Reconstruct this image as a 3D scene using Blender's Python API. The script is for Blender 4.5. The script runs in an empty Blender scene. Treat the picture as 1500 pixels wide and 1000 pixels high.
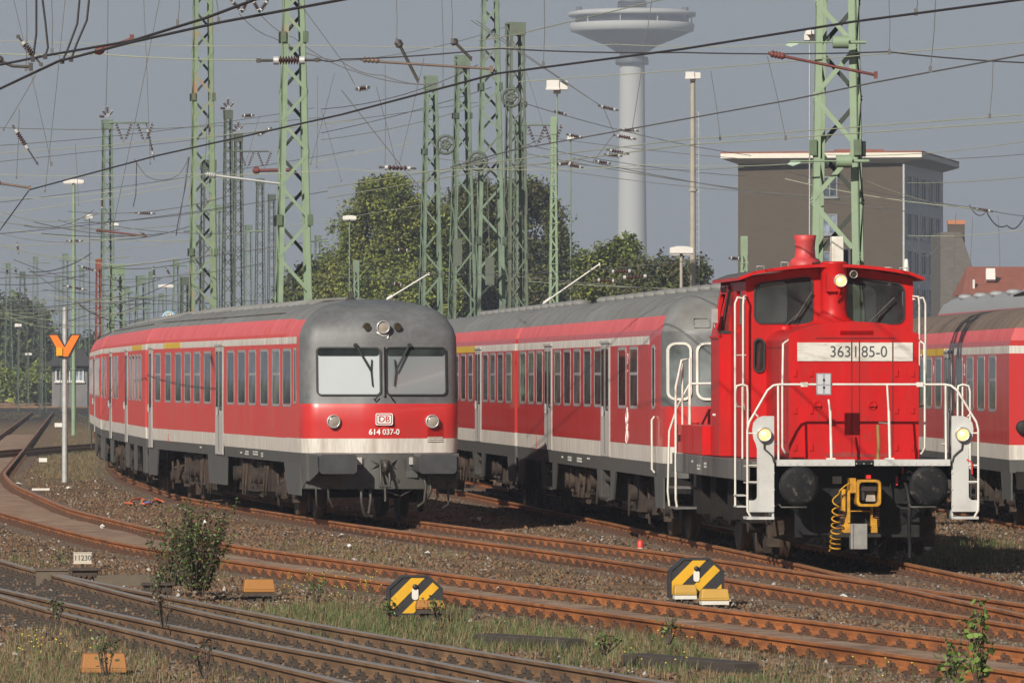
import bpy, bmesh, math, random
import numpy as np
from mathutils import Vector, Matrix
PI = math.pi
R = math.radians
rng = np.random.default_rng(7)
random.seed(7)
scene = bpy.context.scene
COL = scene.collection

# ------------------------------------------------------------------ camera
FPX, HZ, CAMZ = 9600.0, 552.0, 2.5          # focal length in photo pixels, horizon row, eye height
cam_d = bpy.data.cameras.new('camera')
cam = bpy.data.objects.new('camera', cam_d)
COL.objects.link(cam)
cam.location = (0, 0, CAMZ)
cam.rotation_euler = (PI/2 + math.atan((HZ-500)/FPX), 0, 0)
cam_d.sensor_width = 36
cam_d.lens = 36*FPX/1500
cam_d.clip_start = 1
cam_d.clip_end = 9000
scene.camera = cam

# ------------------------------------------------------------------ light
SUN_EL, SUN_AZ = R(29), R(206)               # sun behind the camera, to the left
w = bpy.data.worlds.new('World'); scene.world = w; w.use_nodes = True
nt = w.node_tree; nt.nodes.clear()
sky = nt.nodes.new('ShaderNodeTexSky'); sky.sky_type = 'NISHITA'; sky.sun_disc = False
sky.sun_elevation = SUN_EL; sky.sun_rotation = SUN_AZ
sky.air_density = 1.0; sky.dust_density = 1.0; sky.ozone_density = 2.0
hs = nt.nodes.new('ShaderNodeHueSaturation'); hs.inputs['Saturation'].default_value = 0.80
bg = nt.nodes.new('ShaderNodeBackground'); bg.inputs[1].default_value = 0.08
wo = nt.nodes.new('ShaderNodeOutputWorld')
nt.links.new(sky.outputs[0], hs.inputs['Color']); 
mxs = nt.nodes.new('ShaderNodeMix'); mxs.data_type = 'RGBA'; mxs.inputs[0].default_value = .75      # overcast-bright haze veils the clear sky evenly
mxs.inputs[7].default_value = (2.7, 3.05, 3.5, 1)
wtc = nt.nodes.new('ShaderNodeTexCoord'); wsp = nt.nodes.new('ShaderNodeSeparateXYZ'); wmr = nt.nodes.new('ShaderNodeMapRange')
wmr.inputs[1].default_value = .02; wmr.inputs[2].default_value = .45; wmr.inputs[3].default_value = .82; wmr.inputs[4].default_value = .12   # the veil thins towards the zenith
hs.inputs['Value'].default_value = .55
nt.links.new(wtc.outputs['Generated'], wsp.inputs[0]); nt.links.new(wsp.outputs[2], wmr.inputs[0]); nt.links.new(wmr.outputs[0], mxs.inputs[0])
nt.links.new(hs.outputs[0], mxs.inputs[6]); nt.links.new(mxs.outputs[2], bg.inputs[0]); nt.links.new(bg.outputs[0], wo.inputs[0])
sun_d = bpy.data.lights.new('sun', 'SUN'); sun_d.energy = 5.0; sun_d.angle = R(0.5); sun_d.color = (1, .93, .82)
sun = bpy.data.objects.new('sun', sun_d); COL.objects.link(sun)
sun.location = (-60, -60, 60)
_d = Vector((math.sin(R(26))*math.cos(SUN_EL), math.cos(R(26))*math.cos(SUN_EL), -math.sin(SUN_EL)))
sun.rotation_euler = _d.to_track_quat('-Z', 'Y').to_euler()
scene.view_settings.view_transform = 'Standard'
scene.view_settings.look = 'None'
scene.view_settings.exposure = 0.2
scene.view_settings.gamma = 1.0
scene.cycles.max_bounces = 6
scene.cycles.transparent_max_bounces = 16
scene.cycles.volume_bounces = 0

# ------------------------------------------------------------------ helpers
def gp(x, y, z=0.0):
    """photo pixel of a point known to lie at height z -> world point"""
    s = (y-HZ)/(CAMZ-z)
    return Vector(((x-750)/s, FPX/s, z))
def at(x, y, Y):
    """photo pixel at depth Y -> world point"""
    return Vector(((x-750)*Y/FPX, Y, CAMZ-(y-HZ)*Y/FPX))

def srgb(r, g, b):
    f = lambda c: c/12.92 if c <= .04045 else ((c+.055)/1.055)**2.4
    return (f(r/255), f(g/255), f(b/255))

MATS = {}
def mat(name, col, rough=.6, metal=0.0, var=.15, scale=4.0, col2=None, mix2=.0, stretch=(1, 1, 1), bump=0.0, bscale=30.0, coat=0.0, spec=.5, scale2=1.2, sharp2=.12):
    """painted / weathered surface: base colour broken by fine noise, a second (dirt, rust) colour in patches"""
    if name in MATS: return MATS[name]
    m = bpy.data.materials.new(name); m.use_nodes = True
    n = m.node_tree; b = n.nodes['Principled BSDF']
    tc = n.nodes.new('ShaderNodeTexCoord'); mp = n.nodes.new('ShaderNodeMapping')
    mp.inputs['Scale'].default_value = stretch
    n.links.new(tc.outputs['Object'], mp.inputs[0])
    nz = n.nodes.new('ShaderNodeTexNoise'); nz.inputs['Scale'].default_value = scale; nz.inputs['Detail'].default_value = 6; nz.inputs['Roughness'].default_value = .65
    n.links.new(mp.outputs[0], nz.inputs['Vector'])
    rp = n.nodes.new('ShaderNodeMapRange'); rp.inputs[1].default_value = .25; rp.inputs[2].default_value = .75
    rp.inputs[3].default_value = 1-var; rp.inputs[4].default_value = 1+var
    n.links.new(nz.outputs[0], rp.inputs[0])
    mu = n.nodes.new('ShaderNodeMix'); mu.data_type = 'RGBA'; mu.blend_type = 'MULTIPLY'; mu.inputs[0].default_value = 1
    mu.inputs[6].default_value = (*col, 1)
    n.links.new(rp.outputs[0], mu.inputs[7])
    out = mu.outputs[2]
    if col2 is not None:
        n2 = n.nodes.new('ShaderNodeTexNoise'); n2.inputs['Scale'].default_value = scale2; n2.inputs['Detail'].default_value = 8; n2.inputs['Roughness'].default_value = .7
        n.links.new(mp.outputs[0], n2.inputs['Vector'])
        r2 = n.nodes.new('ShaderNodeMapRange'); r2.inputs[1].default_value = .5-sharp2+(.5-mix2)*.4; r2.inputs[2].default_value = .5+sharp2+(.5-mix2)*.4
        n.links.new(n2.outputs[0], r2.inputs[0])
        m2 = n.nodes.new('ShaderNodeMix'); m2.data_type = 'RGBA'
        n.links.new(r2.outputs[0], m2.inputs[0]); n.links.new(out, m2.inputs[6]); m2.inputs[7].default_value = (*col2, 1)
        out = m2.outputs[2]
    n.links.new(out, b.inputs['Base Color'])
    rr = n.nodes.new('ShaderNodeMapRange'); rr.inputs[3].default_value = max(.02, rough-.1); rr.inputs[4].default_value = min(1, rough+.12)
    n.links.new(nz.outputs[0], rr.inputs[0]); n.links.new(rr.outputs[0], b.inputs['Roughness'])
    b.inputs['Metallic'].default_value = metal
    b.inputs['Specular IOR Level'].default_value = spec
    b.inputs['Coat Weight'].default_value = coat
    if bump:
        bn = n.nodes.new('ShaderNodeTexNoise'); bn.inputs['Scale'].default_value = bscale; bn.inputs['Detail'].default_value = 5
        n.links.new(mp.outputs[0], bn.inputs['Vector'])
        bp = n.nodes.new('ShaderNodeBump'); bp.inputs['Strength'].default_value = min(1, bump); bp.inputs['Distance'].default_value = .02
        n.links.new(bn.outputs[0], bp.inputs['Height']); n.links.new(bp.outputs[0], b.inputs['Normal'])
    MATS[name] = m
    return m

def glass_mat(name, tint=(.05, .06, .06), clear=.0, rough=.03):
    if name in MATS: return MATS[name]
    m = bpy.data.materials.new(name); m.use_nodes = True
    n = m.node_tree; b = n.nodes['Principled BSDF']
    b.inputs['Base Color'].default_value = (*tint, 1); b.inputs['Roughness'].default_value = rough
    b.inputs['Specular IOR Level'].default_value = .5; b.inputs['IOR'].default_value = 1.22
    tc = n.nodes.new('ShaderNodeTexCoord')
    nz = n.nodes.new('ShaderNodeTexNoise'); nz.inputs['Scale'].default_value = 1.7; nz.inputs['Detail'].default_value = 4
    n.links.new(tc.outputs['Object'], nz.inputs['Vector'])
    bp = n.nodes.new('ShaderNodeBump'); bp.inputs['Strength'].default_value = .12; bp.inputs['Distance'].default_value = .02
    n.links.new(nz.outputs[0], bp.inputs['Height']); n.links.new(bp.outputs[0], b.inputs['Normal'])
    rp = n.nodes.new('ShaderNodeMapRange'); rp.inputs[1].default_value = .35; rp.inputs[2].default_value = .65; rp.inputs[3].default_value = .5; rp.inputs[4].default_value = 1.7
    n.links.new(nz.outputs[0], rp.inputs[0])
    mu = n.nodes.new('ShaderNodeMix'); mu.data_type = 'RGBA'; mu.blend_type = 'MULTIPLY'; mu.inputs[0].default_value = 1
    mu.inputs[6].default_value = (*tint, 1)
    oi = n.nodes.new('ShaderNodeObjectInfo'); pw = n.nodes.new('ShaderNodeMapRange'); pw.inputs[3].default_value = .25; pw.inputs[4].default_value = 1.9
    n.links.new(oi.outputs['Random'], pw.inputs[0]); mm = n.nodes.new('ShaderNodeMath'); mm.operation = 'MULTIPLY'; n.links.new(rp.outputs[0], mm.inputs[0]); n.links.new(pw.outputs[0], mm.inputs[1]); n.links.new(mm.outputs[0], mu.inputs[7]); n.links.new(mu.outputs[2], b.inputs['Base Color'])
    if clear > 0:
        tr = n.nodes.new('ShaderNodeBsdfTransparent'); mx = n.nodes.new('ShaderNodeMixShader'); mx.inputs[0].default_value = clear
        o = n.nodes['Material Output']
        n.links.new(b.outputs[0], mx.inputs[1]); n.links.new(tr.outputs[0], mx.inputs[2]); n.links.new(mx.outputs[0], o.inputs[0])
    MATS[name] = m
    return m

def emit_mat(name, col, strength):
    if name in MATS: return MATS[name]
    m = bpy.data.materials.new(name); m.use_nodes = True
    b = m.node_tree.nodes['Principled BSDF']
    b.inputs['Base Color'].default_value = (*col, 1); b.inputs['Roughness'].default_value = .25
    b.inputs['Emission Color'].default_value = (*col, 1); b.inputs['Emission Strength'].default_value = strength
    MATS[name] = m
    return m

class MB:
    """collects shapes into one mesh"""
    def __init__(s): s.v = []; s.f = []; s.m = []; s.sm = []
    def add(s, vs, fs, m=0, smooth=False):
        o = len(s.v); s.v += [tuple(p) for p in vs]
        for f in fs: s.f.append(tuple(i+o for i in f)); s.m.append(m); s.sm.append(smooth)
        return s
    def box(s, c, d, m=0, rot=None):
        x, y, z = d[0]/2, d[1]/2, d[2]/2
        vs = [Vector(p) for p in ((-x,-y,-z),(x,-y,-z),(x,y,-z),(-x,y,-z),(-x,-y,z),(x,-y,z),(x,y,z),(-x,y,z))]
        if rot is not None: vs = [rot @ p for p in vs]
        c = Vector(c)
        return s.add([p+c for p in vs], [(0,3,2,1),(4,5,6,7),(0,1,5,4),(1,2,6,5),(2,3,7,6),(3,0,4,7)], m)
    def b2(s, a, b, m=0):
        return s.box([(a[i]+b[i])/2 for i in range(3)], [abs(b[i]-a[i]) for i in range(3)], m)
    def cyl(s, p0, p1, r0, r1=None, n=12, m=0, caps=True, smooth=True):
        p0, p1 = Vector(p0), Vector(p1); r1 = r0 if r1 is None else r1
        d = (p1-p0).normalized(); u = d.orthogonal().normalized(); w_ = d.cross(u)
        vs = []
        for p, r in ((p0, r0), (p1, r1)):
            vs += [p + (u*math.cos(2*PI*i/n) + w_*math.sin(2*PI*i/n))*r for i in range(n)]
        s.add(vs, [(i, (i+1) % n, n+(i+1) % n, n+i) for i in range(n)], m, smooth)
        if caps: s.add(vs, [tuple(range(n-1, -1, -1)), tuple(range(n, 2*n))], m)
        return s
    def tube(s, pts, r, n=6, m=0):
        pts = [Vector(p) for p in pts]
        u = None; vs = []
        for i, p in enumerate(pts):
            d = (pts[min(i+1, len(pts)-1)] - pts[max(i-1, 0)]).normalized()
            u = (d.orthogonal() if u is None else u - d*u.dot(d))
            if u.length < 1e-4: u = d.orthogonal()
            u = u.normalized(); w_ = d.cross(u)
            rr = r[i] if isinstance(r, (list, tuple)) else r
            vs += [p + (u*math.cos(2*PI*k/n) + w_*math.sin(2*PI*k/n))*rr for k in range(n)]
        fs = []
        for i in range(len(pts)-1):
            fs += [(i*n+k, i*n+(k+1) % n, (i+1)*n+(k+1) % n, (i+1)*n+k) for k in range(n)]
        s.add(vs, fs, m, True)
        return s.add(vs, [tuple(range(n-1, -1, -1)), tuple(range(len(vs)-n, len(vs)))], m)
    def lathe(s, prof, o, d, n=20, m=0, smooth=True):
        """prof: (radius, distance along d)"""
        o, d = Vector(o), Vector(d).normalized(); u = d.orthogonal().normalized(); w_ = d.cross(u)
        vs = []
        for r, h in prof: vs += [o + d*h + (u*math.cos(2*PI*k/n) + w_*math.sin(2*PI*k/n))*max(r, 1e-4) for k in range(n)]
        fs = []
        for i in range(len(prof)-1): fs += [(i*n+k, i*n+(k+1) % n, (i+1)*n+(k+1) % n, (i+1)*n+k) for k in range(n)]
        return s.add(vs, fs, m, smooth)
    def prism(s, pts, f0, f1, m=0, smooth=False):
        """pts 2-D outline; f0/f1 map a 2-D point to the two ends"""
        n = len(pts); vs = [f0(*p) for p in pts] + [f1(*p) for p in pts]
        s.add(vs, [tuple(range(n-1, -1, -1)), tuple(range(n, 2*n))], m)
        return s.add(vs, [(i, (i+1) % n, n+(i+1) % n, n+i) for i in range(n)], m, smooth)
    def px(s, pts, x0, x1, m=0): return s.prism(pts, lambda y, z: (x0, y, z), lambda y, z: (x1, y, z), m)
    def py(s, pts, y0, y1, m=0): return s.prism(pts, lambda x, z: (x, y0, z), lambda x, z: (x, y1, z), m)
    def pz(s, pts, z0, z1, m=0): return s.prism(pts, lambda x, y: (x, y, z0), lambda x, y: (x, y, z1), m)
    def grid(s, rows, mfun=None, m=0, smooth=True):
        nr, nc = len(rows), len(rows[0]); o = len(s.v)
        s.v += [tuple(p) for r in rows for p in r]
        for i in range(nr-1):
            for j in range(nc-1):
                s.f.append((o+i*nc+j, o+i*nc+j+1, o+(i+1)*nc+j+1, o+(i+1)*nc+j))
                s.m.append(mfun(i, j) if mfun else m); s.sm.append(smooth)
        return s
    def mesh(s, name, mats, fix=True, sharp=None):
        me = bpy.data.meshes.new(name)
        me.from_pydata(s.v, [], s.f)
        for m_ in (mats if isinstance(mats, (list, tuple)) else [mats]): me.materials.append(m_)
        me.polygons.foreach_set('material_index', s.m)
        me.polygons.foreach_set('use_smooth', s.sm)
        if fix:
            bm = bmesh.new(); bm.from_mesh(me); bmesh.ops.recalc_face_normals(bm, faces=bm.faces); bm.to_mesh(me); bm.free()
        if sharp: me.set_sharp_from_angle(angle=sharp)
        me.update()
        return me

def link(name, data, parent=None, loc=None, rotz=None):
    o = bpy.data.objects.new(name, data); COL.objects.link(o)
    if parent: o.parent = parent
    if loc is not None: o.location = loc
    if rotz is not None: o.rotation_euler = (0, 0, rotz)
    return o
def obj(name, mb, mats, parent=None, bevel=0, sharp=None, loc=None, rotz=None, seg=2):
    o = link(name, mb.mesh(name, mats, sharp=sharp), parent, loc, rotz)
    if bevel:
        bv = o.modifiers.new('bevel', 'BEVEL'); bv.width = bevel; bv.segments = seg; bv.limit_method = 'ANGLE'; bv.angle_limit = .6; bv.harden_normals = True
    return o
def tag(o, label=None, cat=None, group=None, kind=None):
    if label: o['label'] = label
    if cat: o['category'] = cat
    if group: o['group'] = group
    if kind: o['kind'] = kind
    return o
def thing(name, label, cat, loc=(0, 0, 0), rotz=0, group=None):
    o = link(name, None, None, loc, rotz); o.empty_display_size = .3
    return tag(o, label, cat, group)
def dup(o, parent=None, loc=None, rotz=None):
    c = o.copy(); COL.objects.link(c)
    if parent is not None: c.parent = parent
    if loc is not None: c.location = loc
    if rotz is not None: c.rotation_euler = (0, 0, rotz)
    for ch in o.children: dup(ch, c)
    return c
def text(name, body, size, mt, parent=None, loc=(0, 0, 0), rot=(PI/2, 0, 0), ext=.002, align='CENTER', sx=1.0, bold=0.0):
    cu = bpy.data.curves.new(name, 'FONT'); cu.body = body; cu.size = size; cu.extrude = ext; cu.align_x = align; cu.align_y = 'CENTER'; cu.offset = bold
    cu.materials.append(mt)
    tmp = bpy.data.objects.new(name, cu); COL.objects.link(tmp)
    me = bpy.data.meshes.new_from_object(tmp.evaluated_get(bpy.context.evaluated_depsgraph_get()))
    bpy.data.objects.remove(tmp); me.name = name
    if not me.materials: me.materials.append(mt)
    o = link(name, me, parent, loc); o.rotation_euler = rot; o.scale = (sx, 1, 1)
    return o
def rrect(x0, x1, z0, z1, r, n=5):
    p = []
    for cx, cz, a0 in ((x1-r, z1-r, 0), (x0+r, z1-r, 90), (x0+r, z0+r, 180), (x1-r, z0+r, 270)):
        for k in range(n+1):
            a = R(a0+90*k/n); p.append((cx+r*math.cos(a), cz+r*math.sin(a)))
    return p
def ring(mb, out, inn, fmap, m=0, depth=None):
    """flat band between two outlines of equal count; depth maps give it thickness"""
    n = len(out)
    a = [fmap(*p, 0) for p in out]; b = [fmap(*p, 0) for p in inn]
    c = [fmap(*p, 1) for p in out]; d = [fmap(*p, 1) for p in inn]
    vs = a+b+c+d; fs = []
    for i in range(n):
        j = (i+1) % n
        fs += [(i, j, n+j, n+i), (2*n+i, 3*n+i, 3*n+j, 2*n+j), (i, 2*n+i, 2*n+j, j), (n+i, n+j, 3*n+j, 3*n+i)]
    return mb.add(vs, fs, m)
def raw_mesh(name, verts, faces_flat, nper, mats, matidx=None, smooth=False):
    """big mesh from numpy arrays; every face has nper corners"""
    me = bpy.data.meshes.new(name); nf = len(faces_flat)//nper
    me.vertices.add(len(verts)); me.vertices.foreach_set('co', np.asarray(verts, np.float32).ravel())
    me.loops.add(nf*nper); me.loops.foreach_set('vertex_index', np.asarray(faces_flat, np.int32))
    me.polygons.add(nf); me.polygons.foreach_set('loop_start', np.arange(0, nf*nper, nper, dtype=np.int32))
    if smooth: me.polygons.foreach_set('use_smooth', np.ones(nf, bool))
    for m_ in mats: me.materials.append(m_)
    if matidx is not None: me.polygons.foreach_set('material_index', np.asarray(matidx, np.int32))
    me.update(calc_edges=True); me.validate()
    return me
# ------------------------------------------------------------------ track courses: measured (Y, X) centre points -> smooth X(Y)
def course(pts, y0, y1, win=14.0):
    pts = sorted(pts); ys = np.arange(y0-30, y1+30, .25)
    py = np.array([p[0] for p in pts]); px = np.array([p[1] for p in pts])
    xs = np.interp(ys, py, px)
    sl0 = (px[1]-px[0])/(py[1]-py[0]); sl1 = (px[-1]-px[-2])/(py[-1]-py[-2])
    xs = np.where(ys < py[0], px[0]+(ys-py[0])*sl0, xs); xs = np.where(ys > py[-1], px[-1]+(ys-py[-1])*sl1, xs)
    k = int(win/.25); ker = np.hanning(k+2); ker /= ker.sum()
    pad = len(ker)//2
    sl = (xs[1]-xs[0]); sr = xs[-1]-xs[-2]
    ext = np.concatenate([xs[0]+sl*np.arange(-pad, 0), xs, xs[-1]+sr*np.arange(1, pad+1)])
    sm = np.convolve(ext, ker, 'same')[pad:pad+len(xs)]
    return lambda Y: float(np.interp(Y, ys, sm))
CA = course([(50, .22), (53.6, -.56), (61.5, -2.3), (71.6, -4.45), (88.6, -7.6), (110, -11.2), (140, -15.8)], 46, 140)   # foreground, straight route
CB = course([(50, 1.45), (53.9, .47), (64.7, -2.36), (79.2, -5.68), (84, -6.68), (88.6, -7.6)], 46, 88)                        # foreground, diverging route
CC = course([(50, 6.4), (60.4, 4.0), (72.1, 1.16), (89.6, -3.05), (98, -4.98), (106.7, -6.46), (124.4, -9.15), (152, -12.3), (170, -13.95), (209, -16.5), (338, -25), (520, -37)], 46, 500)
CD = course([(45, 8.9), (66.2, 5.9), (80.4, 3.62), (92.9, 1.62), (112.9, -2.2), (137, -6.17), (165.5, -9.05), (188, -10.75), (212, -12.2), (245, -14), (330, -18.6)], 46, 330)
CE = course([(50, 8.0), (69.6, 6.15), (82, 5.05), (90, 4.47), (101.7, 3.4), (115, 2.27), (124, 1.4), (147, -.65), (175, -3.1), (240, -8.5)], 46, 240)
CF = course([(40, 12.1), (110, 9.85), (124.8, 9.37), (240, 5.6)], 46, 260)
CG = course([(46, 19), (142, 13.5), (168, 12.2), (300, 5.6)], 60, 300)
CH = course([(190, -19.4), (214, -17.4), (240, -15.6), (300, -11.5)], 186, 300)                                              # far siding that crosses from the left

# ------------------------------------------------------------------ ground: one sheet to the horizon
def axis(lo, hi, step, far0, far1, g=1.25):
    a = list(np.arange(lo, hi+1e-6, step)); s_ = step
    while a[-1] < far1: s_ *= g; a.append(a[-1]+s_)
    s_ = step; b = []; x = lo
    while x > far0: s_ *= g; x -= s_; b.append(x)
    return np.array(b[::-1]+a)
gx = axis(-16, 13, .16, -2500, 2500); gy = axis(46, 135, .2, -60, 4200, 1.06)
def vnoise(x, y, seed):
    """cheap smooth value noise on arrays"""
    r_ = np.random.default_rng(seed).random((256, 256))
    xi = np.floor(x).astype(int); yi = np.floor(y).astype(int); fx = x-xi; fy = y-yi
    fx = fx*fx*(3-2*fx); fy = fy*fy*(3-2*fy)
    g_ = lambda a, b: r_[a % 256, b % 256]
    return (g_(xi, yi)*(1-fx)+g_(xi+1, yi)*fx)*(1-fy)+(g_(xi, yi+1)*(1-fx)+g_(xi+1, yi+1)*fx)*fy - .5
BED = -.165
def ground_z(x, y):
    x = np.asarray(x, float); y = np.asarray(y, float)
    z = BED + .05*vnoise(x*.7, y*.7, 1) + .035*vnoise(x*2.3, y*2.3, 2) + .02*vnoise(x*5.1, y*5.1, 3)
    near = np.zeros_like(z); yy = np.clip(y, 46, 330)
    for c in (CA, CB, CC, CD, CE, CF):
        cx = np.interp(yy.ravel(), np.arange(46, 331, 1.0), [c(v) for v in range(46, 331)]).reshape(yy.shape)
        near = np.maximum(near, np.clip(1.5-np.abs(x-cx), 0, .5)/.5)
    flat = BED-.012 + .012*vnoise(x*3.1, y*3.1, 5)
    z = z*(1-near*.85) + flat*near*.85
    far = np.clip((y-150)/150, 0, 1)
    return z*(1-far) + (BED-.02)*far
GX, GY = np.meshgrid(gx, gy)
GZ = ground_z(GX, GY)
nx, ny = len(gx), len(gy)
i0 = (np.arange(ny-1)[:, None]*nx + np.arange(nx-1)[None, :]).ravel()
fc = np.stack([i0, i0+1, i0+nx+1, i0+nx], 1).ravel()

def ground_material():
    m = bpy.data.materials.new('yard_ground'); m.use_nodes = True
    n = m.node_tree; b = n.nodes['Principled BSDF']; L = n.links.new
    tc = n.nodes.new('ShaderNodeTexCoord')
    def noise(sc, det=6, rough=.65, st=None):
        z = n.nodes.new('ShaderNodeTexNoise'); z.inputs['Scale'].default_value = sc; z.inputs['Detail'].default_value = det; z.inputs['Roughness'].default_value = rough
        if st:
            mp = n.nodes.new('ShaderNodeMapping'); mp.inputs['Scale'].default_value = st; mp.inputs['Rotation'].default_value = (0, 0, .22); L(tc.outputs['Object'], mp.inputs[0]); L(mp.outputs[0], z.inputs['Vector'])
        else: L(tc.outputs['Object'], z.inputs['Vector'])
        return z.outputs[0]
    def mix(f, a, c, lo=.4, hi=.6, bt='MIX'):
        r = n.nodes.new('ShaderNodeMapRange'); r.inputs[1].default_value = lo; r.inputs[2].default_value = hi; L(f, r.inputs[0])
        x = n.nodes.new('ShaderNodeMix'); x.data_type = 'RGBA'; x.blend_type = bt; L(r.outputs[0], x.inputs[0])
        for k, q in ((6, a), (7, c)):
            if isinstance(q, tuple): x.inputs[k].default_value = (*q, 1)
            else: L(q, x.inputs[k])
        return x.outputs[2]
    c = mix(noise(.55, 8), (.125, .074, .042), (.205, .132, .078), .38, .62)
    c = mix(noise(1.6, 8), c, (.235, .162, .10), .56, .72)
    c = mix(noise(.16, 4, .6, (1.6, .5, 1)), c, (.10, .088, .052), .52, .66)
    c = mix(noise(14, 3), c, (.064, .039, .023), .57, .75)
    # the beds of the tracks: sandy rust between the rails of the old sidings (colour by distance from nothing: plain noise veins)
    c = mix(noise(38, 2), c, (.30, .205, .14), .62, .8)
    # far fields beyond the yard turn to grass
    sp = n.nodes.new('ShaderNodeSeparateXYZ'); L(tc.outputs['Object'], sp.inputs[0])
    c = mix(sp.outputs[1], c, (.19, .135, .085), 150, 240)
    c = mix(sp.outputs[1], c, (.055, .05, .045), 330, 420)
    c = mix(sp.outputs[1], c, (.09, .11, .035), 900, 1000)
    L(c, b.inputs['Base Color']); b.inputs['Roughness'].default_value = .95; b.inputs['Specular IOR Level'].default_value = .15
    vo = n.nodes.new('ShaderNodeTexVoronoi'); vo.inputs['Scale'].default_value = 17; L(tc.outputs['Object'], vo.inputs['Vector'])
    bp = n.nodes.new('ShaderNodeBump'); bp.inputs['Strength'].default_value = .9; bp.inputs['Distance'].default_value = .035; L(vo.outputs['Distance'], bp.inputs['Height'])
    b2 = n.nodes.new('ShaderNodeBump'); b2.inputs['Strength'].default_value = .7; b2.inputs['Distance'].default_value = .02; L(noise(60, 4), b2.inputs['Height']); L(bp.outputs[0], b2.inputs['Normal'])
    L(b2.outputs[0], b.inputs['Normal'])
    return m
ground = link('ground', raw_mesh('ground', np.stack([GX, GY, GZ], -1).reshape(-1, 3), fc, 4, [ground_material()], smooth=True))
tag(ground, 'brown stony yard ground between the rusty tracks', 'ground', kind='structure')

# ------------------------------------------------------------------ tracks
RUST = mat('rust_rail', (.36, .125, .032), .75, var=.35, scale=3, col2=(.19, .066, .024), mix2=.45, scale2=.9, bump=.25, bscale=60, stretch=(1, 1, 3))
RUSTD = mat('brown_rail', (.20, .115, .058), .7, var=.3, scale=3, col2=(.11, .06, .034), mix2=.45, scale2=.9, bump=.2, bscale=60)
RAILTOP = mat('worn_rail_head', (.33, .17, .085), .45, metal=.35, var=.25, scale=5)
SHINY = mat('polished_rail_head', (.36, .30, .24), .38, metal=.6, var=.2, scale=5)
FAST = mat('rusty_fastening', (.085, .04, .022), .85, var=.4, scale=9, bump=.3)
FASTD = mat('dark_fastening', (.055, .04, .03), .8, var=.4, scale=9, bump=.3)
WOOD = mat('old_sleeper_wood', (.10, .07, .05), .9, var=.4, scale=6, stretch=(1, 6, 6), bump=.5, bscale=20)
WOODD = mat('oily_sleeper_wood', (.05, .04, .033), .85, var=.4, scale=6, stretch=(1, 6, 6), bump=.5, bscale=20)
RPROF = [(-.0625, -.149), (-.0625, -.138), (-.02, -.122), (-.009, -.108), (-.009, -.045), (-.034, -.034), (-.036, -.008), (-.028, 0), (.028, 0), (.036, -.008), (.034, -.034), (.009, -.045), (.009, -.108), (.02, -.122), (.0625, -.138), (.0625, -.149)]
def frame_at(c, Y):
    x = c(Y); dx = (c(Y+.5)-c(Y-.5)); t = Vector((dx, 1, 0)).normalized()
    return Vector((x, Y, 0)), t, Vector((t.y, -t.x, 0))
_sl = MB(); _sl.box((0, 0, -.225), (2.5, .25, .15))
_fs = MB()
for sx in (-1, 1):
    _fs.box((sx*.115, 0, -.132), (.10, .15, .026)); _fs.box((sx*.088, 0, -.105), (.05, .085, .04), rot=Matrix.Rotation(sx*.35, 3, 'Y'))
    _fs.cyl((sx*.115, 0, -.13), (sx*.115, 0, -.055), .017, n=6); _fs.cyl((sx*.115, 0, -.105), (sx*.115, 0, -.078), .03, n=6)
_fs.box((0, 0, -.1545), (.37, .17, .015))
MESH = {}
def track(name, label, c, y0, y1, railm, topm, fastm, woodm, dz=0.0, step=.65, full=100, fast=True, yfull=None):
    t = thing(name, label, 'railway track', (c(y0), y0, 0), 0, 'railway tracks of the yard')
    base = Vector((c(y0), y0, 0))
    for sd in (-1, 1):
        rows = []; Y = y0
        while Y <= y1:
            p, tt, nn = frame_at(c, Y); p = p + nn*(.75*sd) - base
            rows.append([p + nn*a + Vector((0, 0, b+dz)) for a, b in RPROF+RPROF[:1]])
            Y += 1.5 if Y < 220 else 5
        mb = MB(); mb.grid(rows, lambda i, j: 1 if 6 <= j <= 8 else 0, smooth=False)
        r_ = obj('rail', mb, [railm, topm], t)
    key = woodm.name+fastm.name
    if key not in MESH:
        MESH[key] = (_sl.mesh('sleeper', [woodm]), _fs.mesh('rail_fastening', [fastm]))
    ms, mf = MESH[key]
    k = 0; Y = y0+.2; rest = MB()
    while Y < min(y1, 230):
        p, tt, nn = frame_at(c, Y); q = p-base; rz = math.atan2(nn.y, nn.x)
        if k < full and (yfull is None or Y >= yfull):
            s_ = link('sleeper', ms, t, q+Vector((0, 0, dz)), rz+random.gauss(0, .006)); k += 1
            if fast:
                for sd in (-1, 1): link('rail_fastening', mf, s_, (.75*sd, 0, 0), random.gauss(0, .03))
        elif k >= full:
            rm = Matrix.Rotation(rz, 3, 'Z')
            rest.box(q+Vector((0, 0, -.225+dz)), (2.5, .25, .15), 0, rm)
            if fast:
                for sd in (-1, 1):
                    rest.box(q+nn*(.75*sd)+Vector((0, 0, -.125+dz)), (.36, .15, .06), 1, rm)
        Y += step
    if rest.v: tag(obj('sleeper', rest, [woodm, fastm], t), kind='stuff')
    return t
track('railway_track', 'foreground track with polished rail heads running to the bottom left', CA, 46.5, 138, RUSTD, SHINY, FASTD, WOODD)
track('railway_track', 'diverging foreground track merging with the polished one in dark sleepers', CB, 46.5, 86, RUSTD, SHINY, FASTD, WOODD, dz=-.003)
track('railway_track', 'rusty curved siding between the bush and the striped signals', CC, 54, 480, RUST, RAILTOP, FAST, WOOD)
track('railway_track', 'rusty track under the railcar with the grey nose', CD, 60, 326, RUST, RAILTOP, FAST, WOOD, dz=-.002)
track('railway_track', 'rusty track under the red shunting locomotive', CE, 64, 200, RUST, RAILTOP, FAST, WOOD, dz=-.005)
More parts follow.
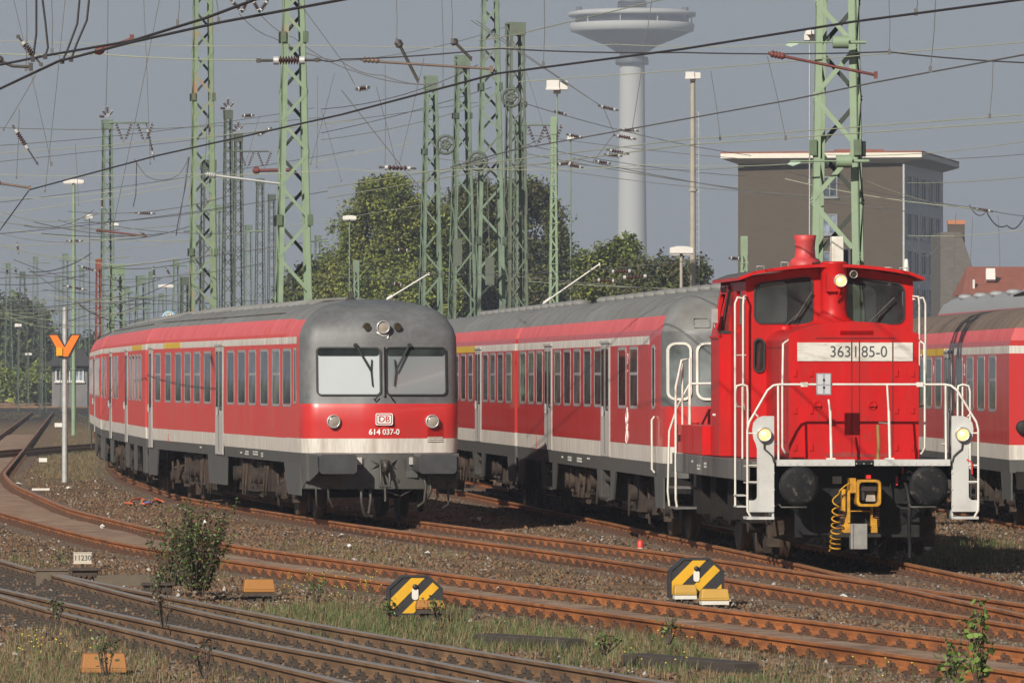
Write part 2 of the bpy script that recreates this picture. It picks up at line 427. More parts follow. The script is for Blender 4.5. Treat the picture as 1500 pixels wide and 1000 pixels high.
track('railway_track', 'rusty track under the coach with the brown stained roof', CF, 92, 200, RUST, RAILTOP, FAST, WOOD, dz=-.1, fast=False)
track('railway_track', 'far siding crossing the curved one at the left edge', CH, 188, 296, RUSTD, RUSTD, FASTD, WOODD, dz=-.004, fast=False)
for i, (ya, yb, lab) in enumerate([(560, 572, 'dark far track in front of the yellow flowered strip'), (610, 616, 'second dark far track in front of the yellow flowered strip')]):
    t = thing('railway_track', lab, 'railway track', (-60, ya, 0), 0, 'railway tracks of the yard')
    for sd in (-1, 1):
        mb = MB(); mb.tube([(-40, sd*.75*12, -.08), (0, 6*i+sd*.75*12, -.08), (70, (yb-ya)+sd*.75*12, -.08)], .12, 4); obj('rail', mb, RUSTD, t)

# sandy, rust stained fill lying level between the rails of the curved siding
rows = []
for Y in np.arange(54, 300, 1.2):
    p, tt, nn = frame_at(CC, float(Y)); rows.append([p+nn*a+Vector((0, 0, BED+.045+.010*math.sin(Y*.9+a*3)-(.03 if abs(a) > .5 else 0))) for a in (-.68, -.35, 0, .35, .68)])
mb = MB(); mb.grid(rows); tag(obj('sand_path', mb, mat('sandy_fill', (.31, .21, .14), .95, var=.25, scale=2.2, col2=(.15, .085, .05), mix2=.45, bump=.5, bscale=25)), kind='structure')
# ------------------------------------------------------------------ ballast stones, grass
def stones(name, label, cnt, sampler, smin, smax, mats):
    P = sampler(cnt); n_ = len(P)
    base = np.array([[1,0,0],[-1,0,0],[0,1,0],[0,-1,0],[0,0,1],[0,0,-1]], float)
    tri = np.array([[0,2,4],[2,1,4],[1,3,4],[3,0,4],[2,0,5],[1,2,5],[3,1,5],[0,3,5]])
    sc = rng.uniform(smin, smax, n_)[:, None, None]*rng.uniform(.55, 1.3, (n_, 6, 1))
    a = rng.uniform(0, 2*PI, n_); ca, sa = np.cos(a), np.sin(a)
    b_ = base[None]*sc; b_[:, :, 2] *= .75
    b_ += rng.normal(0, .2, b_.shape)*sc
    X = b_[:, :, 0]*ca[:, None]-b_[:, :, 1]*sa[:, None]; Y = b_[:, :, 0]*sa[:, None]+b_[:, :, 1]*ca[:, None]
    V = np.stack([X, Y, b_[:, :, 2]], -1) + P[:, None, :]
    F = (tri[None]+6*np.arange(n_)[:, None, None]).reshape(-1)
    mi = np.repeat(rng.choice(len(mats), n_, p=[.40, .27, .13, .02, .18]), 8)
    return tag(link(name, raw_mesh(name, V.reshape(-1, 3), F, 3, mats, mi)), label, 'gravel', kind='stuff')
def in_view(x, y, m=40):
    p = 750+FPX*x/y
    return (p > -m) & (p < 1500+m)
def samp_ground(cnt):
    u = rng.random(cnt*3); y = 1/(u*(1/215-1/52)+1/52)          # denser towards the camera's eye
    x = rng.uniform(-.088, .088, cnt*3)*y
    dens = .35+.9*vnoise(x*.6+7, y*.35, 11)+.45*vnoise(x*2, y*1.4, 12)+.2
    keep = rng.random(cnt*3) < dens
    x, y = x[keep][:cnt], y[keep][:cnt]
    return np.stack([x, y, ground_z(x, y)+.004], 1)
ST = [mat('stone_brown', (.15, .096, .057), .9, var=.3, scale=9), mat('stone_rust', (.165, .088, .042), .9, var=.3, scale=9), mat('stone_grey', (.18, .148, .11), .9, var=.25, scale=9), mat('stone_pale', (.36, .33, .30), .9, var=.2, scale=9), mat('stone_dark', (.055, .034, .024), .9, var=.3, scale=9)]
stones('ballast_gravel', 'loose brown ballast stones lying between the tracks', 165000, samp_ground, .018, .046, ST)

GRASS = [mat('grass_green', (.075, .115, .028), .7, var=.3, scale=1.5, col2=(.11, .12, .04), mix2=.4), mat('grass_dry', (.175, .125, .065), .8, var=.3, scale=1.5), mat('grass_straw', (.25, .18, .10), .8, var=.25, scale=2), mat('weed_dark', (.05, .07, .022), .7, var=.3, scale=2)]
def blades(name, label, pts, hmin, hmax, width, probs):
    n_ = len(pts); P = np.asarray(pts, float)
    a = rng.uniform(0, 2*PI, n_); h = rng.uniform(hmin, hmax, n_); lean = rng.uniform(.1, .7, n_)*h
    dx, dy = np.cos(a), np.sin(a); wx, wy = -dy*width, dx*width
    wx *= rng.uniform(.6, 1.3, n_); wy *= rng.uniform(.6, 1.3, n_)
    b0 = P+np.stack([wx, wy, 0*h], 1); b1 = P-np.stack([wx, wy, 0*h], 1)
    mid = P+np.stack([dx*lean*.3, dy*lean*.3, h*.6], 1)
    m0 = mid+np.stack([wx, wy, 0*h], 1)*.7; m1 = mid-np.stack([wx, wy, 0*h], 1)*.7
    tip = P+np.stack([dx*lean, dy*lean, h], 1)
    V = np.stack([b0, b1, m0, m1, tip], 1).reshape(-1, 3)
    F = (np.array([[0,1,3],[0,3,2],[2,3,4]])[None]+5*np.arange(n_)[:, None, None]).reshape(-1)
    mi = np.repeat(rng.choice(4, n_, p=probs), 3)
    return tag(link(name, raw_mesh(name, V, F, 3, GRASS, mi)), label, 'grass', kind='stuff')
def patch(regions):
    """regions in photo pixels on the ground: (x, y, rx, ry, count)"""
    out = []
    for (x, y, rx, ry, c) in regions:
        nt_ = max(1, c//9)
        for _ in range(nt_):
            a = random.uniform(0, 2*PI); r = math.sqrt(random.random())
            g = gp(x+rx*r*math.cos(a), y+ry*r*math.sin(a))
            for _ in range(9):
                out.append((g.x+random.gauss(0, .05), g.y+random.gauss(0, .09), 0))
    P = np.array(out); P[:, 2] = ground_z(P[:, 0], P[:, 1])-.01
    return P
blades('grass', 'green grass tufts growing beside the striped signal', patch([(470, 895, 130, 26, 6500), (560, 905, 60, 18, 2400), (720, 915, 130, 22, 3600), (900, 935, 120, 22, 2400), (640, 885, 50, 14, 1100), (980, 950, 60, 14, 900), (1090, 985, 80, 14, 900), (300, 880, 60, 14, 400), (1410, 795, 90, 22, 3200), (50, 805, 60, 10, 250), (880, 975, 40, 10, 200), (140, 905, 40, 8, 150)]), .04, .17, .0045, [.55, .2, .1, .15])
blades('dry_grass', 'straw coloured dry grass over the stony strips', patch([(120, 945, 130, 50, 7000), (60, 985, 80, 30, 3200), (330, 985, 110, 30, 1200), (560, 800, 120, 14, 1500), (440, 790, 60, 12, 600), (760, 915, 180, 26, 2300), (950, 930, 150, 30, 1500), (700, 830, 200, 16, 600), (880, 865, 110, 14, 600), (1150, 960, 160, 30, 1600), (1000, 985, 160, 20, 1200), (480, 880, 120, 22, 1200), (110, 680, 60, 16, 5200), (40, 690, 40, 14, 900), (120, 640, 40, 20, 5200), (110, 662, 50, 10, 3000), (20, 605, 40, 5, 2500), (105, 610, 40, 8, 2500), (1440, 800, 60, 20, 900), (300, 830, 60, 16, 400), (700, 990, 150, 12, 500), (1200, 840, 60, 6, 120)]), .03, .15, .0035, [.2, .45, .2, .15])
# ------------------------------------------------------------------ shared vehicle materials
RED = mat('traffic_red_paint', (.50, .024, .022), .34, var=.10, scale=1.2, col2=(.42, .03, .03), mix2=.35, stretch=(1.5, 1.5, .5), coat=.25, bump=.04, bscale=5)
REDF = mat('faded_red_paint', (.55, .048, .04), .5, var=.10, scale=1.3, col2=(.50, .085, .07), mix2=.35, stretch=(2, 2, .5), bump=.04, bscale=5)
REDR = mat('bleached_red_roof_edge', (.60, .115, .125), .6, var=.10, scale=1.3, col2=(.52, .08, .08), mix2=.4, stretch=(2, 2, .6))
REDL = mat('locomotive_red_paint', (.52, .006, .008), .42, spec=.25, var=.13, scale=2.2, col2=(.36, .016, .014), mix2=.42, coat=.05, bump=.06, bscale=6, stretch=(2.2, 2.2, .45), scale2=1.6, sharp2=.16)
WHITE = mat('dirty_white_stripe', (.60, .57, .52), .55, var=.10, scale=2, col2=(.40, .35, .30), mix2=.4, stretch=(6, 6, .7))
GREYR = mat('grey_roof_paint', (.195, .20, .195), .62, var=.12, scale=1.5, col2=(.14, .132, .12), mix2=.45, bump=.05, bscale=8)
GREYM = mat('slate_grey_mask', (.135, .14, .142), .5, var=.22, scale=9, col2=(.085, .085, .088), mix2=.4)
GREYS = mat('slate_grey_skirt', (.075, .08, .08), .5, var=.15, scale=2, col2=(.08, .07, .06), mix2=.4, stretch=(4, 4, .8))
BROWNR = mat('sooty_brown_roof', (.225, .165, .12), .65, var=.18, scale=1.2, col2=(.085, .055, .04), mix2=.5, stretch=(1, 2.2, .5), scale2=.9, sharp2=.2)
YEL = mat('first_class_yellow', (.62, .40, .03), .5, var=.1, scale=2)
DOORG = mat('light_grey_door', (.44, .43, .41), .5, var=.12, scale=2, col2=(.33, .30, .27), mix2=.4, stretch=(5, 5, .7))
ALU = mat('aluminium_window_frame', (.52, .52, .52), .36, metal=.6, var=.15, scale=5)
RUBBER = mat('black_rubber', (.018, .018, .018), .6, var=.2, scale=6)
GLASS = glass_mat('dark_carriage_glass', (.022, .028, .027))
GLASSB = glass_mat('curtained_carriage_glass', (.055, .055, .05), rough=.06)
UNDER = mat('brown_underfloor_dirt', (.062, .039, .025), .85, var=.4, scale=4, col2=(.020, .014, .011), mix2=.5, bump=.4, bscale=14)
UNDERD = mat('black_underfloor', (.017, .014, .012), .85, spec=.2, var=.4, scale=4, bump=.3)
WHEEL = mat('wheel_steel', (.09, .06, .042), .6, metal=.3, var=.3, scale=5)
RAILW = mat('white_handrail_paint', (.66, .64, .58), .45, var=.10, scale=5, col2=(.45, .38, .30), mix2=.25)
PLATEW = mat('light_grey_step_plate', (.50, .50, .48), .45, var=.08, scale=3, col2=(.38, .36, .33), mix2=.3)
BLACK = mat('black_buffer_beam', (.010, .010, .011), .6, spec=.25, var=.3, scale=5, col2=(.035, .03, .026), mix2=.35)
LETW = mat('white_lettering', (.75, .74, .71), .55, var=.05)
LETG = mat('grey_lettering', (.06, .065, .07), .55, var=.05)
LETR = mat('red_lettering', (.45, .02, .02), .5, var=.05)
BEIGE = mat('beige_lettering', (.42, .41, .38), .6, var=.1)

# ------------------------------------------------------------------ window, door, bogie kits (meshes shared by every copy)
def window_meshes(wd, ht, r, fr, split, fmat, gmat, nm):
    """window lying in the local x = 0 plane, looking to -x; origin at its centre"""
    key = (nm, wd, ht)
    if key in MESH: return MESH[key]
    f = MB(); o = rrect(-wd/2, wd/2, -ht/2, ht/2, r); i = rrect(-wd/2+fr, wd/2-fr, -ht/2+fr, ht/2-fr, max(.01, r-fr))
    ring(f, o, i, lambda y, z, k: (-.007 if k else .0, y, z))
    if split: f.b2((-.008, -wd/2+fr, .04), (0, wd/2-fr, .085))
    g = MB(); n_ = len(i); g.add([(-.003, p[0], p[1]) for p in i], [tuple(range(n_))])
    if split:                                                      # the tilting upper light sits a little out of plane
        g = MB()
        g.add([(-.003, p, q) for p, q in ((-wd/2+fr, -ht/2+fr), (wd/2-fr, -ht/2+fr), (wd/2-fr, .05), (-wd/2+fr, .05))], [(0, 1, 2, 3)])
        g.add([(-.006, p, q) for p, q in ((-wd/2+fr, .05), (wd/2-fr, .05))]+[(-.003, p, q) for p, q in ((wd/2-fr, ht/2-fr), (-wd/2+fr, ht/2-fr))], [(0, 1, 2, 3)])
    MESH[key] = (f.mesh('window', [fmat]), g.mesh('pane', [gmat]))
    return MESH[key]
def put_window(parent, side, x, y, z, kit, name='window'):
    wf, wp = kit
    o = link(name, wf, parent, (side*x, y, z), 0 if side < 0 else PI)
    link('pane', wp, o)
    return o
def fold_door(parent, side, x, y, z0, z1, wd, leaves=2, recess=.02):
    key = ('door', wd, z0, z1, leaves)
    if key not in MESH:
        d = MB(); h = z1-z0; lw = wd/leaves
        d.b2((-.006, -wd/2-.07, 0), (.0, wd/2+.07, h))
        for k in range(leaves):
            a = -wd/2+k*lw
            d.b2((-.014, a+.012, .01), (-.006, a+lw-.012, h-.02))
        d.b2((-.03, -wd/2-.09, h-.01), (0, wd/2+.09, h+.03))
        d.b2((-.018, -.012, .05), (-.014, .012, h-.1), 1)
        pn = MB()
        for k in range(leaves):
            a = -wd/2+k*lw
            p = rrect(a+lw*.24, a+lw*.76, h*.42, h*.93, .06)
            pn.add([(-.017, q[0], q[1]) for q in p], [tuple(range(len(p)))], 0)
            ring(pn, rrect(a+lw*.19, a+lw*.81, h*.405, h*.945, .08), p, lambda y, z, k: (-.019 if k else -.014, y, z), 1)
        hd = MB(); hd.box((-.06, .06, h*.40), (.03, .09, .05)); hd.box((-.06, -.05, h*.40), (.03, .03, .16))
        MESH[key] = (d.mesh('door', [DOORG, RUBBER]), pn.mesh('pane', [GLASS, RUBBER]), hd.mesh('door_handle', [ALU]))
    a, b, c = MESH[key]
    o = link('door', a, parent, (side*x, y, z0), 0 if side < 0 else PI); link('pane', b, o); link('door_handle', c, o)
    return o
def wheel_mesh(r):
    key = ('wheel', r)
    if key not in MESH:
        mb = MB()
        mb.lathe([(.05, -.05), (r*.55, -.02), (r*.86, -.03), (r-.01, -.065), (r, .0), (r+.005, .055), (r+.03, .062), (r+.03, .09), (r*.86, .07), (r*.5, .04), (.05, .06)], (0, 0, 0), (1, 0, 0), 28)
        mb.cyl((-.16, 0, 0), (-.04, 0, 0), .09, .11, 12)
        MESH[key] = mb.mesh('wheel', [WHEEL])
    return MESH[key]
def bogie(parent, y, wb=2.5, r=.46, z0=0):
    mb = MB()
    for s in (-1, 1):
        mb.px([(-wb/2-.55, .62), (-wb/2-.5, .75), (-.6, .72), (-.45, .55), (.45, .55), (.6, .72), (wb/2+.5, .75), (wb/2+.55, .62), (wb/2, .55), (.7, .5), (.5, .36), (-.5, .36), (-.7, .5), (-wb/2, .55)], s*.98-.05, s*.98+.05)
        for a in (-1, 1):
            mb.box((s*1.0, a*wb/2, r), (.2, .3, .28)); mb.cyl((s*1.1, a*wb/2, r), (s*1.18, a*wb/2, r), .11)
            for q in (-.3, .3):
                for k in range(4): mb.cyl((s*1.0, a*wb/2+q, .38+k*.075), (s*1.0, a*wb/2+q, .42+k*.075), .085, n=10)
        for k in range(5): mb.cyl((s*1.03, 0, .38+k*.07), (s*1.03, 0, .42+k*.07), .12, n=10)
        mb.tube([(s*1.12, -.5, .7), (s*1.16, -.2, .42), (s*1.14, .3, .8)], .03); mb.box((s*1.08, wb/2-.75, .5), (.12, .35, .18)); mb.box((s*1.05, -wb/2+.7, .42), (.1, .22, .3))
        mb.box((s*.98, -wb/2-.7, .3), (.06, .3, .35)); mb.tube([(s*1.1, wb/2+.4, .75), (s*1.12, wb/2+.1, .2), (s*1.0, wb/2+.6, .15)], .025)
    mb.box((0, 0, .55), (1.9, .5, .25))
    o = obj('bogie', mb, UNDER, parent, loc=(0, y, z0))
    for a in (-1, 1):
        for s in (-1, 1): link('wheel', wheel_mesh(r), o, (-.75 if s < 0 else .75, a*wb/2, r), 0 if s < 0 else PI)
        ax = MB(); ax.cyl((-.7, 0, 0), (.7, 0, 0), .08, n=8); obj('axle', ax, UNDERD, o, loc=(0, a*wb/2, r))
    return o
def underbox(parent, y0, y1, x, z0, z1, m=None, kind=0, seed=0):
    """equipment hung under the floor, on the side x < 0 or x > 0"""
    rd = random.Random(seed); s = -1 if x < 0 else 1; mb = MB()
    mb.b2((x-.3*s, y0, z0), (x, y1, z1))
    n_ = max(2, int((y1-y0)/.35))
    for k in range(n_):
        yy = y0+(k+.5)*(y1-y0)/n_
        t_ = rd.random()
        if t_ < .4: mb.box((x+s*.03, yy, (z0+z1)/2), (.06, .22, (z1-z0)*.7))
        elif t_ < .7: mb.cyl((x+s*.02, yy, (z0+z1)/2), (x+s*.13, yy, (z0+z1)/2), min(.14, (z1-z0)*.4))
        else: mb.tube([(x+s*.05, yy-.1, z1), (x+s*.1, yy, z0-.06), (x+s*.05, yy+.12, z1)], .02)
    mb.cyl((x-.15*s, y0+.05, z0-.06), (x-.15*s, y1-.05, z0-.06), .05, n=8)
    return obj('equipment_box', mb, m or UNDER, parent, bevel=.012)
def roof_vents(parent, ys, x, z, m):
    key = ('vent', m.name)
    if key not in MESH:
        mb = MB(); mb.lathe([(.17, 0), (.19, .02), (.19, .06), (.14, .10), (.05, .115), (0, .118)], (0, 0, 0), (0, 0, 1), 14)
        MESH[key] = mb.mesh('roof_vent', [m])
    for i, y in enumerate(ys): link('roof_vent', MESH[key], parent, (x, y, z))

def body_loft(prof, ys, mats, cap=True, xs=None):
    """prof: list of (half width, z, material of the band above); symmetric body along y"""
    mb = MB(); half = [(p[0], p[1]) for p in prof]; bm_ = [p[2] for p in prof]
    full = [(-x, z) for x, z in half]+[(x, z) for x, z in half[::-1]]
    fm = bm_[:-1]+[bm_[-1]]+bm_[:-1][::-1]
    rows = [[(x, y, z) for x, z in full] for y in ys]
    mb.grid(rows, lambda i, j: fm[j])
    if cap:
        for y in (ys[0], ys[-1]):
            for j in range(len(half)-1):
                (x0, z0), (x1, z1) = half[j], half[j+1]
                mb.add([(-x0, y, z0), (x0, y, z0), (x1, y, z1), (-x1, y, z1)], [(0, 1, 2, 3)], bm_[j])
    return mb

# ------------------------------------------------------------------ railcar with the grey nose (three cars)
RC_MATS = [GREYS, WHITE, REDF, REDR, GREYR, GREYM, RED]
RC = [(1.36, 1.0, 0), (1.375, 1.19, 1), (1.385, 1.43, 2), (1.39, 2.0, 2), (1.38, 3.08, 1), (1.375, 3.2, 2), (1.355, 3.26, 3), (1.30, 3.40, 3), (1.21, 3.53, 4), (1.04, 3.66, 4), (.80, 3.76, 4), (.45, 3.84, 4), (.15, 3.87, 4), (.02, 3.872, 4)]
def side_x(z, prof=RC):
    return float(np.interp(z, [p[1] for p in prof], [p[0] for p in prof]))
def skirt_row(parent, spans, x, ztop=1.0, zbot=.45, m=None):
    """trapezoid skirts below the floor line; spans: (y0, y1, slope0, slope1)"""
    for s in (-1, 1):
        for (a, b, sa, sb) in spans:
            mb = MB(); mb.px([(a-sa, ztop), (b+sb, ztop), (b, zbot), (a, zbot)], s*x-.015, s*x+.015)
            obj('skirt', mb, m or GREYS, parent)
RC_WIN_Y = [1.6, 3.15, 4.85, 6.65, 8.3, 10.05, 13.9, 15.7, 17.4, 19.1, 21.0, 23.0]
RC_SPLIT = {0: 0, 1: 1, 2: 0, 3: 1, 4: 0, 5: 0, 6: 0, 7: 1, 8: 1, 9: 0, 10: 1, 11: 1}
def railcar_body(t, y0, y1, win, doors, enddoor=True, yellow=None, stain=True):
    ys = list(np.linspace(y0, y1, 12))
    obj('body', body_loft(RC, ys, RC_MATS), RC_MATS, t, sharp=R(25))
    k0 = window_meshes(1.16, 1.02, .09, .045, 0, ALU, GLASS, 'rc_fixed'); k1 = window_meshes(1.12, 1.02, .09, .045, 1, ALU, GLASSB, 'rc_split')
    for s in (-1, 1):
        for i, y in win: put_window(t, s, 1.387, y, 2.49, k1 if RC_SPLIT[i] else k0)
        for y in doors: fold_door(t, s, 1.384, y, 1.02, 3.10, 1.22)
        if enddoor: fold_door(t, s, 1.384, y1-.72, 1.02, 3.10, .66, 1)
        if yellow:
            mb = MB(); mb.b2((s*1.3835, yellow[0], 3.085), (s*1.372, yellow[1], 3.195)); obj('class_stripe', mb, YEL, t)
    ribs = MB()
    for k in range(int((y1-y0-2.6)/1.0)):
        y = y0+2.6+k*1.0
        ribs.tube([(-.62, y, 3.80), (-.35, y, 3.885), (0, y, 3.905), (.35, y, 3.885), (.62, y, 3.80)], .035, 5)
    for s in (-1, 1): ribs.tube([(s*1.06, y0+2.4, 3.66), (s*1.06, y1-.2, 3.66)], .022, 4)
    obj('roof_rib', ribs, GREYR, t)
    bel = MB()
    bel.b2((-1.05, y1, 1.05), (1.05, y1+.32, 3.45)); obj('gangway_bellows', bel, RUBBER, t, bevel=.08)
def railcar_nose(t):
    """rounded driving end; the face is two flat halves that meet in a shallow keel"""
    zs = [.57, .80, 1.0, 1.19, 1.44, 1.7, 1.96, 2.04, 2.10, 2.6, 3.08, 3.2, 3.35, 3.50, 3.62, 3.72, 3.80, 3.85, 3.87]
    wv = [1.30, 1.34, 1.36, 1.375, 1.385, 1.39, 1.39, 1.39, 1.388, 1.384, 1.38, 1.375, 1.33, 1.235, 1.11, .93, .65, .35, .03]
    bk = [-.02, -.02, 0, 0, 0, -.01, -.02, .01, .03, .075, .12, .14, .175, .25, .37, .58, .92, 1.35, 1.95]
    cols = [(0, -.26), (.38, -.18), (.76, -.10), (1.10, -.03), (1.22, .01), (1.31, .09), (1.365, .22), (1.388, .40), (1.39, .7), (1.39, 2.3)]
    rows = []
    for z, wd, b in zip(zs, wv, bk):
        k = wd/1.39; row = []
        for i, (x, y) in enumerate(cols):
            yy = y*(1 if z < 3.4 else max(.15, 1-(z-3.4)*2)) + b
            if i >= 7: f_ = (y-.40)/1.9; yy = (.40+b)*(1-f_)+2.3*f_
            row.append((x*k, min(yy, 2.3), z))
        rows.append([(-p[0], p[1], p[2]) for p in row[::-1]]+row[1:])
    nc = len(rows[0])-1
    def mf(i, j):
        zc = (zs[i]+zs[i+1])/2; c = min(j, nc-1-j)               # 0 = rear of the side
        if zc < 1.19: return 0
        if zc < 1.44: return 1
        if zc < 2.04: return 6 if c > 1 else 2
        if c <= 1:
            if 3.08 < zc < 3.2 and c == 0: return 1
            if zc < 3.2: return 2
            return 3 if zc < 3.5 else 4
        return 5
    mb = MB(); mb.grid(rows, mf)
    obj('driving_end', mb, RC_MATS, t, sharp=R(28))
    return lambda x, z: (-.26+.208*abs(x)) + float(np.interp(z, zs, bk))
def railcar_front(t):
    fy = railcar_nose(t)
    off = lambda d: (lambda x, z: (x, fy(x, z)-d, z))
    for s in (-1, 1):
        xa, xb = (.04, 1.14)
        po = [(s*x, z) for x, z in rrect(xa, xb, 2.18, 3.02, .085)]
        pi_ = [(s*x, z) for x, z in rrect(xa+.028, xb-.028, 2.205, 2.995, .06)]
        g = MB(); ring(g, po, pi_, lambda x, z, k: off(.03 if k else -.02)(x, z))
        wn = obj('windscreen', g, RUBBER, t)
        p = MB(); p.add([off(.008)(x, z) for x, z in pi_], [tuple(range(len(pi_)))])
        obj('pane', p, BLINDGL if s < 0 else BLINDGR, wn)
        d = MB(); q = [(s*x, z) for x, z in rrect(xa+.03, xb-.03, 2.86, 2.992, .05)]
        d.add([off(.012)(x, z) for x, z in q], [tuple(range(len(q)))]); obj('pane', d, GLASS, wn)
        # wiper: arm from above, blade hanging
        wp = MB(); P0 = off(.06)(s*.47, 3.05); P1 = off(.07)(s*.22, 2.60)
        wp.cyl(off(.0)(s*.47, 3.05), off(.09)(s*.47, 3.05), .035, n=8); wp.tube([P0, P1], .014); wp.tube([(P0[0]-.03*s, P0[1], P0[2]-.02), (P1[0], P1[1], P1[2]+.04)], .007)
        wp.tube([off(.04)(s*.20, 2.80), off(.05)(s*.215, 2.60), off(.04)(s*.19, 2.34)], .012)
        obj('wiper', wp, RUBBER, t)
        h = MB(); c = off(0)(s*.86, 1.735)
        h.lathe([(.115, .0), (.118, .12), (.10, .13), (.095, .105)], (c[0], c[1]+.04, c[2]), (0, -1, 0), 24)
        hl = obj('headlight', h, ALU, t)
        l = MB(); l.lathe([(.096, .10), (.07, .118), (.03, .126), (0, .128)], (c[0], c[1]+.04, c[2]), (0, -1, 0), 24); obj('lens', l, LENS, hl)
        m_ = MB(); c = off(0)(s*.265, 3.36); m_.lathe([(.075, .02), (.078, -.005), (.06, -.01), (.055, -.015)], (c[0], c[1]+.02, c[2]), (0, 1, 0), 18); m_.lathe([(.062, .03), (0, .028)], (c[0], c[1]-.03, c[2]), (0, -1, 0), 18, 1)
        obj('marker_light', m_, [RUBBER, AMBERD], t)
        hk = MB(); q0 = off(.0)(s*.16, 2.12); hk.tube([q0, (q0[0], q0[1]-.07, q0[2]-.02), (q0[0]-s*.05, q0[1]-.08, q0[2]+.05)], .013); obj('hook', hk, RUBBER, t)
    h = MB(); c = off(0)(0, 3.36)
    h.lathe([(.11, -.05), (.118, .10), (.10, .115), (.095, .09)], c, (0, -1, 0), 24); hl = obj('headlight', h, ALU, t)
    l = MB(); l.lathe([(.096, .085), (.05, .10), (0, .104)], c, (0, -1, 0), 24); obj('lens', l, LENS, hl)
    st = MB(); st.tube([off(.012)(-.10, 3.27), off(.012)(0, 3.215), off(.012)(.10, 3.23), off(.012)(.08, 3.16)], .02, 5); obj('paint_patch', st, LETW, t)
    mu = MB(); mu.tube([off(.035)(0, 3.03), off(.035)(0, 2.17)], .02, 6); obj('windscreen_pillar', mu, GREYM, t)
    # badge and number
    b = MB(); ring(b, rrect(-.15, .15, 1.67, 1.875, .03), rrect(-.135, .135, 1.685, 1.86, .022), lambda x, z, k: (x, fy(0, 1.7)-.015-(.012 if k else 0), z))
    ring(b, rrect(-.118, .118, 1.702, 1.843, .02), rrect(-.098, .098, 1.722, 1.823, .015), lambda x, z, k: (x, fy(0, 1.7)-.015-(.012 if k else 0), z))
    b.b2((-.15, fy(0, 1.7)-.013, 1.672), (.15, fy(0, 1.7)+.07, 1.873), 1); b.b2((-.11, fy(0, 1.7)-.018, 1.71), (.11, fy(0, 1.7), 1.835), 0)
    bd = obj('badge', b, [LETW, RED], t)
    text('lettering', 'DB', .15, LETR, bd, (0, fy(0, 1.7)-.024, 1.772), ext=.004)
    text('number_lettering', '614', .135, LETW, t, (-.16, fy(.16, 1.55)-.012, 1.55), rot=(PI/2, 0, -math.atan(.208)), bold=.003); text('number_lettering', '037-0', .135, LETW, t, (.125, fy(.125, 1.55)-.012, 1.55), rot=(PI/2, 0, math.atan(.208)), bold=.003)
    gr = MB()
    for k in range(9):
        z = 1.64-k*.03; x0, x1 = .78, 1.06
        gr.add([(x0, fy(x0, z)-.006, z), (x1, fy(x1, z)-.006, z), (x1, fy(x1, z)-.022, z-.012), (x0, fy(x0, z)-.022, z-.012), (x0, fy(x0, z)-.006, z-.024), (x1, fy(x1, z)-.006, z-.024)], [(0, 1, 2, 3), (3, 2, 5, 4)], 0 if z > 1.47 else 1)
    obj('vent_grille', gr, [RED, WHITE], t)
    # apron, buffer fairings, coupling
    for s in (-1, 1):
        f = MB()
        f.prism(rrect(.54, 1.19, .84, 1.175, .07), lambda x, z: (s*x, -.78-.05*(x-.87)**2, z), lambda x, z: (s*(.87+(x-.87)*1.12), -.05, 1.02+(z-1.0)*1.0), 0)
        f.px([(-.10, .70), (.5, .55), (.5, 1.18), (-.10, 1.18)], s*1.06, s*1.33, 1)
        bf = obj('buffer', f, [BUFG, GREYS], t, bevel=.02)
        k_ = MB(); k_.add([(s*.52, -.04, .80), (s*1.20, -.2, .82), (s*1.33, .3, .60), (s*.60, .1, .55)], [(0, 1, 2, 3)]); k_.add([(s*1.20, -.70, .86), (s*1.33, .3, .60), (s*1.34, .3, 1.16), (s*1.21, -.70, 1.15)], [(0, 1, 2, 3)]); obj('fairing_panel', k_, GREYS, bf)
    a = MB(); a.b2((-1.1, -.12, .62), (1.1, .1, 1.17)); a.b2((-1.32, .0, .57), (1.32, .35, .78), 0)
    for s in (-1, 1): a.add([(s*.05, -.14, .98), (s*.30, -.14, 1.14), (s*.33, -.2, 1.11), (s*.08, -.2, .95)], [(0, 1, 2, 3)]); a.add([(s*.05, -.14, .98), (s*.30, -.14, .82), (s*.33, -.2, .85), (s*.08, -.2, 1.01)], [(0, 1, 2, 3)])
    obj('buffer_beam', a, GREYS, t, bevel=.015)
    c = MB(); c.tube([(0, -.12, 1.0), (0, -.4, 1.03), (0, -.47, .96), (0, -.42, .88), (0, -.34, .90)], .045, 8); c.box((0, -.2, 1.0), (.14, .2, .16))
    for s in (-1, 1): c.tube([(s*.07, -.3, 1.0), (s*.08, -.44, .74), (s*.06, -.42, .58)], .022)
    c.cyl((-.1, -.42, .62), (.1, -.42, .62), .03); c.tube([(0, -.42, .62), (.0, -.44, .36)], .025)
    obj('screw_coupling', c, UNDERG, t)
    c = MB()
    for s in (-1, 1):
        c.tube([(s*.30, -.14, 1.12), (s*.10, -.3, 1.0), (s*.30, -.14, .84)], .02, 5); c.box((s*.36, -.15, .98), (.06, .08, .22)); c.cyl((s*.22, -.12, .72), (s*.22, -.24, .72), .05, n=10)
        c.tube([(s*.95, -.1, .62), (s*.95, -.16, .42), (s*.85, -.05, .25)], .022, 5); c.tube([(s*1.15, -.02, .60), (s*1.15, -.1, .30), (s*1.05, .1, .22)], .02, 5)
        for k in range(5): c.cyl((s*(.2+.14*k), -.125, 1.145), (s*(.2+.14*k), -.15, 1.145), .016, n=6)
    c.box((0, -.13, 1.13), (.5, .06, .05)); c.b2((-.12, -.16, .60), (.12, -.08, .78)); c.tube([(-.1, -.1, .60), (.3, -.12, .44), (.55, -.1, .58)], .016, 5)
    obj('coupling_bracket', c, UNDERG, t)
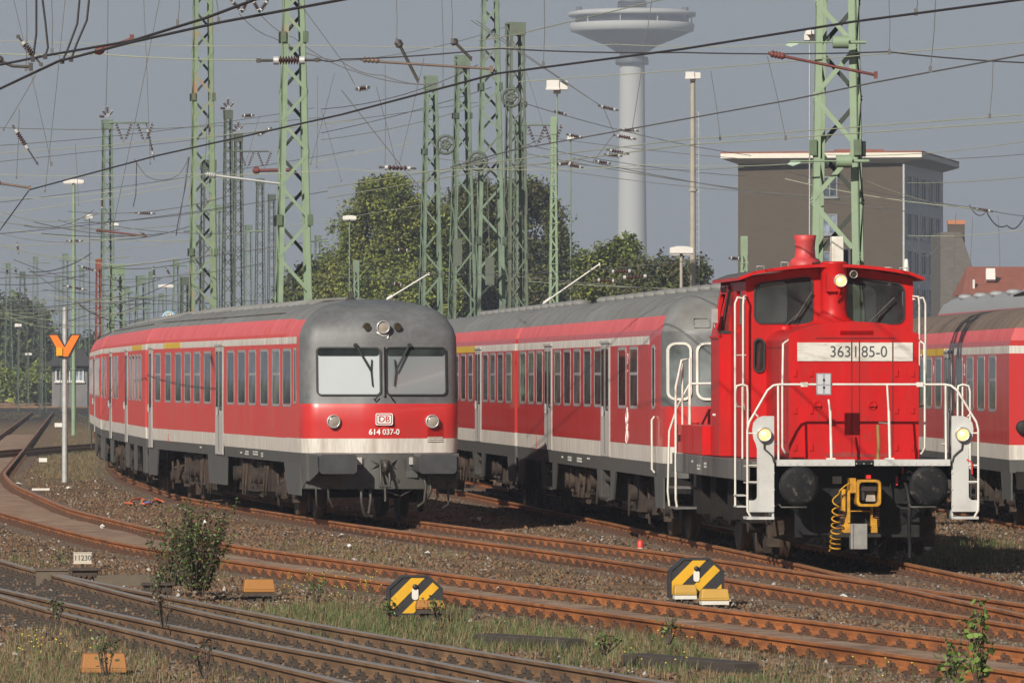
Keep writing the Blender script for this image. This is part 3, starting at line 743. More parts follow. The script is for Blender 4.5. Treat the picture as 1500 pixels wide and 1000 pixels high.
    sk = MB(); sk.box((-.42, -.18, 1.05), (.10, .08, .13)); sk.box((.50, -.18, 1.05), (.10, .08, .13)); sk.box((.50, -.16, .82), (.2, .08, .12), 1); sk.box((-.42, -.16, .86), (.12, .06, .06), 1)
    obj('cable_socket', sk, [DOORG, GREYS], t, bevel=.01)
    hz_ = MB()
    for pts in ([(-.40, -.16, .68), (-.40, -.3, .55), (-.40, -.32, .35), (-.34, -.25, .12), (-.2, -.2, .1)], [(.62, -.16, 1.0), (.68, -.3, .9), (.72, -.34, .6), (.70, -.3, .35), (.6, -.22, .27)], [(.72, -.16, 1.0), (.80, -.3, .85), (.81, -.32, .55), (.74, -.28, .4)], [(-.24, -.16, .7), (-.23, -.28, .4), (-.26, -.22, .15)]):
        hz_.tube(pts, .028, 7)
    hz_.box((-.40, -.28, .62), (.08, .08, .16)); hz_.box((.64, -.28, .98), (.08, .08, .10))
    obj('air_hose', hz_, UNDERG, t)
BLINDGL = mat('lowered_white_blind_behind_glass', (.42, .46, .47), .06, var=.05, scale=.8, coat=.6, spec=.6)
BLINDGR = mat('lowered_right_blind_behind_glass', (.20, .225, .235), .08, var=.05, scale=.8, coat=.5, spec=.5)  # right pane toned darker than the left one
LENS = mat('headlight_lens', (.30, .26, .22), .08, var=.15, scale=14, coat=.5)
AMBERD = mat('unlit_amber_lens', (.035, .028, .012), .15, var=.2)
BUFG = mat('dark_grey_buffer_fairing', (.05, .053, .056), .45, var=.25, scale=7, col2=(.035, .035, .035), mix2=.4)
UNDERG = mat('greasy_metal', (.06, .055, .048), .5, metal=.3, var=.4, scale=8)
def micro(parent, x, blocks, m=None):
    """weathered stencil marks, too small to read: rows of short dabs (y, z, count, rows)"""
    mb = MB()
    for (y, z, c_, rw) in blocks:
        for r_ in range(rw):
            for k in range(c_):
                if random.random() < .16: continue
                mb.b2((x-.003, y+k*.085, z-r_*.045), (x+.01, y+k*.085+.05, z-r_*.045+.03))
    obj('stencil_marks', mb, m or BEIGE, parent)
def on_track(c, Y):
    p, tt, nn = frame_at(c, Y); return p, math.atan2(-tt.x, tt.y)
def railcar(front, c, y_front, label, L=26.0, angle=None, origin=None):
    p0, a = origin if origin else (None, None)
    t = thing('railcar', label, 'railcar', p0, a, 'cars of the standing railcar')
    y0 = 2.3 if front else .3
    return t, y0
_x = CD
t, _ = railcar(True, CD, 113.3, 'railcar leading car with grey nose and dark twin windscreen', origin=((-2.25, 113.3, 0), R(9.17)))
railcar_front(t)
railcar_body(t, 2.3, 25.65, [(i, y+.5) for i, y in enumerate(RC_WIN_Y)], [12.4], yellow=(19.3, 22.3))
for s in (-1, 1): put_window(t, s, 1.392, .95, 2.52, window_meshes(.36, .98, .05, .05, 0, ALU, GLASS, 'rc_cab'), 'cab_window')
mb = MB(); mb.box((-.28, 1.9, 3.92), (.10, .10, .16)); mb.lathe([(.12, 0), (.05, .05), (0.01, .06)], (-.28, 1.9, 3.85), (0, 0, 1), 10); obj('antenna', mb, UNDERG, t)
skirt_row(t, [(.5, 2.2, 0, .55), (11.5, 13.4, .1, .1), (13.4, 14.3, 0, .3), (24.0, 25.6, .3, 0)], 1.345)
bogie(t, 4.0, r=.45); bogie(t, 21.6, r=.45)
for k, (a, b, z0, z1) in enumerate([(5.8, 8.2, .42, .95), (8.5, 10.9, .38, 1.0), (14.6, 16.6, .30, 1.0), (16.8, 18.6, .36, .95), (18.7, 19.9, .5, 1.0)]):
    underbox(t, a, b, -1.18, z0, z1, seed=k); underbox(t, a, b, 1.18, z0, z1, seed=k+9)
micro(t, -1.378, [(5.7, 1.10, 3, 2), (6.5, 1.12, 8, 2), (7.9, 1.11, 6, 2), (8.9, 1.08, 3, 1), (15.5, 1.11, 4, 1)]); micro(t, -1.386, [(21.5, 1.40, 1, 6)], LETR)
def follow(c, y, L):
    a = Vector((c(y), y, 0)); b = Vector((c(y+L*.985), y+L*.985, 0)); d = b-a
    return a, math.atan2(-d.x, d.y)
y_c2 = 139.7
o2 = follow(CD, y_c2, 25.2)
t2, _ = railcar(False, CD, 0, 'railcar middle car behind the leading one with tall end doors', origin=o2)
railcar_body(t2, .3, 24.9, [(i, y+1.2) for i, y in enumerate(RC_WIN_Y) if i not in (5, 9)], [9.9, 18.9], enddoor=False, yellow=(2, 7))
skirt_row(t2, [(.4, 1.9, 0, .2), (5.2, 6.4, .2, .2), (9.2, 10.8, .2, .2), (18.2, 19.7, .2, .2), (23.3, 24.8, .3, 0)], 1.345)
bogie(t2, 3.6, r=.45); bogie(t2, 21.0, r=.45)
for k, (a, b) in enumerate([(6.8, 9.0), (11.2, 14), (14.6, 17.8)]): underbox(t2, a, b, -1.18, .4, 1.0, seed=20+k)
o3 = follow(CD, y_c2+25.3, 25.2)
t3, _ = railcar(False, CD, 0, 'railcar rearmost car seen edge on at the far end', origin=o3)
railcar_body(t3, .3, 25.0, [(i, y+.9) for i, y in enumerate(RC_WIN_Y) if i not in (6,)], [12.4], enddoor=False)
skirt_row(t3, [(.4, 1.9, 0, .2), (11.5, 13.6, .2, .2), (23.3, 24.8, .3, 0)], 1.345)
bogie(t3, 3.6, r=.45); bogie(t3, 21.0, r=.45)
underbox(t3, 6, 10, -1.18, .4, 1.0, seed=31); underbox(t3, 14, 18, -1.18, .4, 1.0, seed=32)

# ------------------------------------------------------------------ red coaches
CO_MATS = [GREYS, WHITE, RED, REDR, GREYR, GREYM, BROWNR]
CO = [(1.40, .98, 0), (1.41, 1.20, 1), (1.412, 1.45, 2), (1.412, 2.0, 2), (1.412, 3.0, 1), (1.405, 3.13, 2), (1.385, 3.22, 3), (1.31, 3.43, 4), (1.17, 3.60, 4), (.95, 3.73, 4), (.65, 3.81, 4), (.3, 3.855, 4), (.02, 3.865, 4)]
CK0 = lambda: window_meshes(1.22, .98, .08, .05, 0, ALU, GLASS, 'co_fixed')
CK1 = lambda: window_meshes(1.18, .98, .08, .05, 1, ALU, GLASSB, 'co_split')
def coach(label, origin, L, y0, wins, doors, roofm=4, yellow=None, numbers=None, zoff=0, ribs=True, cap=True):
    t = thing('passenger_coach', label, 'coach', (origin[0].x, origin[0].y, zoff), origin[1], 'red passenger coaches')
    prof = [(a, b, (roofm if c == 4 else c)) for a, b, c in CO]
    obj('body', body_loft(prof, list(np.linspace(y0, L, 12)), CO_MATS, cap), CO_MATS, t, sharp=R(25))
    for s in (-1, 1):
        for y, sp in wins: put_window(t, s, 1.4105, y, 2.49, CK1() if sp else CK0())
        for y in doors: fold_door(t, s, 1.4105, y, 1.2, 3.06, 1.34)
        if yellow:
            mb = MB(); mb.b2((s*1.418, yellow[0], 3.0), (s*1.402, yellow[1], 3.128)); obj('class_stripe', mb, YEL, t)
    sp = [(.15 if y0 < .5 else .5, 1.5, 0, .25)]+[(y-1.15, y-.72, .35, 0) for y in doors]+[(y+.72, y+1.15, 0, .35) for y in doors]+[(L-1.3, L-.1, .3, 0)]
    skirt_row(t, sp, 1.39, .98, .52)
    for s in (-1, 1):
        for y in doors:
            mb = MB(); mb.b2((s*1.10, y-.62, .50), (s*1.44, y+.62, .54)); mb.b2((s*1.12, y-.62, .80), (s*1.36, y+.62, .83))
            for q in (-.66, .66): mb.b2((s*1.1, y+q-.02, .5), (s*1.40, y+q+.02, .98))
            mb.b2((s*1.08, y-.62, .5), (s*1.1, y+.62, .98), 1)
            obj('step', mb, [UNDERG, UNDER], t)
    if ribs: roof_vents(t, [1.5+1.62*k for k in range(int((L-2)/1.62))], 0, 3.865, CO_MATS[roofm])
    return t
LETV = lambda t, s, body, y, z, sz, m=LETW: text('lettering', body, sz, m, t, (s*1.416, y, z), (PI/2, 0, s*PI/2))
pE = Vector((3.67+.088*.55, 98.9-.55, 0))
aE = math.atan2(.0878, 1)
tE = coach('red coach coupled behind the locomotive, with a grey domed cab end', (pE, aE), 25.3, 2.4,
           [(4.6, 1), (6.35, 0), (10.2, 1), (11.95, 0), (13.75, 1), (15.5, 0), (17.25, 1), (20.75, 0), (22.4, 1), (24.1, 0)], [8.95, 19.0],)
def coach_cab(t):
    zs = [.98, 1.20, 1.45, 2.0, 2.06, 2.6, 3.13, 3.19, 3.22, 3.34, 3.43, 3.52, 3.60, 3.68, 3.76, 3.82, 3.865]
    wv = [1.40, 1.41, 1.412, 1.412, 1.412, 1.412, 1.405, 1.395, 1.385, 1.35, 1.31, 1.245, 1.17, 1.05, .86, .6, .03]
    bk = [0, 0, 0, 0, 0, .01, .03, .035, .05, .12, .19, .28, .39, .54, .78, 1.1, 1.8]
    cols = [(0, 0), (.45, .005), (.9, .03), (1.12, .08), (1.26, .17), (1.36, .32), (1.405, .50), (1.412, .7), (1.412, 2.4)]
    rows = []
    for z, wd, b in zip(zs, wv, bk):
        k = wd/1.412; row = []
        for i, (x, y) in enumerate(cols):
            yy = y+b
            if i >= 6: f_ = (y-.5)/1.9; yy = (.5+b)*(1-f_)+2.4*f_
            row.append((x*k, min(yy, 2.4), z))
        rows.append([(-p[0], p[1], p[2]) for p in row[::-1]]+row[1:])
    nc = len(rows[0])-1
    def mf(i, j):
        zc = (zs[i]+zs[i+1])/2; c = min(j, nc-1-j)
        if zc < 1.2: return 0
        if zc < 1.45: return 1
        if zc < 2.05: return 2
        if c < 1 and zc < 3.22: return 2
        if zc > 3.19: return 3 if (zc < 3.43 and c < 1) else 4
        return 5
    mb = MB(); mb.grid(rows, mf); obj('driving_end', mb, CO_MATS, t, sharp=R(28))
    bz = list(zip(zs, bk))
    fy = lambda x, z: float(np.interp(abs(x), [c[0] for c in cols[:8]], [c[1] for c in cols[:8]]))+float(np.interp(z, zs, bk))
    for s in (-1, 1):
        for xa, xb, r in ((1.02, 1.37, .12), (.40, .96, .14)):
            po = [(s*x, z) for x, z in rrect(xa, xb, 2.15, 3.02, r)]; pi_ = [(s*x, z) for x, z in rrect(xa+.035, xb-.035, 2.185, 2.985, r-.03)]
            g = MB(); ring(g, po, pi_, lambda x, z, k: (x, fy(x, z)-(.035 if k else -.02), z)); wn = obj('windscreen', g, RAILW, t)
            p = MB()
            # fan of strips so that the pane follows the rounded corner
            n_ = 8
            for k in range(n_):
                a0 = xa+.03+(xb-xa-.06)*k/n_; a1 = xa+.03+(xb-xa-.06)*(k+1)/n_
                p.add([(s*a0, fy(a0, 2.18)-.012, 2.18), (s*a1, fy(a1, 2.18)-.012, 2.18), (s*a1, fy(a1, 2.99)-.012, 2.99), (s*a0, fy(a0, 2.99)-.012, 2.99)], [(0, 1, 2, 3)])
            obj('pane', p, CABGL, wn)
        l = MB(); l.lathe([(.10, 0), (.10, .06), (.07, .07), (0, .072)], (s*.55, fy(.55, 3.25)+.02, 3.28), (0, -1, 0), 16); obj('headlight', l, [LENS], t)
        b = MB(); b.box((s*.98, .0, 1.78), (.1, .1, .08)); obj('lamp_bracket', b, RED, t)
        h = MB(); h.tube([(s*1.43, 1.45, 1.05), (s*1.47, 1.45, 1.1), (s*1.47, 1.45, 1.85), (s*1.43, 1.45, 1.9)], .018); obj('handrail', h, RAILW, t)
    ht = MB(); ring(ht, rrect(-1.0, -.74, 3.24, 3.40, .03), rrect(-.98, -.76, 3.26, 3.38, .02), lambda x, z, k: (x, fy(x, z)-(.02 if k else -.02), z)); obj('vent_cover', ht, GREYR, t)
    bb = MB(); bb.b2((-1.35, .15, .75), (1.35, .4, 1.0))
    for s in (-1, 1): bb.cyl((s*.875, .15, 1.05), (s*.875, -.5, 1.05), .1); bb.cyl((s*.875, -.5, 1.05), (s*.875, -.56, 1.05), .24)
    obj('buffer', bb, BLACK, t)
CABGL = glass_mat('cab_end_glass', (.075, .085, .085), rough=.05)
coach_cab(tE)
put_window(tE, -1, 1.4135, 1.75, 2.5, window_meshes(.42, .98, .06, .05, 0, ALU, GLASS, 'co_cab'), 'cab_window')
LETV(tE, -1, '2', 5.47, 2.78, .24); LETV(tE, -1, 'o', 5.47, 2.6, .06)
bk_ = MB()
for zz in (1.56, 1.86):
    pts = [(-1.416, 5.6+.16*math.cos(2*PI*k/20), zz+.11*math.sin(2*PI*k/20)) for k in range(21)]; bk_.tube(pts, .009, 4)
bk_.tube([(-1.416, 5.6, 1.56), (-1.416, 5.5, 1.75), (-1.416, 5.6, 1.86), (-1.416, 5.66, 1.72), (-1.416, 5.6, 1.56)], .009, 4); bk_.tube([(-1.416, 5.52, 1.78), (-1.416, 5.56, 2.02)], .009, 4)
obj('bicycle_emblem', bk_, LETW, tE)
micro(tE, -1.414, [(11.6, 1.12, 6, 1), (13.0, 1.10, 9, 2), (14.8, 1.10, 7, 2), (16.2, 1.09, 4, 1)]); micro(tE, -1.416, [(21.3, 1.40, 1, 6)], LETR)
bogie(tE, 3.6, r=.475); bogie(tE, 22.0, r=.475)
for k, (a, b, z0, z1) in enumerate([(6.2, 7.5, .35, .95), (10.5, 12.2, .45, .98), (12.6, 15.2, .5, .98), (15.8, 17.4, .4, .98)]):
    underbox(tE, a, b, -1.15, z0, z1, seed=40+k)
bx_ = MB(); bx_.b2((-1.08, 24.9, 1.0), (1.08, 25.55, 3.5)); obj('gangway_bellows', bx_, RUBBER, tE, bevel=.1)
o = pE + Vector((-math.sin(aE), math.cos(aE), 0))*25.75
tE2 = coach('red coach with yellow stripe half hidden by the railcar nose', (o, math.atan2(.0895, 1)), 26.1, .1,
            [(1.4, 1), (3.2, 0), (4.95, 1), (6.6, 0), (10.2, 1), (12.0, 0), (13.7, 1), (15.5, 0), (17.2, 1), (20.9, 0), (22.6, 1), (24.4, 0)], [8.3, 19.0], yellow=(8.9, 18))
bogie(tE2, 3.4, r=.475); bogie(tE2, 22.4, r=.475)
for k, (a, b) in enumerate([(5.5, 7.2), (10, 12.5), (13, 17)]): underbox(tE2, a, b, -1.15, .4, .98, seed=50+k)
# coach at the right edge
pF = Vector((CF(110.6), 110.6, 0)); aF = math.atan2(.033, 1)
tF = coach('red coach at the right edge with a sooty brown stained roof', (pF, aF), 26.1, .35,
           [(3.0, 1), (4.9, 0), (6.8, 1), (8.7, 0), (12.6, 0), (14.4, 1), (16.1, 0), (17.9, 1), (20.9, 0), (22.6, 1)], [10.7, 19.2], roofm=6, yellow=(11.4, 20), zoff=-.1, cap=True, ribs=False)
LETV(tF, -1, '2', 7.75, 2.72, .30); LETV(tF, -1, '1', 13.5, 2.72, .24)
bogie(tF, 3.6, r=.475); bogie(tF, 22.4, r=.475)
for k, (a, b) in enumerate([(6, 8), (10, 13), (14, 17)]): underbox(tF, a, b, -1.15, .4, .98, seed=60+k)
en = MB(); en.b2((-1.05, -.05, 1.0), (-.82, .36, 3.3)); en.b2((.82, -.05, 1.0), (1.05, .36, 3.3)); en.b2((-1.05, -.05, 3.05), (1.05, .36, 3.35)); obj('gangway_bellows', en, RUBBER, tF, bevel=.05)
for s in (-1, 1):
    en = MB(); en.cyl((s*.875, .4, 1.05), (s*.875, -.2, 1.05), .1); en.cyl((s*.875, -.2, 1.05), (s*.875, -.26, 1.05), .25); obj('buffer', en, BLACK, tF)
    tl = MB(); tl.lathe([(.12, 0), (.12, .1), (.09, .12), (0, .12)], (s*1.18, .36, 1.75), (0, -1, 0), 16); obj('tail_light', tl, BLACK, tF)
eb = MB(); eb.b2((-1.3, .2, .7), (1.3, .36, 1.0)); obj('buffer_beam', eb, UNDERD, tF)
# double deck coach beyond: only its pale roof shows
pG = Vector((CG(142), 142, 0)); aG = math.atan2((CG(142)-CG(168))/26, 1)
tG = thing('double_deck_coach', 'coach with a pale grey ribbed roof behind the brown roofed one', 'coach', pG, aG, 'red passenger coaches')
DD = [(1.36, .6, 2), (1.38, 1.2, 1), (1.38, 1.45, 2), (1.38, 3.9, 2), (1.34, 4.1, 4), (1.2, 4.34, 4), (.95, 4.48, 4), (.6, 4.57, 4), (.02, 4.61, 4)]
PALER = mat('pale_grey_roof', (.27, .275, .28), .5, var=.12, scale=2)
obj('body', body_loft(DD, [0, .4, 6, 12, 18, 24, 25.6], None), [GREYS, WHITE, RED, REDR, PALER], tG, sharp=R(30))
roof_vents(tG, [3.2*k+1 for k in range(8)], -.9, 4.47, PALER)
gl = MB()
for k in range(9): gl.tube([(-1.15, 9+.35*k, 4.40), (-.7, 9.2+.35*k, 4.56)], .03, 4, 0)
obj('roof_grille', gl, UNDERD, tG)
kG = window_meshes(1.5, .8, .1, .05, 0, ALU, GLASS, 'dd')
for s in (-1, 1):
    for k in range(10): put_window(tG, s, 1.382, 2.2+2.35*k, 3.4, kG); put_window(tG, s, 1.382, 2.2+2.35*k, 1.9, kG)
bogie(tG, 3.2); bogie(tG, 22.4)
# ------------------------------------------------------------------ red shunting locomotive, its cab end towards the camera
def holed(outer, holes, f, th, m=0, mb=None):
    """flat plate with openings; f maps (a, b, depth) to a point"""
    mb = mb or MB()
    bm = bmesh.new(); loops = [outer]+holes; es = []; idx = {}
    for lp in loops:
        vs = [bm.verts.new((p[0], p[1], 0)) for p in lp]
        es += [bm.edges.new((vs[i], vs[(i+1) % len(vs)])) for i in range(len(vs))]
    bmesh.ops.triangle_fill(bm, edges=es, use_beauty=True, use_dissolve=False)
    bm.verts.index_update()
    P = [(v.co.x, v.co.y) for v in bm.verts]; F = [tuple(v.index for v in fc_.verts) for fc_ in bm.faces]
    bm.free()
    mb.add([f(a, b, 0) for a, b in P], F, m); mb.add([f(a, b, th) for a, b in P], F, m)
    for lp in loops:
        n_ = len(lp); vs = [f(a, b, 0) for a, b in lp]+[f(a, b, th) for a, b in lp]
        mb.add(vs, [(i, (i+1) % n_, n_+(i+1) % n_, n_+i) for i in range(n_)], m)
    return mb
GALVM = mat('silver_mirror_housing', (.45, .45, .44), .4, metal=.5)
LO = thing('shunting_locomotive', 'bright red shunting locomotive with lit lamps and white railings', 'locomotive', (4.70, 87.5, 0), R(4.8))
GLASSC = glass_mat('clear_cab_glass', (.03, .035, .035), clear=.4)
LAMPON = emit_mat('lit_warm_lamp', (1.0, .60, .25), .42)
LAMPCORE = emit_mat('lit_lamp_core', (1.0, .74, .42), .75)
YELC = mat('coupler_yellow_paint', (.52, .26, .012), .5, var=.2, scale=6, col2=(.22, .10, .02), mix2=.35, scale2=5)
REDH = mat('red_lever', (.6, .02, .02), .4, var=.1)
STEEL = mat('bare_grey_steel', (.30, .29, .27), .45, metal=.4, var=.25, scale=7)
FRG = mat('frame_grey', (.16, .16, .155), .5, var=.2, scale=2, col2=(.06, .05, .045), mix2=.5, stretch=(1, 1, .4))
# underframe
f = MB()
for s in (-1, 1): f.b2((s*1.44, .75, 1.10), (s*1.49, 10.0, 1.38))
f.b2((-1.44, .6, 1.30), (1.44, 10.0, 1.37))
o = obj('frame', f, FRG, LO, bevel=.012)
micro(LO, -1.491, [(5.5, 1.26, 4, 2), (6.3, 1.22, 5, 2), (7.2, 1.27, 3, 1)])
f = MB(); f.b2((-.62, .7, .5), (.62, 9.9, 1.3)); f.b2((-1.0, 1.0, .75), (1.0, 9.6, 1.25))
for s in (-1, 1):
    f.b2((s*.66, 1.6, .45), (s*.74, 9.0, 1.2))
    for y in (2.2, 4.3, 6.4, 8.2): f.b2((s*.8, y, .5), (s*1.25, y+.7, 1.1))
    for y in (3.0, 5.2, 7.4):
        f.cyl((s*.92, y, .62), (s*1.12, y, .62), .17); f.cyl((s*1.12, y, .50), (s*1.2, y, .50), .1)
        for q in (-.45, .45): f.tube([(s*1.0, y+q, .95), (s*1.02, y+q*.6, .45)], .03)
    f.b2((s*1.08, 3.0, .46), (s*1.14, 7.4, .58))
obj('underframe', f, UNDERD, LO, bevel=.01)
for y in (3.0, 5.2, 7.4):
    for s in (-1, 1):
        wo_ = link('wheel', wheel_mesh(.62), LO, (-.75 if s < 0 else .75, y, .62), 0 if s < 0 else PI)
    a = MB(); a.cyl((-.7, y, .62), (.7, y, .62), .1, n=10); obj('axle', a, UNDERD, LO)
for s in (-1, 1):                                                     # sand pipes, brake hangers behind the front steps
    g = MB()
    for k in range(3):
        y = 1.7+k*.9
        g = MB() if k else g
        g.prism([(-.14, .52), (.14, .52), (.09, .2), (-.05, .08), (-.12, .25)], lambda a, z: (s*.98-.05, y+a, z), lambda a, z: (s*.98+.05, y+a, z)); obj('brake_shoe', g, UNDER, LO, bevel=.01)
    g = MB()
    g.tube([(s*1.1, 1.4, 1.1), (s*1.12, 1.6, .5), (s*.95, 1.7, .25)], .03); obj('sand_pipe', g, UNDER, LO); g = MB(); g.box((s*1.05, 1.35, .35), (.18, .2, .3)); obj('sand_box', g, UNDER, LO, bevel=.01); g = MB(); g.cyl((s*1.05, 2.6, .52), (s*1.25, 2.6, .52), .16)
    obj('brake_cylinder', g, UNDER, LO, bevel=.01)
# side boxes behind the cab, running boards
for s in (-1, 1):
    b = MB(); b.b2((s*.85, 6.3, 1.385), (s*1.46, 9.95, 1.80)); b.b2((s*1.462, 7.55, 1.40), (s*1.468, 7.57, 1.79)); b.b2((s*1.462, 8.7, 1.40), (s*1.468, 8.72, 1.79))
    b.box((s*1.47, 9.2, 1.6), (.03, .08, .10), 1); obj('side_box', b, [REDL, BLACK], LO, bevel=.015)
for s in (-1, 1):
    st = MB()
    for z in (.55, .85): st.b2((s*1.1, 9.5, z), (s*1.50, 10.3, z+.03))
    st.b2((s*1.1, 9.9, .55), (s*1.14, 10.3, 1.3)); obj('step', st, FRG, LO)
    h = MB()
    h.tube([(s*1.5, 10.3, .58), (s*1.52, 10.32, .8), (s*1.5, 10.3, 1.7), (s*1.38, 10.3, 2.05), (s*1.2, 10.3, 2.4), (0, 10.3, 2.42)], .017)
    h.tube([(s*1.47, 9.5, .58), (s*1.49, 9.5, .7), (s*1.49, 9.5, 2.35), (s*1.40, 9.5, 2.75), (s*1.28, 9.5, 2.78), (s*1.28, 9.5, 1.8)], .02); h.tube([(s*1.38, 9.6, 2.7), (s*1.38, 9.6, 1.8)], .018)
    h.tube([(s*1.2, 10.3, 2.38), (s*1.2, 10.3, 1.4)], .02)
    obj('handrail', h, RAILW, LO)
# rear long hood
h = MB(); arc = [(-.85, 1.38), (-.85, 3.0), (-.78, 3.12), (-.5, 3.19), (0, 3.22), (.5, 3.19), (.78, 3.12), (.85, 3.0), (.85, 1.38)]
h.py(arc, 6.35, 9.6); obj('long_hood', h, REDL, LO, bevel=.06)
# front hood
h = MB(); arc = [(-.885, 1.385), (-.885, 3.08), (-.60, 3.19), (-.30, 3.235), (0, 3.25), (.30, 3.235), (.60, 3.19), (.885, 3.08), (.885, 1.385)]
h.py(arc, 1.2, 3.71); hood = obj('front_hood', h, REDL, LO, bevel=.10, seg=5, loc=(0, -.2, 0))
g = MB()
for x in (-.03, .075, .53): g.b2((x-.006, 1.194, 1.45), (x+.006, 1.21, 3.0))
g.b2((-.52, 1.190, 3.02), (.56, 1.21, 3.032))
obj('door_seam', g, mat('dark_red_seam', (.10, .008, .008), .6), hood)
g = MB()
for z in (3.075, 3.095, 3.115): g.add([(-.19, 1.203, z), (.26, 1.203, z), (.26, 1.18, z+.006), (-.19, 1.18, z+.006), (-.19, 1.203, z+.016), (.26, 1.203, z+.016)], [(0, 1, 2, 3), (3, 2, 5, 4)])
obj('vent_slot', g, REDL, hood)
pn = MB()
for x0, x1 in ((-.77, -.04), (-.02, .065), (.085, .52), (.54, .80)): pn.b2((x0, 1.186, 2.715), (x1, 1.205, 2.965))
npl = obj('number_panel', pn, mat('scuffed_white_panel', (.62, .60, .55), .5, var=.08, scale=3, col2=(.36, .32, .27), mix2=.3, stretch=(1, 1, 5), scale2=3), hood)
for bd, x in (('363', -.185), ('1', .022), ('85-0', .275)): text('number_lettering', bd, .215, LETG, npl, (x, 1.183, 2.835), sx=.92)
for x, z in ((-.50, 2.12), (.25, 2.12)):
    k_ = MB(); k_.lathe([(.07, 0), (.06, .015), (.03, .005), (0, 0)], (x, 1.2, z), (0, -1, 0), 14); k_.box((x, 1.175, z-.01), (.10, .03, .025)); obj('door_handle', k_, REDL, hood, bevel=.004)
for x in (-.72, -.45, .42, .68):
    k_ = MB(); k_.lathe([(.09, 0), (.09, .05), (.06, .07), (0, .075)], (x, 2.9, 3.13+.05*(1-abs(x))), (0, 0, 1), 12); obj('filler_cap', k_, REDL, hood)
for s in (-1, 1):
    r_ = MB(); r_.tube([(s*.80, 1.15, 2.98), (s*.88, 1.05, 3.0), (s*.96, 1.02, 2.95), (s*.97, 1.02, 2.3), (s*.97, 1.02, 1.55), (s*.93, 1.02, 1.47), (s*.85, 1.17, 1.46)], .016); obj('handrail', r_, RAILW, LO)
g = MB()
for s in (-1, 1):
    for y in (1.75, 2.35, 2.95): g.b2((s*.884, y-.006, 1.45), (s*.889, y+.006, 3.0))
    for z in (1.62, 2.9): g.b2((s*.884, 1.5, z-.006), (s*.889, 3.6, z+.006))
obj('side_seam', g, MATS['dark_red_seam'], hood)
for x in (-.80, -.58, .58, .80):
    for z in (1.55, 2.05, 2.55): g = MB(); g.box((x, 1.196, z), (.05, .02, .09)); obj('hinge', g, REDL, hood, bevel=.004)
g = MB()
g.add([(-.36, 1.197, 1.42), (.5, 1.197, 1.42), (.56, 1.197, 1.47), (.2, 1.197, 1.455), (-.1, 1.197, 1.49), (-.42, 1.197, 1.46)], [(0, 1, 2, 3, 4, 5)])
for k in range(26):
    x = random.uniform(-.72, .72); z = random.uniform(1.5, 3.0); w_ = random.uniform(.004, .014); g.add([(x-w_, 1.1975, z), (x+w_, 1.1975, z), (x+w_*.4, 1.1975, z-random.uniform(.03, .20)), (x-w_*.3, 1.1975, z-random.uniform(.03, .16))], [(0, 1, 2, 3)])
obj('grime_mark', g, mat('dried_grime', (.26, .022, .018), .7, var=.3, scale=8), hood)
# cab
cz = lambda x: 4.03-.15*(x/1.2)**2
cab = MB()
outl = [(-1.17, 1.385), (1.17, 1.385)]+[(x, cz(x)-.02) for x in np.linspace(1.17, -1.17, 9)]
def winpoly(s, x0=.235, x1=1.05, z0=3.24):
    p = rrect(x0, x1, z0, 3.84, .11)
    q = []
    for x, z in p:
        if z > 3.5: z = z+.06-.11*((x-x0)/(x1-x0))
        q.append((s*x, z))
    return q if s > 0 else q[::-1]
oval = lambda s: [(s*.985+s*.07*math.cos(a), 2.80+(.14 if math.sin(a) > 0 else -.14)+.085*math.sin(a)) for a in np.linspace(0, 2*PI, 17)[:-1]]
holed(outl, [winpoly(-1), winpoly(1), oval(-1), oval(1)], lambda a, b, k: (a, 3.5+k, b), .07, 0, cab)
holed([(-1.2, 1.385), (1.2, 1.385)]+[(x, cz(x)-.02) for x in np.linspace(1.2, -1.2, 9)], [winpoly(-1), winpoly(1)], lambda a, b, k: (a, 6.2+k, b), .06, 0, cab)
for s in (-1, 1):
    # narrow front part of the side, then the wider rear part with its sloping upper wall
    holed([(3.57, 1.385), (5.3, 1.385), (5.3, 3.83), (3.57, 3.83)], [rrect(4.0, 4.6, 3.1, 3.7, .08)], lambda a, b, k: (s*(1.17-k), a, b), .05, 0, cab)
    holed([(5.3, 1.385), (6.2, 1.385), (6.2, 3.08), (5.3, 3.08)], [], lambda a, b, k: (s*(1.34-k), a, b), .05, 0, cab)
    holed([(5.3, 3.08), (6.2, 3.08), (6.2, 3.80), (5.3, 3.80)], [rrect(5.4, 6.05, 3.18, 3.68, .08)], lambda a, b, k: (s*(1.34-k-.14*(b-3.08)/.72), a, b), .05, 0, cab)
    # forward facing wall of the wide part with the slanted look-out
    cab.b2((s*1.11, 5.29, 1.385), (s*1.338, 5.25, 3.082))
    o_ = [(1.12, 3.083), (1.34, 3.083), (1.20, 3.80), (1.10, 3.80)]; i_ = [(1.20, 3.13), (1.375, 3.13), (1.225, 3.72), (1.14, 3.72)]
    ring(cab, [(s*x, z) for x, z in o_], [(s*x, z) for x, z in i_], lambda x, z, k: (x, 5.25 if k else 5.29, z))
    holed([(s*1.1, 1.385), (s*1.34, 1.385), (s*1.34, 3.08), (s*1.20, 3.80), (s*1.1, 3.80)], [], lambda a, b, k: (a, 6.2+k, b), .05, 0, cab)
    cab.b2((s*1.36, 5.25, 3.05), (s*1.30, 6.25, 3.085))
cab.b2((-1.1, 3.6, 1.40), (1.1, 6.2, 1.46), 0)
CABM = obj('cab', cab, REDL, LO)
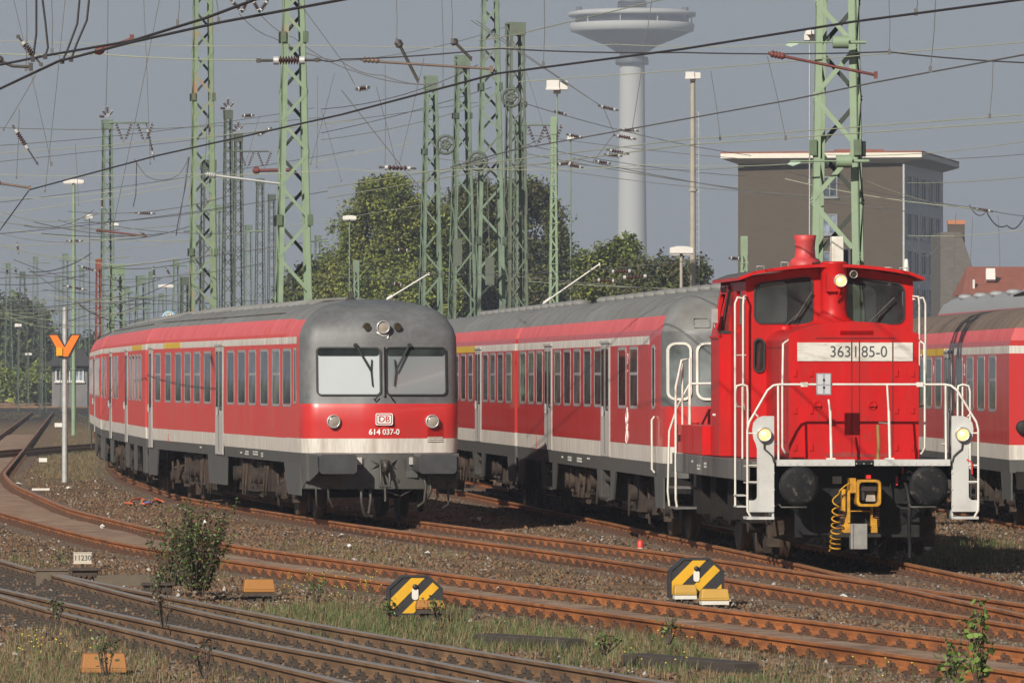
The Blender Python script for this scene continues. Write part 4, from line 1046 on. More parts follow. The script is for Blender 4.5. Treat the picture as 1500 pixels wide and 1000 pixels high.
for s in (-1, 1):
    for nm, y, po in (('front_window', 3.52, winpoly(s)), ('rear_window', 6.23, winpoly(s))):
        c0 = (sum(p[0] for p in po)/len(po), sum(p[1] for p in po)/len(po))
        inn = [(c0[0]+(x-c0[0])*.97, c0[1]+(z-c0[1])*.955) for x, z in po]; out = [(c0[0]+(x-c0[0])*1.015, c0[1]+(z-c0[1])*1.02) for x, z in po]
        g = MB(); ring(g, out, inn, lambda x, z, k: (x, y-.035 if k else y+.02, z)); wn = obj('window', g, RUBBER, CABM)
        p = MB(); p.add([(x, y-.005, z) for x, z in inn], [tuple(range(len(inn)))]); obj('pane', p, GLASSC, wn)
    ov = oval(s); g = MB(); c0 = (s*.985, 2.80)
    ring(g, [(c0[0]+(x-c0[0])*1.22, c0[1]+(z-c0[1])*1.07) for x, z in ov], [(c0[0]+(x-c0[0])*.85, c0[1]+(z-c0[1])*.95) for x, z in ov], lambda x, z, k: (x, 3.47 if k else 3.52, z)); wn = obj('window', g, RUBBER, CABM)
    p = MB(); p.add([(x, 3.51, z) for x, z in ov], [tuple(range(len(ov)))]); obj('pane', p, GLASSC, wn)
    po = [(s*1.16, 3.13), (s*1.31, 3.13), (s*1.205, 3.72), (s*1.12, 3.72)]
    g = MB(); c0 = (s*1.20, 3.42); ring(g, [(c0[0]+(x-c0[0])*1.15, c0[1]+(z-c0[1])*1.05) for x, z in po], [(c0[0]+(x-c0[0])*.8, c0[1]+(z-c0[1])*.93) for x, z in po], lambda x, z, k: (x, 5.235 if k else 5.26, z)); wn = obj('window', g, RUBBER, CABM)
    p = MB(); p.add([(x, 5.27, z) for x, z in po], [(0, 1, 2, 3)]); obj('pane', p, GLASSC, wn)
    wp = MB(); wp.tube([(s*.62, 3.47, 3.21), (s*.72 if s > 0 else -.42, 3.44, 3.40)], .009); wp.tube([(.55, 3.43, 3.26), (.90, 3.43, 3.60)] if s > 0 else [(-.5, 3.43, 3.28), (-.25, 3.43, 3.68)], .011); obj('wiper', wp, UNDERG, CABM)
    m_ = MB(); m_.tube([(s*1.28, 4.9, 3.75), (s*1.30, 4.85, 3.78)], .012); m_.box((s*1.32, 4.84, 3.72), (.08, .05, .07)); obj('marker_lamp', m_, BLACK, CABM, bevel=.02)
    if s > 0: continue
    m_ = MB(); m_.tube([(s*1.34, 5.2, 3.1), (s*1.42, 5.1, 3.2), (s*1.42, 5.1, 3.3)], .010); m_.box((s*1.42, 5.08, 3.36), (.09, .03, .2)); obj('mirror', m_, GALVM, CABM, bevel=.02)
ds = MB(); ds.b2((-.9, 3.65, 1.46), (.9, 4.1, 2.9)); ds.b2((-.25, 5.2, 1.46), (.25, 5.6, 2.4)); obj('control_desk', ds, mat('grey_green_desk', (.10, .11, .10), .6), CABM, bevel=.03)
# cab roof with overhanging eaves
rows0 = [[(x*1.08, y, cz(x)+.035) for x in np.linspace(-1.2, 1.2, 13)] for y in (3.24, 4.0, 5.2, 6.45)]
for r_ in rows0:
    r_[0] = (r_[0][0], r_[0][1], r_[0][2]-.035); r_[-1] = (r_[-1][0], r_[-1][1], r_[-1][2]-.035)
rf = MB(); rf.grid(rows0, m=1); rf.grid([[(p[0], p[1], p[2]-.045) for p in r_] for r_ in rows0], m=0)
for r_ in (rows0[0], rows0[-1]): rf.grid([r_, [(p[0], p[1], p[2]-.045) for p in r_]], m=0, smooth=False)
for k in (0, -1): rf.grid([[r_[k] for r_ in rows0], [(r_[k][0], r_[k][1], r_[k][2]-.045) for r_ in rows0]], m=0, smooth=False)
roof = obj('cab_roof', rf, [REDL, mat('sooty_cab_roof', (.10, .085, .08), .6, var=.3, scale=3)], LO, sharp=R(40))
for x, y in ((-.95, 3.6), (-.6, 3.7), (1.05, 3.6), (.95, 4.4)):
    k_ = MB(); k_.tube([(x-.05, y, cz(x)+.03), (x-.05, y, cz(x)+.10), (x+.05, y, cz(x)+.10), (x+.05, y, cz(x)+.03)], .01, 5); obj('roof_hook', k_, STEEL, roof)
k_ = MB(); k_.lathe([(.045, 0), (.035, .12), (.025, .22), (0, .225)], (1.12, 3.8, cz(1.12)+.02), (0, 0, 1), 10); obj('antenna', k_, RAILW, roof)
k_ = MB(); k_.b2((.10, 4.0, 4.10), (.27, 4.22, 4.46)); k_.b2((-.15, 3.9, 4.07), (.3, 4.25, 4.10), 1); obj('antenna_box', k_, [RAILW, BLACK], roof, bevel=.015)
k_ = MB(); k_.cyl((.35, 4.6, 4.02), (.35, 4.6, 4.30), .12, n=16); k_.cyl((.30, 3.6, 4.05), (.30, 3.6, 4.28), .025); obj('ventilator', k_, [mat('dark_grey_vent', (.06, .065, .07), .5)], roof)
ch = MB(); ch.lathe([(.235, 0), (.235, .10), (.20, .16), (.15, .185), (.138, .32), (.147, .42), (.16, .50), (.15, .505), (.12, .40)], (-.12, 5.2, 4.0), (0, 0, 1), 24)
obj('chimney', ch, [mat('sun_bleached_red', (.52, .05, .05), .5, var=.15, scale=4, col2=(.12, .02, .02), mix2=.35, stretch=(1, 1, 1))], roof)
# round exhaust pillar between the windows, top lamp
st = MB(); st.lathe([(.44, 3.20), (.40, 3.24), (.24, 3.29), (.19, 3.35), (.18, 3.45), (.18, 4.06), (.19, 4.08), (.16, 4.10), (0, 4.10)], (.045, 3.38, 0), (0, 0, 1), 28); st.box((.045, 3.20, 3.80), (.26, .12, .24))
pil = obj('exhaust_pillar', st, REDL, LO)
def lamp(name, x, y, z, r, parent, lit=True, m=None):
    h = MB(); h.lathe([(r*.75, .16), (r*1.02, .08), (r*1.1, 0), (r*1.08, -.03), (r*.92, -.035), (r*.90, -.015)], (x, y, z), (0, 1, 0), 24); hl = obj(name, h, m or ALU, parent)
    l = MB(); l.lathe([(r*.93, .012), (r*.6, .018), (0, .02)], (x, y, z), (0, -1, 0), 24); obj('lens', l, LAMPON if lit else AMBERD, hl)
    if lit: c = MB(); c.lathe([(r*.45, .024), (r*.3, .03), (0, .032)], (x-.01, y, z+.005), (0, -1, 0), 16); obj('bulb', c, LAMPCORE, hl)
    return hl
lamp('headlight', .10, 3.08, 3.83, .085, pil)
k_ = MB(); k_.tube([(.10, 3.1, 3.74), (.08, 3.14, 3.62), (.07, 3.17, 3.55)], .014, 5); obj('cable', k_, REDL, pil)
lamp('marker_lamp', .31, 3.3, 3.92, .05, LO, False, ALU)
# front platform edge, buffer beam, buffers
b = MB(); b.b2((-1.165, .02, 1.315), (-.12, .12, 1.40)); b.b2((.14, .02, 1.315), (1.165, .12, 1.40)); b.b2((-.12, .04, 1.33), (.14, .12, 1.385), 1)
for x in np.linspace(-1.1, 1.1, 23): b.cyl((x, .02, 1.345), (x, .008, 1.345), .008, n=6)
obj('platform_edge', b, [PLATEW, BLACK], LO)
b = MB(); b.b2((-1.2, .12, 1.36), (1.2, 1.25, 1.385)); b.b2((-1.3, .12, 1.2), (-1.2, 1.25, 1.385)); b.b2((1.2, .12, 1.2), (1.3, 1.25, 1.385)); obj('platform', b, FRG, LO)
b = MB(); b.b2((-1.19, .5, .80), (1.19, .6, 1.28)); b.b2((-1.19, .44, 1.22), (1.19, .6, 1.30))
for x in (-.62, .62, -.42, .42):
    for z in (.88, 1.0, 1.12): b.cyl((x, .5, z), (x, .485, z), .022, n=8)
b.b2((-.85, .62, .35), (.85, .7, .82)); b.add([(-.95, .55, .8), (-.2, .55, .8), (-.35, .65, .35), (-.75, .65, .55)], [(0, 1, 2, 3)]); b.add([(.95, .55, .8), (.3, .55, .8), (.4, .65, .35), (.8, .65, .55)], [(0, 1, 2, 3)])
obj('buffer_beam', b, BLACK, LO)
BUFH = mat('scuffed_buffer_face', (.010, .010, .011), .6, spec=.2, var=.3, scale=4, col2=(.10, .09, .08), mix2=.2, scale2=9, sharp2=.06)
for s in (-1, 1):
    b = MB(); b.lathe([(.20, .5), (.17, .42), (.15, .3), (.12, .28), (.11, .06), (.255, .04), (.268, .02), (.262, .0), (.2, -.012), (0, -.016)], (s*.872, .0, 1.05), (0, 1, 0), 36); b.box((s*.872, .49, 1.05), (.42, .04, .42)); obj('buffer', b, BUFH, LO)
    rr_ = MB(); rr_.tube([(s*.872-.26, .05, .80), (s*.872-.24, .0, .765), (s*.872+.1, .0, .765)], .014, 5); obj('buffer_step', rr_, UNDERG, LO)
    pl = MB(); pl.add([(s*1.1, .9, .62), (s*.62, .8, .62), (s*.55, .8, .38), (s*.72, .9, .24), (s*1.12, 1.0, .34)], [(0, 1, 2, 3, 4)]); pl.box((s*.62, .78, .5), (.06, .05, .35)); obj('rail_guard', pl, UNDER, LO)
# grey corner plates with lamps, steps and pipe railings
def plate(s):
    P = [(-1.196, 1.98), (-1.35, 1.98), (-1.42, 1.955), (-1.475, 1.89), (-1.49, 1.80), (-1.475, 1.68), (-1.44, 1.60), (-1.425, 1.53), (-1.425, .90), (-1.44, .87), (-1.47, .855), (-1.545, .855), (-1.545, .70), (-1.196, .70)]
    P = [(x*-s, z) for x, z in P]
    m_ = MB(); m_.py(P, .10, .13); a = obj('corner_plate', m_, PLATEW, LO, bevel=.006)
    m_ = MB()
    for z in (1.22, 1.0, .78): m_.cyl((s*1.2, .1, z), (s*1.2, .088, z), .012, n=6)
    m_.b2((s*1.195, .10, .60), (s*1.56, .55, .635)); m_.b2((s*1.22, .5, .60), (s*1.195, .13, .72), 0)
    for z in (1.32, 1.10): m_.b2((s*1.43, .11, z-.02), (s*1.56, .5, z))
    for z in (.95, 1.10): m_.b2((s*1.5, .7, z-.2), (s*1.62, 1.15, z-.18))
    obj('step', m_, PLATEW, a)
    lamp('headlight', s*1.335, .06, 1.735, .092, a)
    c = MB(); c.tube([(s*1.335, .07, 1.62), (s*1.33, .08, 1.54), (s*1.27, .085, 1.49), (s*1.22, .085, 1.44), (s*1.20, .09, 1.36)], .012, 5); obj('cable', c, UNDERG, a)
    p = MB()
    p.tube([(s*1.50, .12, .62), (s*1.555, .10, .72), (s*1.555, .10, .8), (s*1.555, .10, 1.80), (s*1.53, .10, 1.9), (s*1.28, .15, 2.32), (s*1.2, .18, 2.385), (s*1.12, .2, 2.40), (0, .2, 2.40)], .0165, 7)
    for z in (1.75, 1.32, 1.10): p.tube([(s*1.555, .1, z), (s*1.42, .11, z)], .012, 5)
    p.tube([(s*1.41, .1, 1.97), (s*1.46, .1, 2.02)], .012, 5)
    p.tube([(s*1.13, .2, 2.40), (s*1.13, .16, 1.40)], .016, 7); p.tube([(s*1.13, .2, 1.6), (s*1.13, .5, 1.6)], .015, 5)
    xu = -.43 if s < 0 else .36
    p.tube([(xu-.02, .2, 2.2 if s < 0 else 2.40), (xu, .18, 2.0)], .015, 6); p.tube([(xu, .18, 2.05), (xu+.01, .14, 1.40)], .019, 7); p.box((xu, .14, 1.41), (.12, .08, .02))
    p.box((s*.78, .2, 2.40), (.09, .06, .06))
    obj('front_railing', p, RAILW, LO)
    q = MB()
    q.tube([(s*1.60, 1.1, .75), (s*1.60, 1.1, 2.30), (s*1.58, 1.1, 2.38), (s*1.50, 1.1, 2.40), (s*1.44, 1.1, 2.38), (s*1.43, 1.1, 2.28), (s*1.43, 1.1, 1.4)], .0155, 6); q.tube([(s*1.50, 1.12, 2.38), (s*1.50, 1.12, 1.4)], .014, 6)
    q.tube([(s*1.17, 3.5, 3.58), (s*1.30, 3.4, 3.60), (s*1.33, 3.4, 3.52), (s*1.33, 3.4, 2.2), (s*1.31, 3.4, 2.1), (s*1.2, 3.5, 2.08)], .0155, 6)
    q.tube([(s*1.17, 3.48, 3.62), (s*1.22, 3.3, 3.61), (s*1.23, 3.3, 3.5), (s*1.23, 3.3, 2.15), (s*1.20, 3.35, 2.05), (s*1.12, 3.48, 2.04)], .0155, 6); q.tube([(s*1.33, 3.4, 2.8), (s*1.17, 3.5, 2.8)], .012, 5)
    obj('handrail', q, RAILW, LO)
for s in (-1, 1): plate(s)
b = MB(); b.b2((-.62, .15, 2.26), (-.42, .18, 2.55)); sg = obj('signal_board', b, mat('grey_signal_board', (.26, .27, .29), .5, var=.08), LO, bevel=.006)
b = MB(); b.b2((-.605, .146, 2.40), (-.53, .152, 2.535)); b.b2((-.505, .146, 2.40), (-.435, .152, 2.535)); b.b2((-.605, .146, 2.275), (-.53, .152, 2.385)); b.b2((-.505, .146, 2.275), (-.435, .152, 2.385))
obj('board_marking', b, mat('pale_board_field', (.45, .46, .47), .5, var=.1), sg)
b = MB()
for z in (2.36, 2.46): b.cyl((-.52, .15, z), (-.52, .142, z), .016, n=10)
obj('bolt', b, BLACK, sg)
b = MB(); b.tube([(.21, .16, 1.86), (.215, .12, 1.6), (.20, .1, 1.36)], .026, 7); b.tube([(.34, .18, 1.88), (.22, .16, 1.89)], .012, 5, 1); b.lathe([(.03, 0), (.03, .015)], (.20, .1, 1.31), (0, 1, 0), 12, 1); obj('strap', b, [mat('ochre_strap', (.24, .14, .04), .7), STEEL], LO)
# automatic shunting coupler
c = MB()
po, pi_ = rrect(-.17, .16, .77, 1.13, .06), rrect(-.135, .125, .805, 1.095, .05)
po = [(x+.075, z) for x, z in po]; pi_ = [(x+.075, z) for x, z in pi_]
ring(c, po, pi_, lambda x, z, k: (x, .02 if k else .30, z))
c.b2((-.17, .12, .95), (-.09, .45, 1.15)); c.b2((-.27, .2, .70), (-.22, .32, 1.0)); c.b2((-.20, .18, .55), (-.16, .3, 1.0)); c.b2((.12, .2, .5), (.15, .3, .78)); c.b2((-.27, .22, .48), (-.12, .3, .52)); c.b2((-.17, .15, .70), (.14, .3, .715))
c.prism([(-.28, .42), (-.16, .42), (-.16, .66), (-.20, .66)], lambda x, z: (x, .2, z), lambda x, z: (x, .3, z)); c.prism([(.12, .42), (.21, .42), (.20, .60), (.15, .62)], lambda x, z: (x, .2, z), lambda x, z: (x, .3, z))
cp = obj('shunting_coupler', c, YELC, LO, bevel=.008)
c = MB(); c.b2((-.08, .28, .80), (.21, .31, 1.10)); c.b2((-.04, .1, .86), (.02, .3, 1.06)); c.b2((-.06, .08, .98), (.18, .3, 1.04), 0); c.add([(.04, .12, .84), (.17, .12, .84), (.17, .2, .98), (.04, .2, .98)], [(0, 1, 2, 3)], 1); obj('coupler_jaw', c, [mat('dark_brown_iron', (.03, .02, .016), .6), mat('worn_iron', (.28, .24, .2), .5, var=.4, scale=8)], cp)
c = MB(); c.b2((-.16, .12, .20), (.06, .28, .54)); c.b2((-.16, .105, .2), (-.13, .12, .54)); c.b2((.03, .105, .2), (.06, .12, .54)); obj('counterweight', c, STEEL, cp, bevel=.008)
c = MB()
for k in range(9): c.cyl((-.25, .27, .44+k*.035), (-.25, .27, .455+k*.035), .045, n=10); c.cyl((.21, .27, .5+k*.03), (.21, .27, .513+k*.03), .04, n=10)
obj('spring', c, mat('rusty_spring', (.16, .06, .03), .7, var=.3), cp)
c = MB(); pts = [(-.18, .12, 1.08), (-.24, .1, 1.05), (-.30, .08, 1.0)]
for k in range(150):
    u = k/149; a = u*2*PI*8.5
    zz = .98-.80*(u**.62); rr_ = .045+.03*u
    pts.append((-.36+rr_*math.cos(a)-.02*u, .10+rr_*math.sin(a), zz+.015*math.sin(a)))
c.tube(pts, .0105, 6); obj('coiled_hose', c, YELC, cp)
c = MB()
for pts in ([(.60, .45, 1.12), (.62, .3, 1.02), (.65, .25, .8), (.64, .25, .5), (.66, .3, .3), (.66, .3, .08)], [(.42, .45, 1.25), (.41, .4, .9), (.40, .42, .55)], [(.10, .5, .28), (.25, .45, .22), (.36, .5, .32), (.40, .55, .5)], [(-.6, .5, .75), (-.62, .45, .55), (-.60, .5, .45)]): c.tube(pts, .028 if pts[0][0] > .5 else .012, 7)
c.box((.60, .42, 1.15), (.1, .1, .1)); c.tube([(.5, .4, .78), (.55, .3, .74), (.75, .3, .74), (.78, .3, .7)], .018, 6); c.box((.68, .28, .42), (.05, .05, .12)); obj('air_hose', c, BLACK, LO)
c = MB()
for x, z in ((-.58, 1.1), (.50, 1.1), (.58, 1.24), (.79, 1.26)): c.b2((x-.012, .4, z-.05), (x+.012, .43, z+.07))
c.b2((.06, .2, 1.14), (.12, .28, 1.19)); c.tube([(1.4, .09, 1.4), (1.46, .07, 1.36), (1.47, .07, 1.2)], .012, 5); obj('red_lever', c, REDH, LO)
c = MB(); c.tube([(.62, .44, 1.18), (.66, .4, 1.24), (.74, .42, 1.2)], .015); c.lathe([(.03, 0), (.03, .03), (0, .03)], (.66, .4, 1.14), (0, -1, 0), 10); c.lathe([(.025, 0), (.025, .03), (0, .03)], (.62, .4, 1.06), (0, -1, 0), 10); c.box((-.3, .48, 1.12), (.12, .03, .1)); obj('valve', c, STEEL, LO)
micro(LO, -1.343, [(5.7, 1.95, 4, 1)], LETW)
# ------------------------------------------------------------------ lattice masts
MG = mat('green_mast_paint', (.20, .275, .175), .6, var=.15, scale=3, col2=(.30, .22, .15), mix2=.12, scale2=1.5, sharp2=.06)
MG2 = mat('grey_green_mast_paint', (.155, .215, .155), .65, var=.18, scale=3, col2=(.10, .12, .10), mix2=.3)
MGR = mat('rust_flecked_mast_paint', (.175, .24, .145), .65, var=.2, scale=3, col2=(.33, .17, .10), mix2=.22, scale2=1.2, sharp2=.08)
MDK = mat('dark_olive_mast', (.085, .105, .08), .7, var=.2, scale=3)
INS = mat('brown_insulator', (.062, .024, .02), .25, var=.2, scale=8, coat=.4)
GALV = mat('galvanised_steel', (.42, .43, .42), .5, metal=.3, var=.2, scale=8)
CONC = mat('weathered_concrete', (.33, .30, .25), .85, var=.15, scale=3, bump=.1)
LAMPW = mat('white_lamp_housing', (.62, .60, .56), .5, var=.1, scale=4)
WIRED = mat('dark_wire', (.022, .020, .024), .6, var=.2)
WIREP = mat('pale_verdigris_wire', (.26, .28, .20), .6, var=.2)
WIREG = mat('grey_wire', (.10, .10, .10), .6, var=.2)
MSHADE = mat('shaded_mast_paint', (.035, .045, .035), .75, var=.25, scale=3)      # shade of the right and rear bracing, painted in as a darker colour
def mast(label, cx, wy, wpx, Y, topy, wtop, m, rot=.2, leg=.09, arms=(), panel=1.0, group='green lattice masts over the tracks', ztop=None, box=False, dn=2):
    s = FPX/Y; x0 = (cx-750)/s
    zr = CAMZ-(wy-HZ)/s; zt = ztop or CAMZ-(topy-HZ)/s
    wr, wt = wpx/s, wtop/s
    zt_px = CAMZ-(topy-HZ)/s
    slope = (wt-wr)/(zt_px-zr) if abs(zt_px-zr) > .1 else 0
    W = lambda z: max(.12, wr + slope*(z-zr))
    t = thing('lattice_mast', label, 'lattice mast', (x0, Y, 0), rot, group)
    k = 1/(abs(math.cos(rot))+abs(math.sin(rot)))               # seen width -> side length
    H = lambda z: W(z)*k/2
    def P(i, z): a = H(z); return Vector(((-a, a, a, -a)[i], (-a, -a, a, a)[i], z))
    for i in range(4):
        l = MB(); sx, sy = (-1, 1, 1, -1)[i], (-1, -1, 1, 1)[i]; th = leg*.16
        for (ax, ay) in ((leg, th), (th, leg)):
            p0, p1 = P(i, -.3), P(i, zt)
            q = [(0, 0), (-sx*ax, 0), (-sx*ax, -sy*ay), (0, -sy*ay)]
            l.add([(p0.x+a, p0.y+b, p0.z) for a, b in q]+[(p1.x+a, p1.y+b, p1.z) for a, b in q], [(0, 1, 2, 3), (4, 5, 6, 7), (0, 1, 5, 4), (1, 2, 6, 5), (2, 3, 7, 6), (3, 0, 4, 7)])
        obj('leg', l, m, t)
    z = .3; zs = [z]
    while z < zt-.3: z += max(.35, W(z)*panel); zs.append(min(z, zt))
    bw = leg*.6
    for fce in range(4):
        b = MB(); i, j = fce, (fce+1) % 4
        for n_ in range(len(zs)-1):
            flip = (n_+fce) % 2
            a, c = (P(i, zs[n_]), P(j, zs[n_+1])) if flip else (P(j, zs[n_]), P(i, zs[n_+1]))
            d = (c-a); side = d.cross(Vector((0, 0, 1)).cross(d)).normalized() if False else d.normalized().cross((P(j, 0)-P(i, 0)).normalized().cross(Vector((0, 0, 1)))).normalized()
            out = (P(j, 0)-P(i, 0)).normalized().cross(Vector((0, 0, 1))).normalized()
            u = side*bw/2; v = out*bw*.12
            b.add([a-u-v, a+u-v, a+u+v, a-u+v, c-u-v, c+u-v, c+u+v, c-u+v], [(0, 1, 2, 3), (4, 5, 6, 7), (0, 1, 5, 4), (1, 2, 6, 5), (2, 3, 7, 6), (3, 0, 4, 7)])
            if box: b.tube([P(i, zs[n_]), P(j, zs[n_])], bw*.4, 4)
            if n_ % 6 == 0 and leg > .095:
                for e in (i, j): pp = P(e, zs[n_]); b.box((pp.x*.985, pp.y*.985, pp.z), (leg*1.0, leg*1.0, leg*2.0))
        obj('lattice', b, MSHADE if leg > .09 and fce in (1, 2) else m, t)
    cpz = zt
    if topy > 0:
        c = MB(); a = H(zt)*1.15; c.b2((-a, -a, zt-.05), (a, a, zt+.02)); c.b2((-a, -a, zt-.45), (a, -a+.03, zt-.05)); c.b2((-a, a-.03, zt-.45), (a, a, zt-.05)); obj('mast_head', c, m, t)
    for (za, x1, x2, ins) in arms:
        zz = CAMZ-(za-HZ)/s; a = MB(); xa, xb = (x1-cx)/s, (x2-cx)/s
        R_ = Matrix.Rotation(-rot, 3, 'Z')
        q = lambda x, z: R_ @ Vector((x, -H(zz)*1.0, z))
        a.tube([q(xa, zz), q(xb, zz)], .05, 5)
        ob = obj('cross_arm', a, m, t)
        for f_ in ins:
            xx = xa+(xb-xa)*f_; c = MB()
            for kk in range(6): c.cyl(q(xx+.05*kk, zz-.1-.13*kk), q(xx+.05*kk+.02, zz-.16-.13*kk), .07, n=8)
            for kk in range(6): c.cyl(q(xx+.75-.05*kk, zz-.1-.13*kk), q(xx+.75-.05*kk-.02, zz-.16-.13*kk), .07, n=8)
            c.tube([q(xx, zz), q(xx+.375, zz-1.0), q(xx+.75, zz)], .02, 4); obj('insulator', c, [INS], ob)
    return t
def headgear(t, s_z, H):
    """insulators and stub wires that crown a mast"""
    c = MB()
    for k, (dx, dz, a) in enumerate(((0, 1.0, .1), (-.7, .6, -.5), (.8, .6, .8), (-1.3, .1, 1.2))):
        dx *= .55; dz *= .6; c.tube([(0, 0, s_z), (dx*.6, 0, s_z+dz)], .03, 4)
        for q in range(5): c.cyl((dx*(.25+.07*q), 0, s_z+dz*(.4+.1*q)), (dx*(.28+.07*q), 0, s_z+dz*(.46+.1*q)), .07, n=8, m=1)
    obj('insulator', c, [GALV, INS], t)
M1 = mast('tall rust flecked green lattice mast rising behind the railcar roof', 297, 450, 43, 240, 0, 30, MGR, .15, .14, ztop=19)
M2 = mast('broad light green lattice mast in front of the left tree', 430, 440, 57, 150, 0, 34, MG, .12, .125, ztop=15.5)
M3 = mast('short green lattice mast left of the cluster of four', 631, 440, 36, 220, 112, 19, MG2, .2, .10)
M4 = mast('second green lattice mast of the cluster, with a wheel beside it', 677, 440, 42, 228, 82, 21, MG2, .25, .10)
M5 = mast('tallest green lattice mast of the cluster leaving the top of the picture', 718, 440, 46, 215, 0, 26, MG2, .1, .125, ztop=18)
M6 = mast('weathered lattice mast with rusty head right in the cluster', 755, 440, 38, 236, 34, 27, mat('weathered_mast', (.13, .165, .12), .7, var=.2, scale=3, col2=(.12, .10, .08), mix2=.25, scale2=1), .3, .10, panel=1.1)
M8 = mast('broad green lattice mast standing behind the locomotive', 1227, 350, 80, 115, 0, 66, MG, -.14, .135, ztop=13.5)
M9 = mast('slim far lattice mast with a cross arm to the right', 157, 470, 23, 330, 176, 16, MG2, .3, .085, arms=((180, 150, 219, (.3, .75)),)); headgear(M9, CAMZ+(HZ-172)*330/FPX, 0)
M10 = mast('slim dark far lattice mast crowned with insulators', 334, 440, 20, 340, 162, 13, MDK, .3, .075); headgear(M10, CAMZ+(HZ-160)*340/FPX, 0)
M11 = mast('slim far lattice mast with a cross arm over the broad mast', 349, 440, 20, 380, 196, 13, MDK, .3, .08, arms=((222, 330, 394, (.35, .75)),)); headgear(M11, CAMZ+(HZ-192)*380/FPX, 0)
M12 = mast('small far lattice mast between two tall green ones', 381, 440, 17, 450, 262, 12, MDK, .3, .07)
M13 = mast('smallest far lattice mast beside the broad green one', 398, 440, 14, 480, 285, 11, MDK, .3, .065)
M14 = mast('stubby green lattice mast above the end of the railcar', 171, 470, 26, 300, 388, 22, MG, .35, .10, panel=.8)
M15 = mast('stubby dark lattice mast above the railcar roof', 271, 440, 15, 350, 406, 14, MDK, .3, .08, box=True)
M15b = mast('squat far lattice mast topped by a transformer frame', 206, 470, 19, 400, 404, 14, MG2, .3, .08, arms=((436, 190, 222, ()), (452, 190, 222, ())))
M16 = mast('rusty red thin lattice pole beside the stubby green mast', 144, 480, 10, 290, 380, 8, mat('rust_red_pole', (.24, .07, .045), .8, var=.3, scale=3), .3, .045)
M17 = mast('far lattice mast with a cross arm behind the cluster', 762, 440, 22, 300, 180, 17, MG2, .3, .085, arms=((183, 762, 810, (.25, .75)),))
M18 = mast('thin green batten mast between the trees', 811, 440, 14, 180, 172, 8, MG, .0, .07, box=True, panel=1.6)
M19 = mast('short green batten pole left of the brown building', 1090, 400, 11, 160, 347, 9, MG, .0, .06, box=True, panel=1.5)
M20 = mast('small far batten pole below the left tree', 522, 430, 9, 260, 382, 8, MG2, .0, .07, box=True, panel=1.5)
M21 = mast('far lattice mast left of the red cluster at the horizon', 62, 560, 12, 480, 450, 9, MDK, .3, .05)
M22 = mast('dark lattice mast close behind the tall rust flecked one', 305, 440, 28, 300, 235, 22, MDK, .3, .085)
rm = random.Random(8)
for cx, ty, wd, Y in ((12, 385, 6, 620), (33, 398, 7, 560), (52, 376, 6, 700), (84, 405, 6, 640), (96, 372, 7, 520), (120, 392, 6, 700), (186, 420, 7, 520), (222, 398, 7, 480), (236, 430, 6, 600), (258, 380, 7, 460), (289, 330, 9, 420), (318, 300, 9, 400), (364, 330, 9, 430), (412, 350, 8, 460), (466, 345, 8, 420), (478, 372, 7, 480)):
    mast('thin hazy lattice mast in the far crowd of masts at the left', cx, 450, wd*1.7, Y, ty, wd*1.2, MDK if cx % 2 else MG2, .3, .05, arms=((ty+9, cx-10, cx+rm.choice((16, 22, -20)), ()),), panel=1.3, group='thin hazy masts in the far crowd')
# tension wheels hung on the cluster
for cx, cy, Y, lab in ((749, 143, 226, 'spoked tension wheel hung high on the mast cluster'), (653, 212, 219, 'spoked tension wheel hung between two masts of the cluster'), (700, 236, 214, 'spoked tension wheel hung lowest on the mast cluster')):
    p = at(cx, cy, Y); m_ = MB(); r_ = 13*Y/FPX
    m_.tube([(r_*math.cos(a), 0, r_*math.sin(a)) for a in np.linspace(0, 2*PI, 21)], .05, 6); m_.tube([(.5*r_*math.cos(a), -.08, .5*r_*math.sin(a)) for a in np.linspace(0, 2*PI, 13)], .04, 5)
    for k in range(5): a = k*2*PI/5; m_.tube([(0, 0, 0), (r_*math.cos(a), 0, r_*math.sin(a))], .035, 4)
    m_.cyl((0, -.12, 0), (0, .12, 0), .09, n=10); m_.tube([(r_, 0, 0), (r_+.1, .0, -3.2)], .02, 4); m_.box((r_+.1, 0, -3.6), (.3, .3, .9))
    tag(obj('tension_wheel', m_, MDK, loc=p), lab, 'tension wheel', 'tension wheels on the masts')

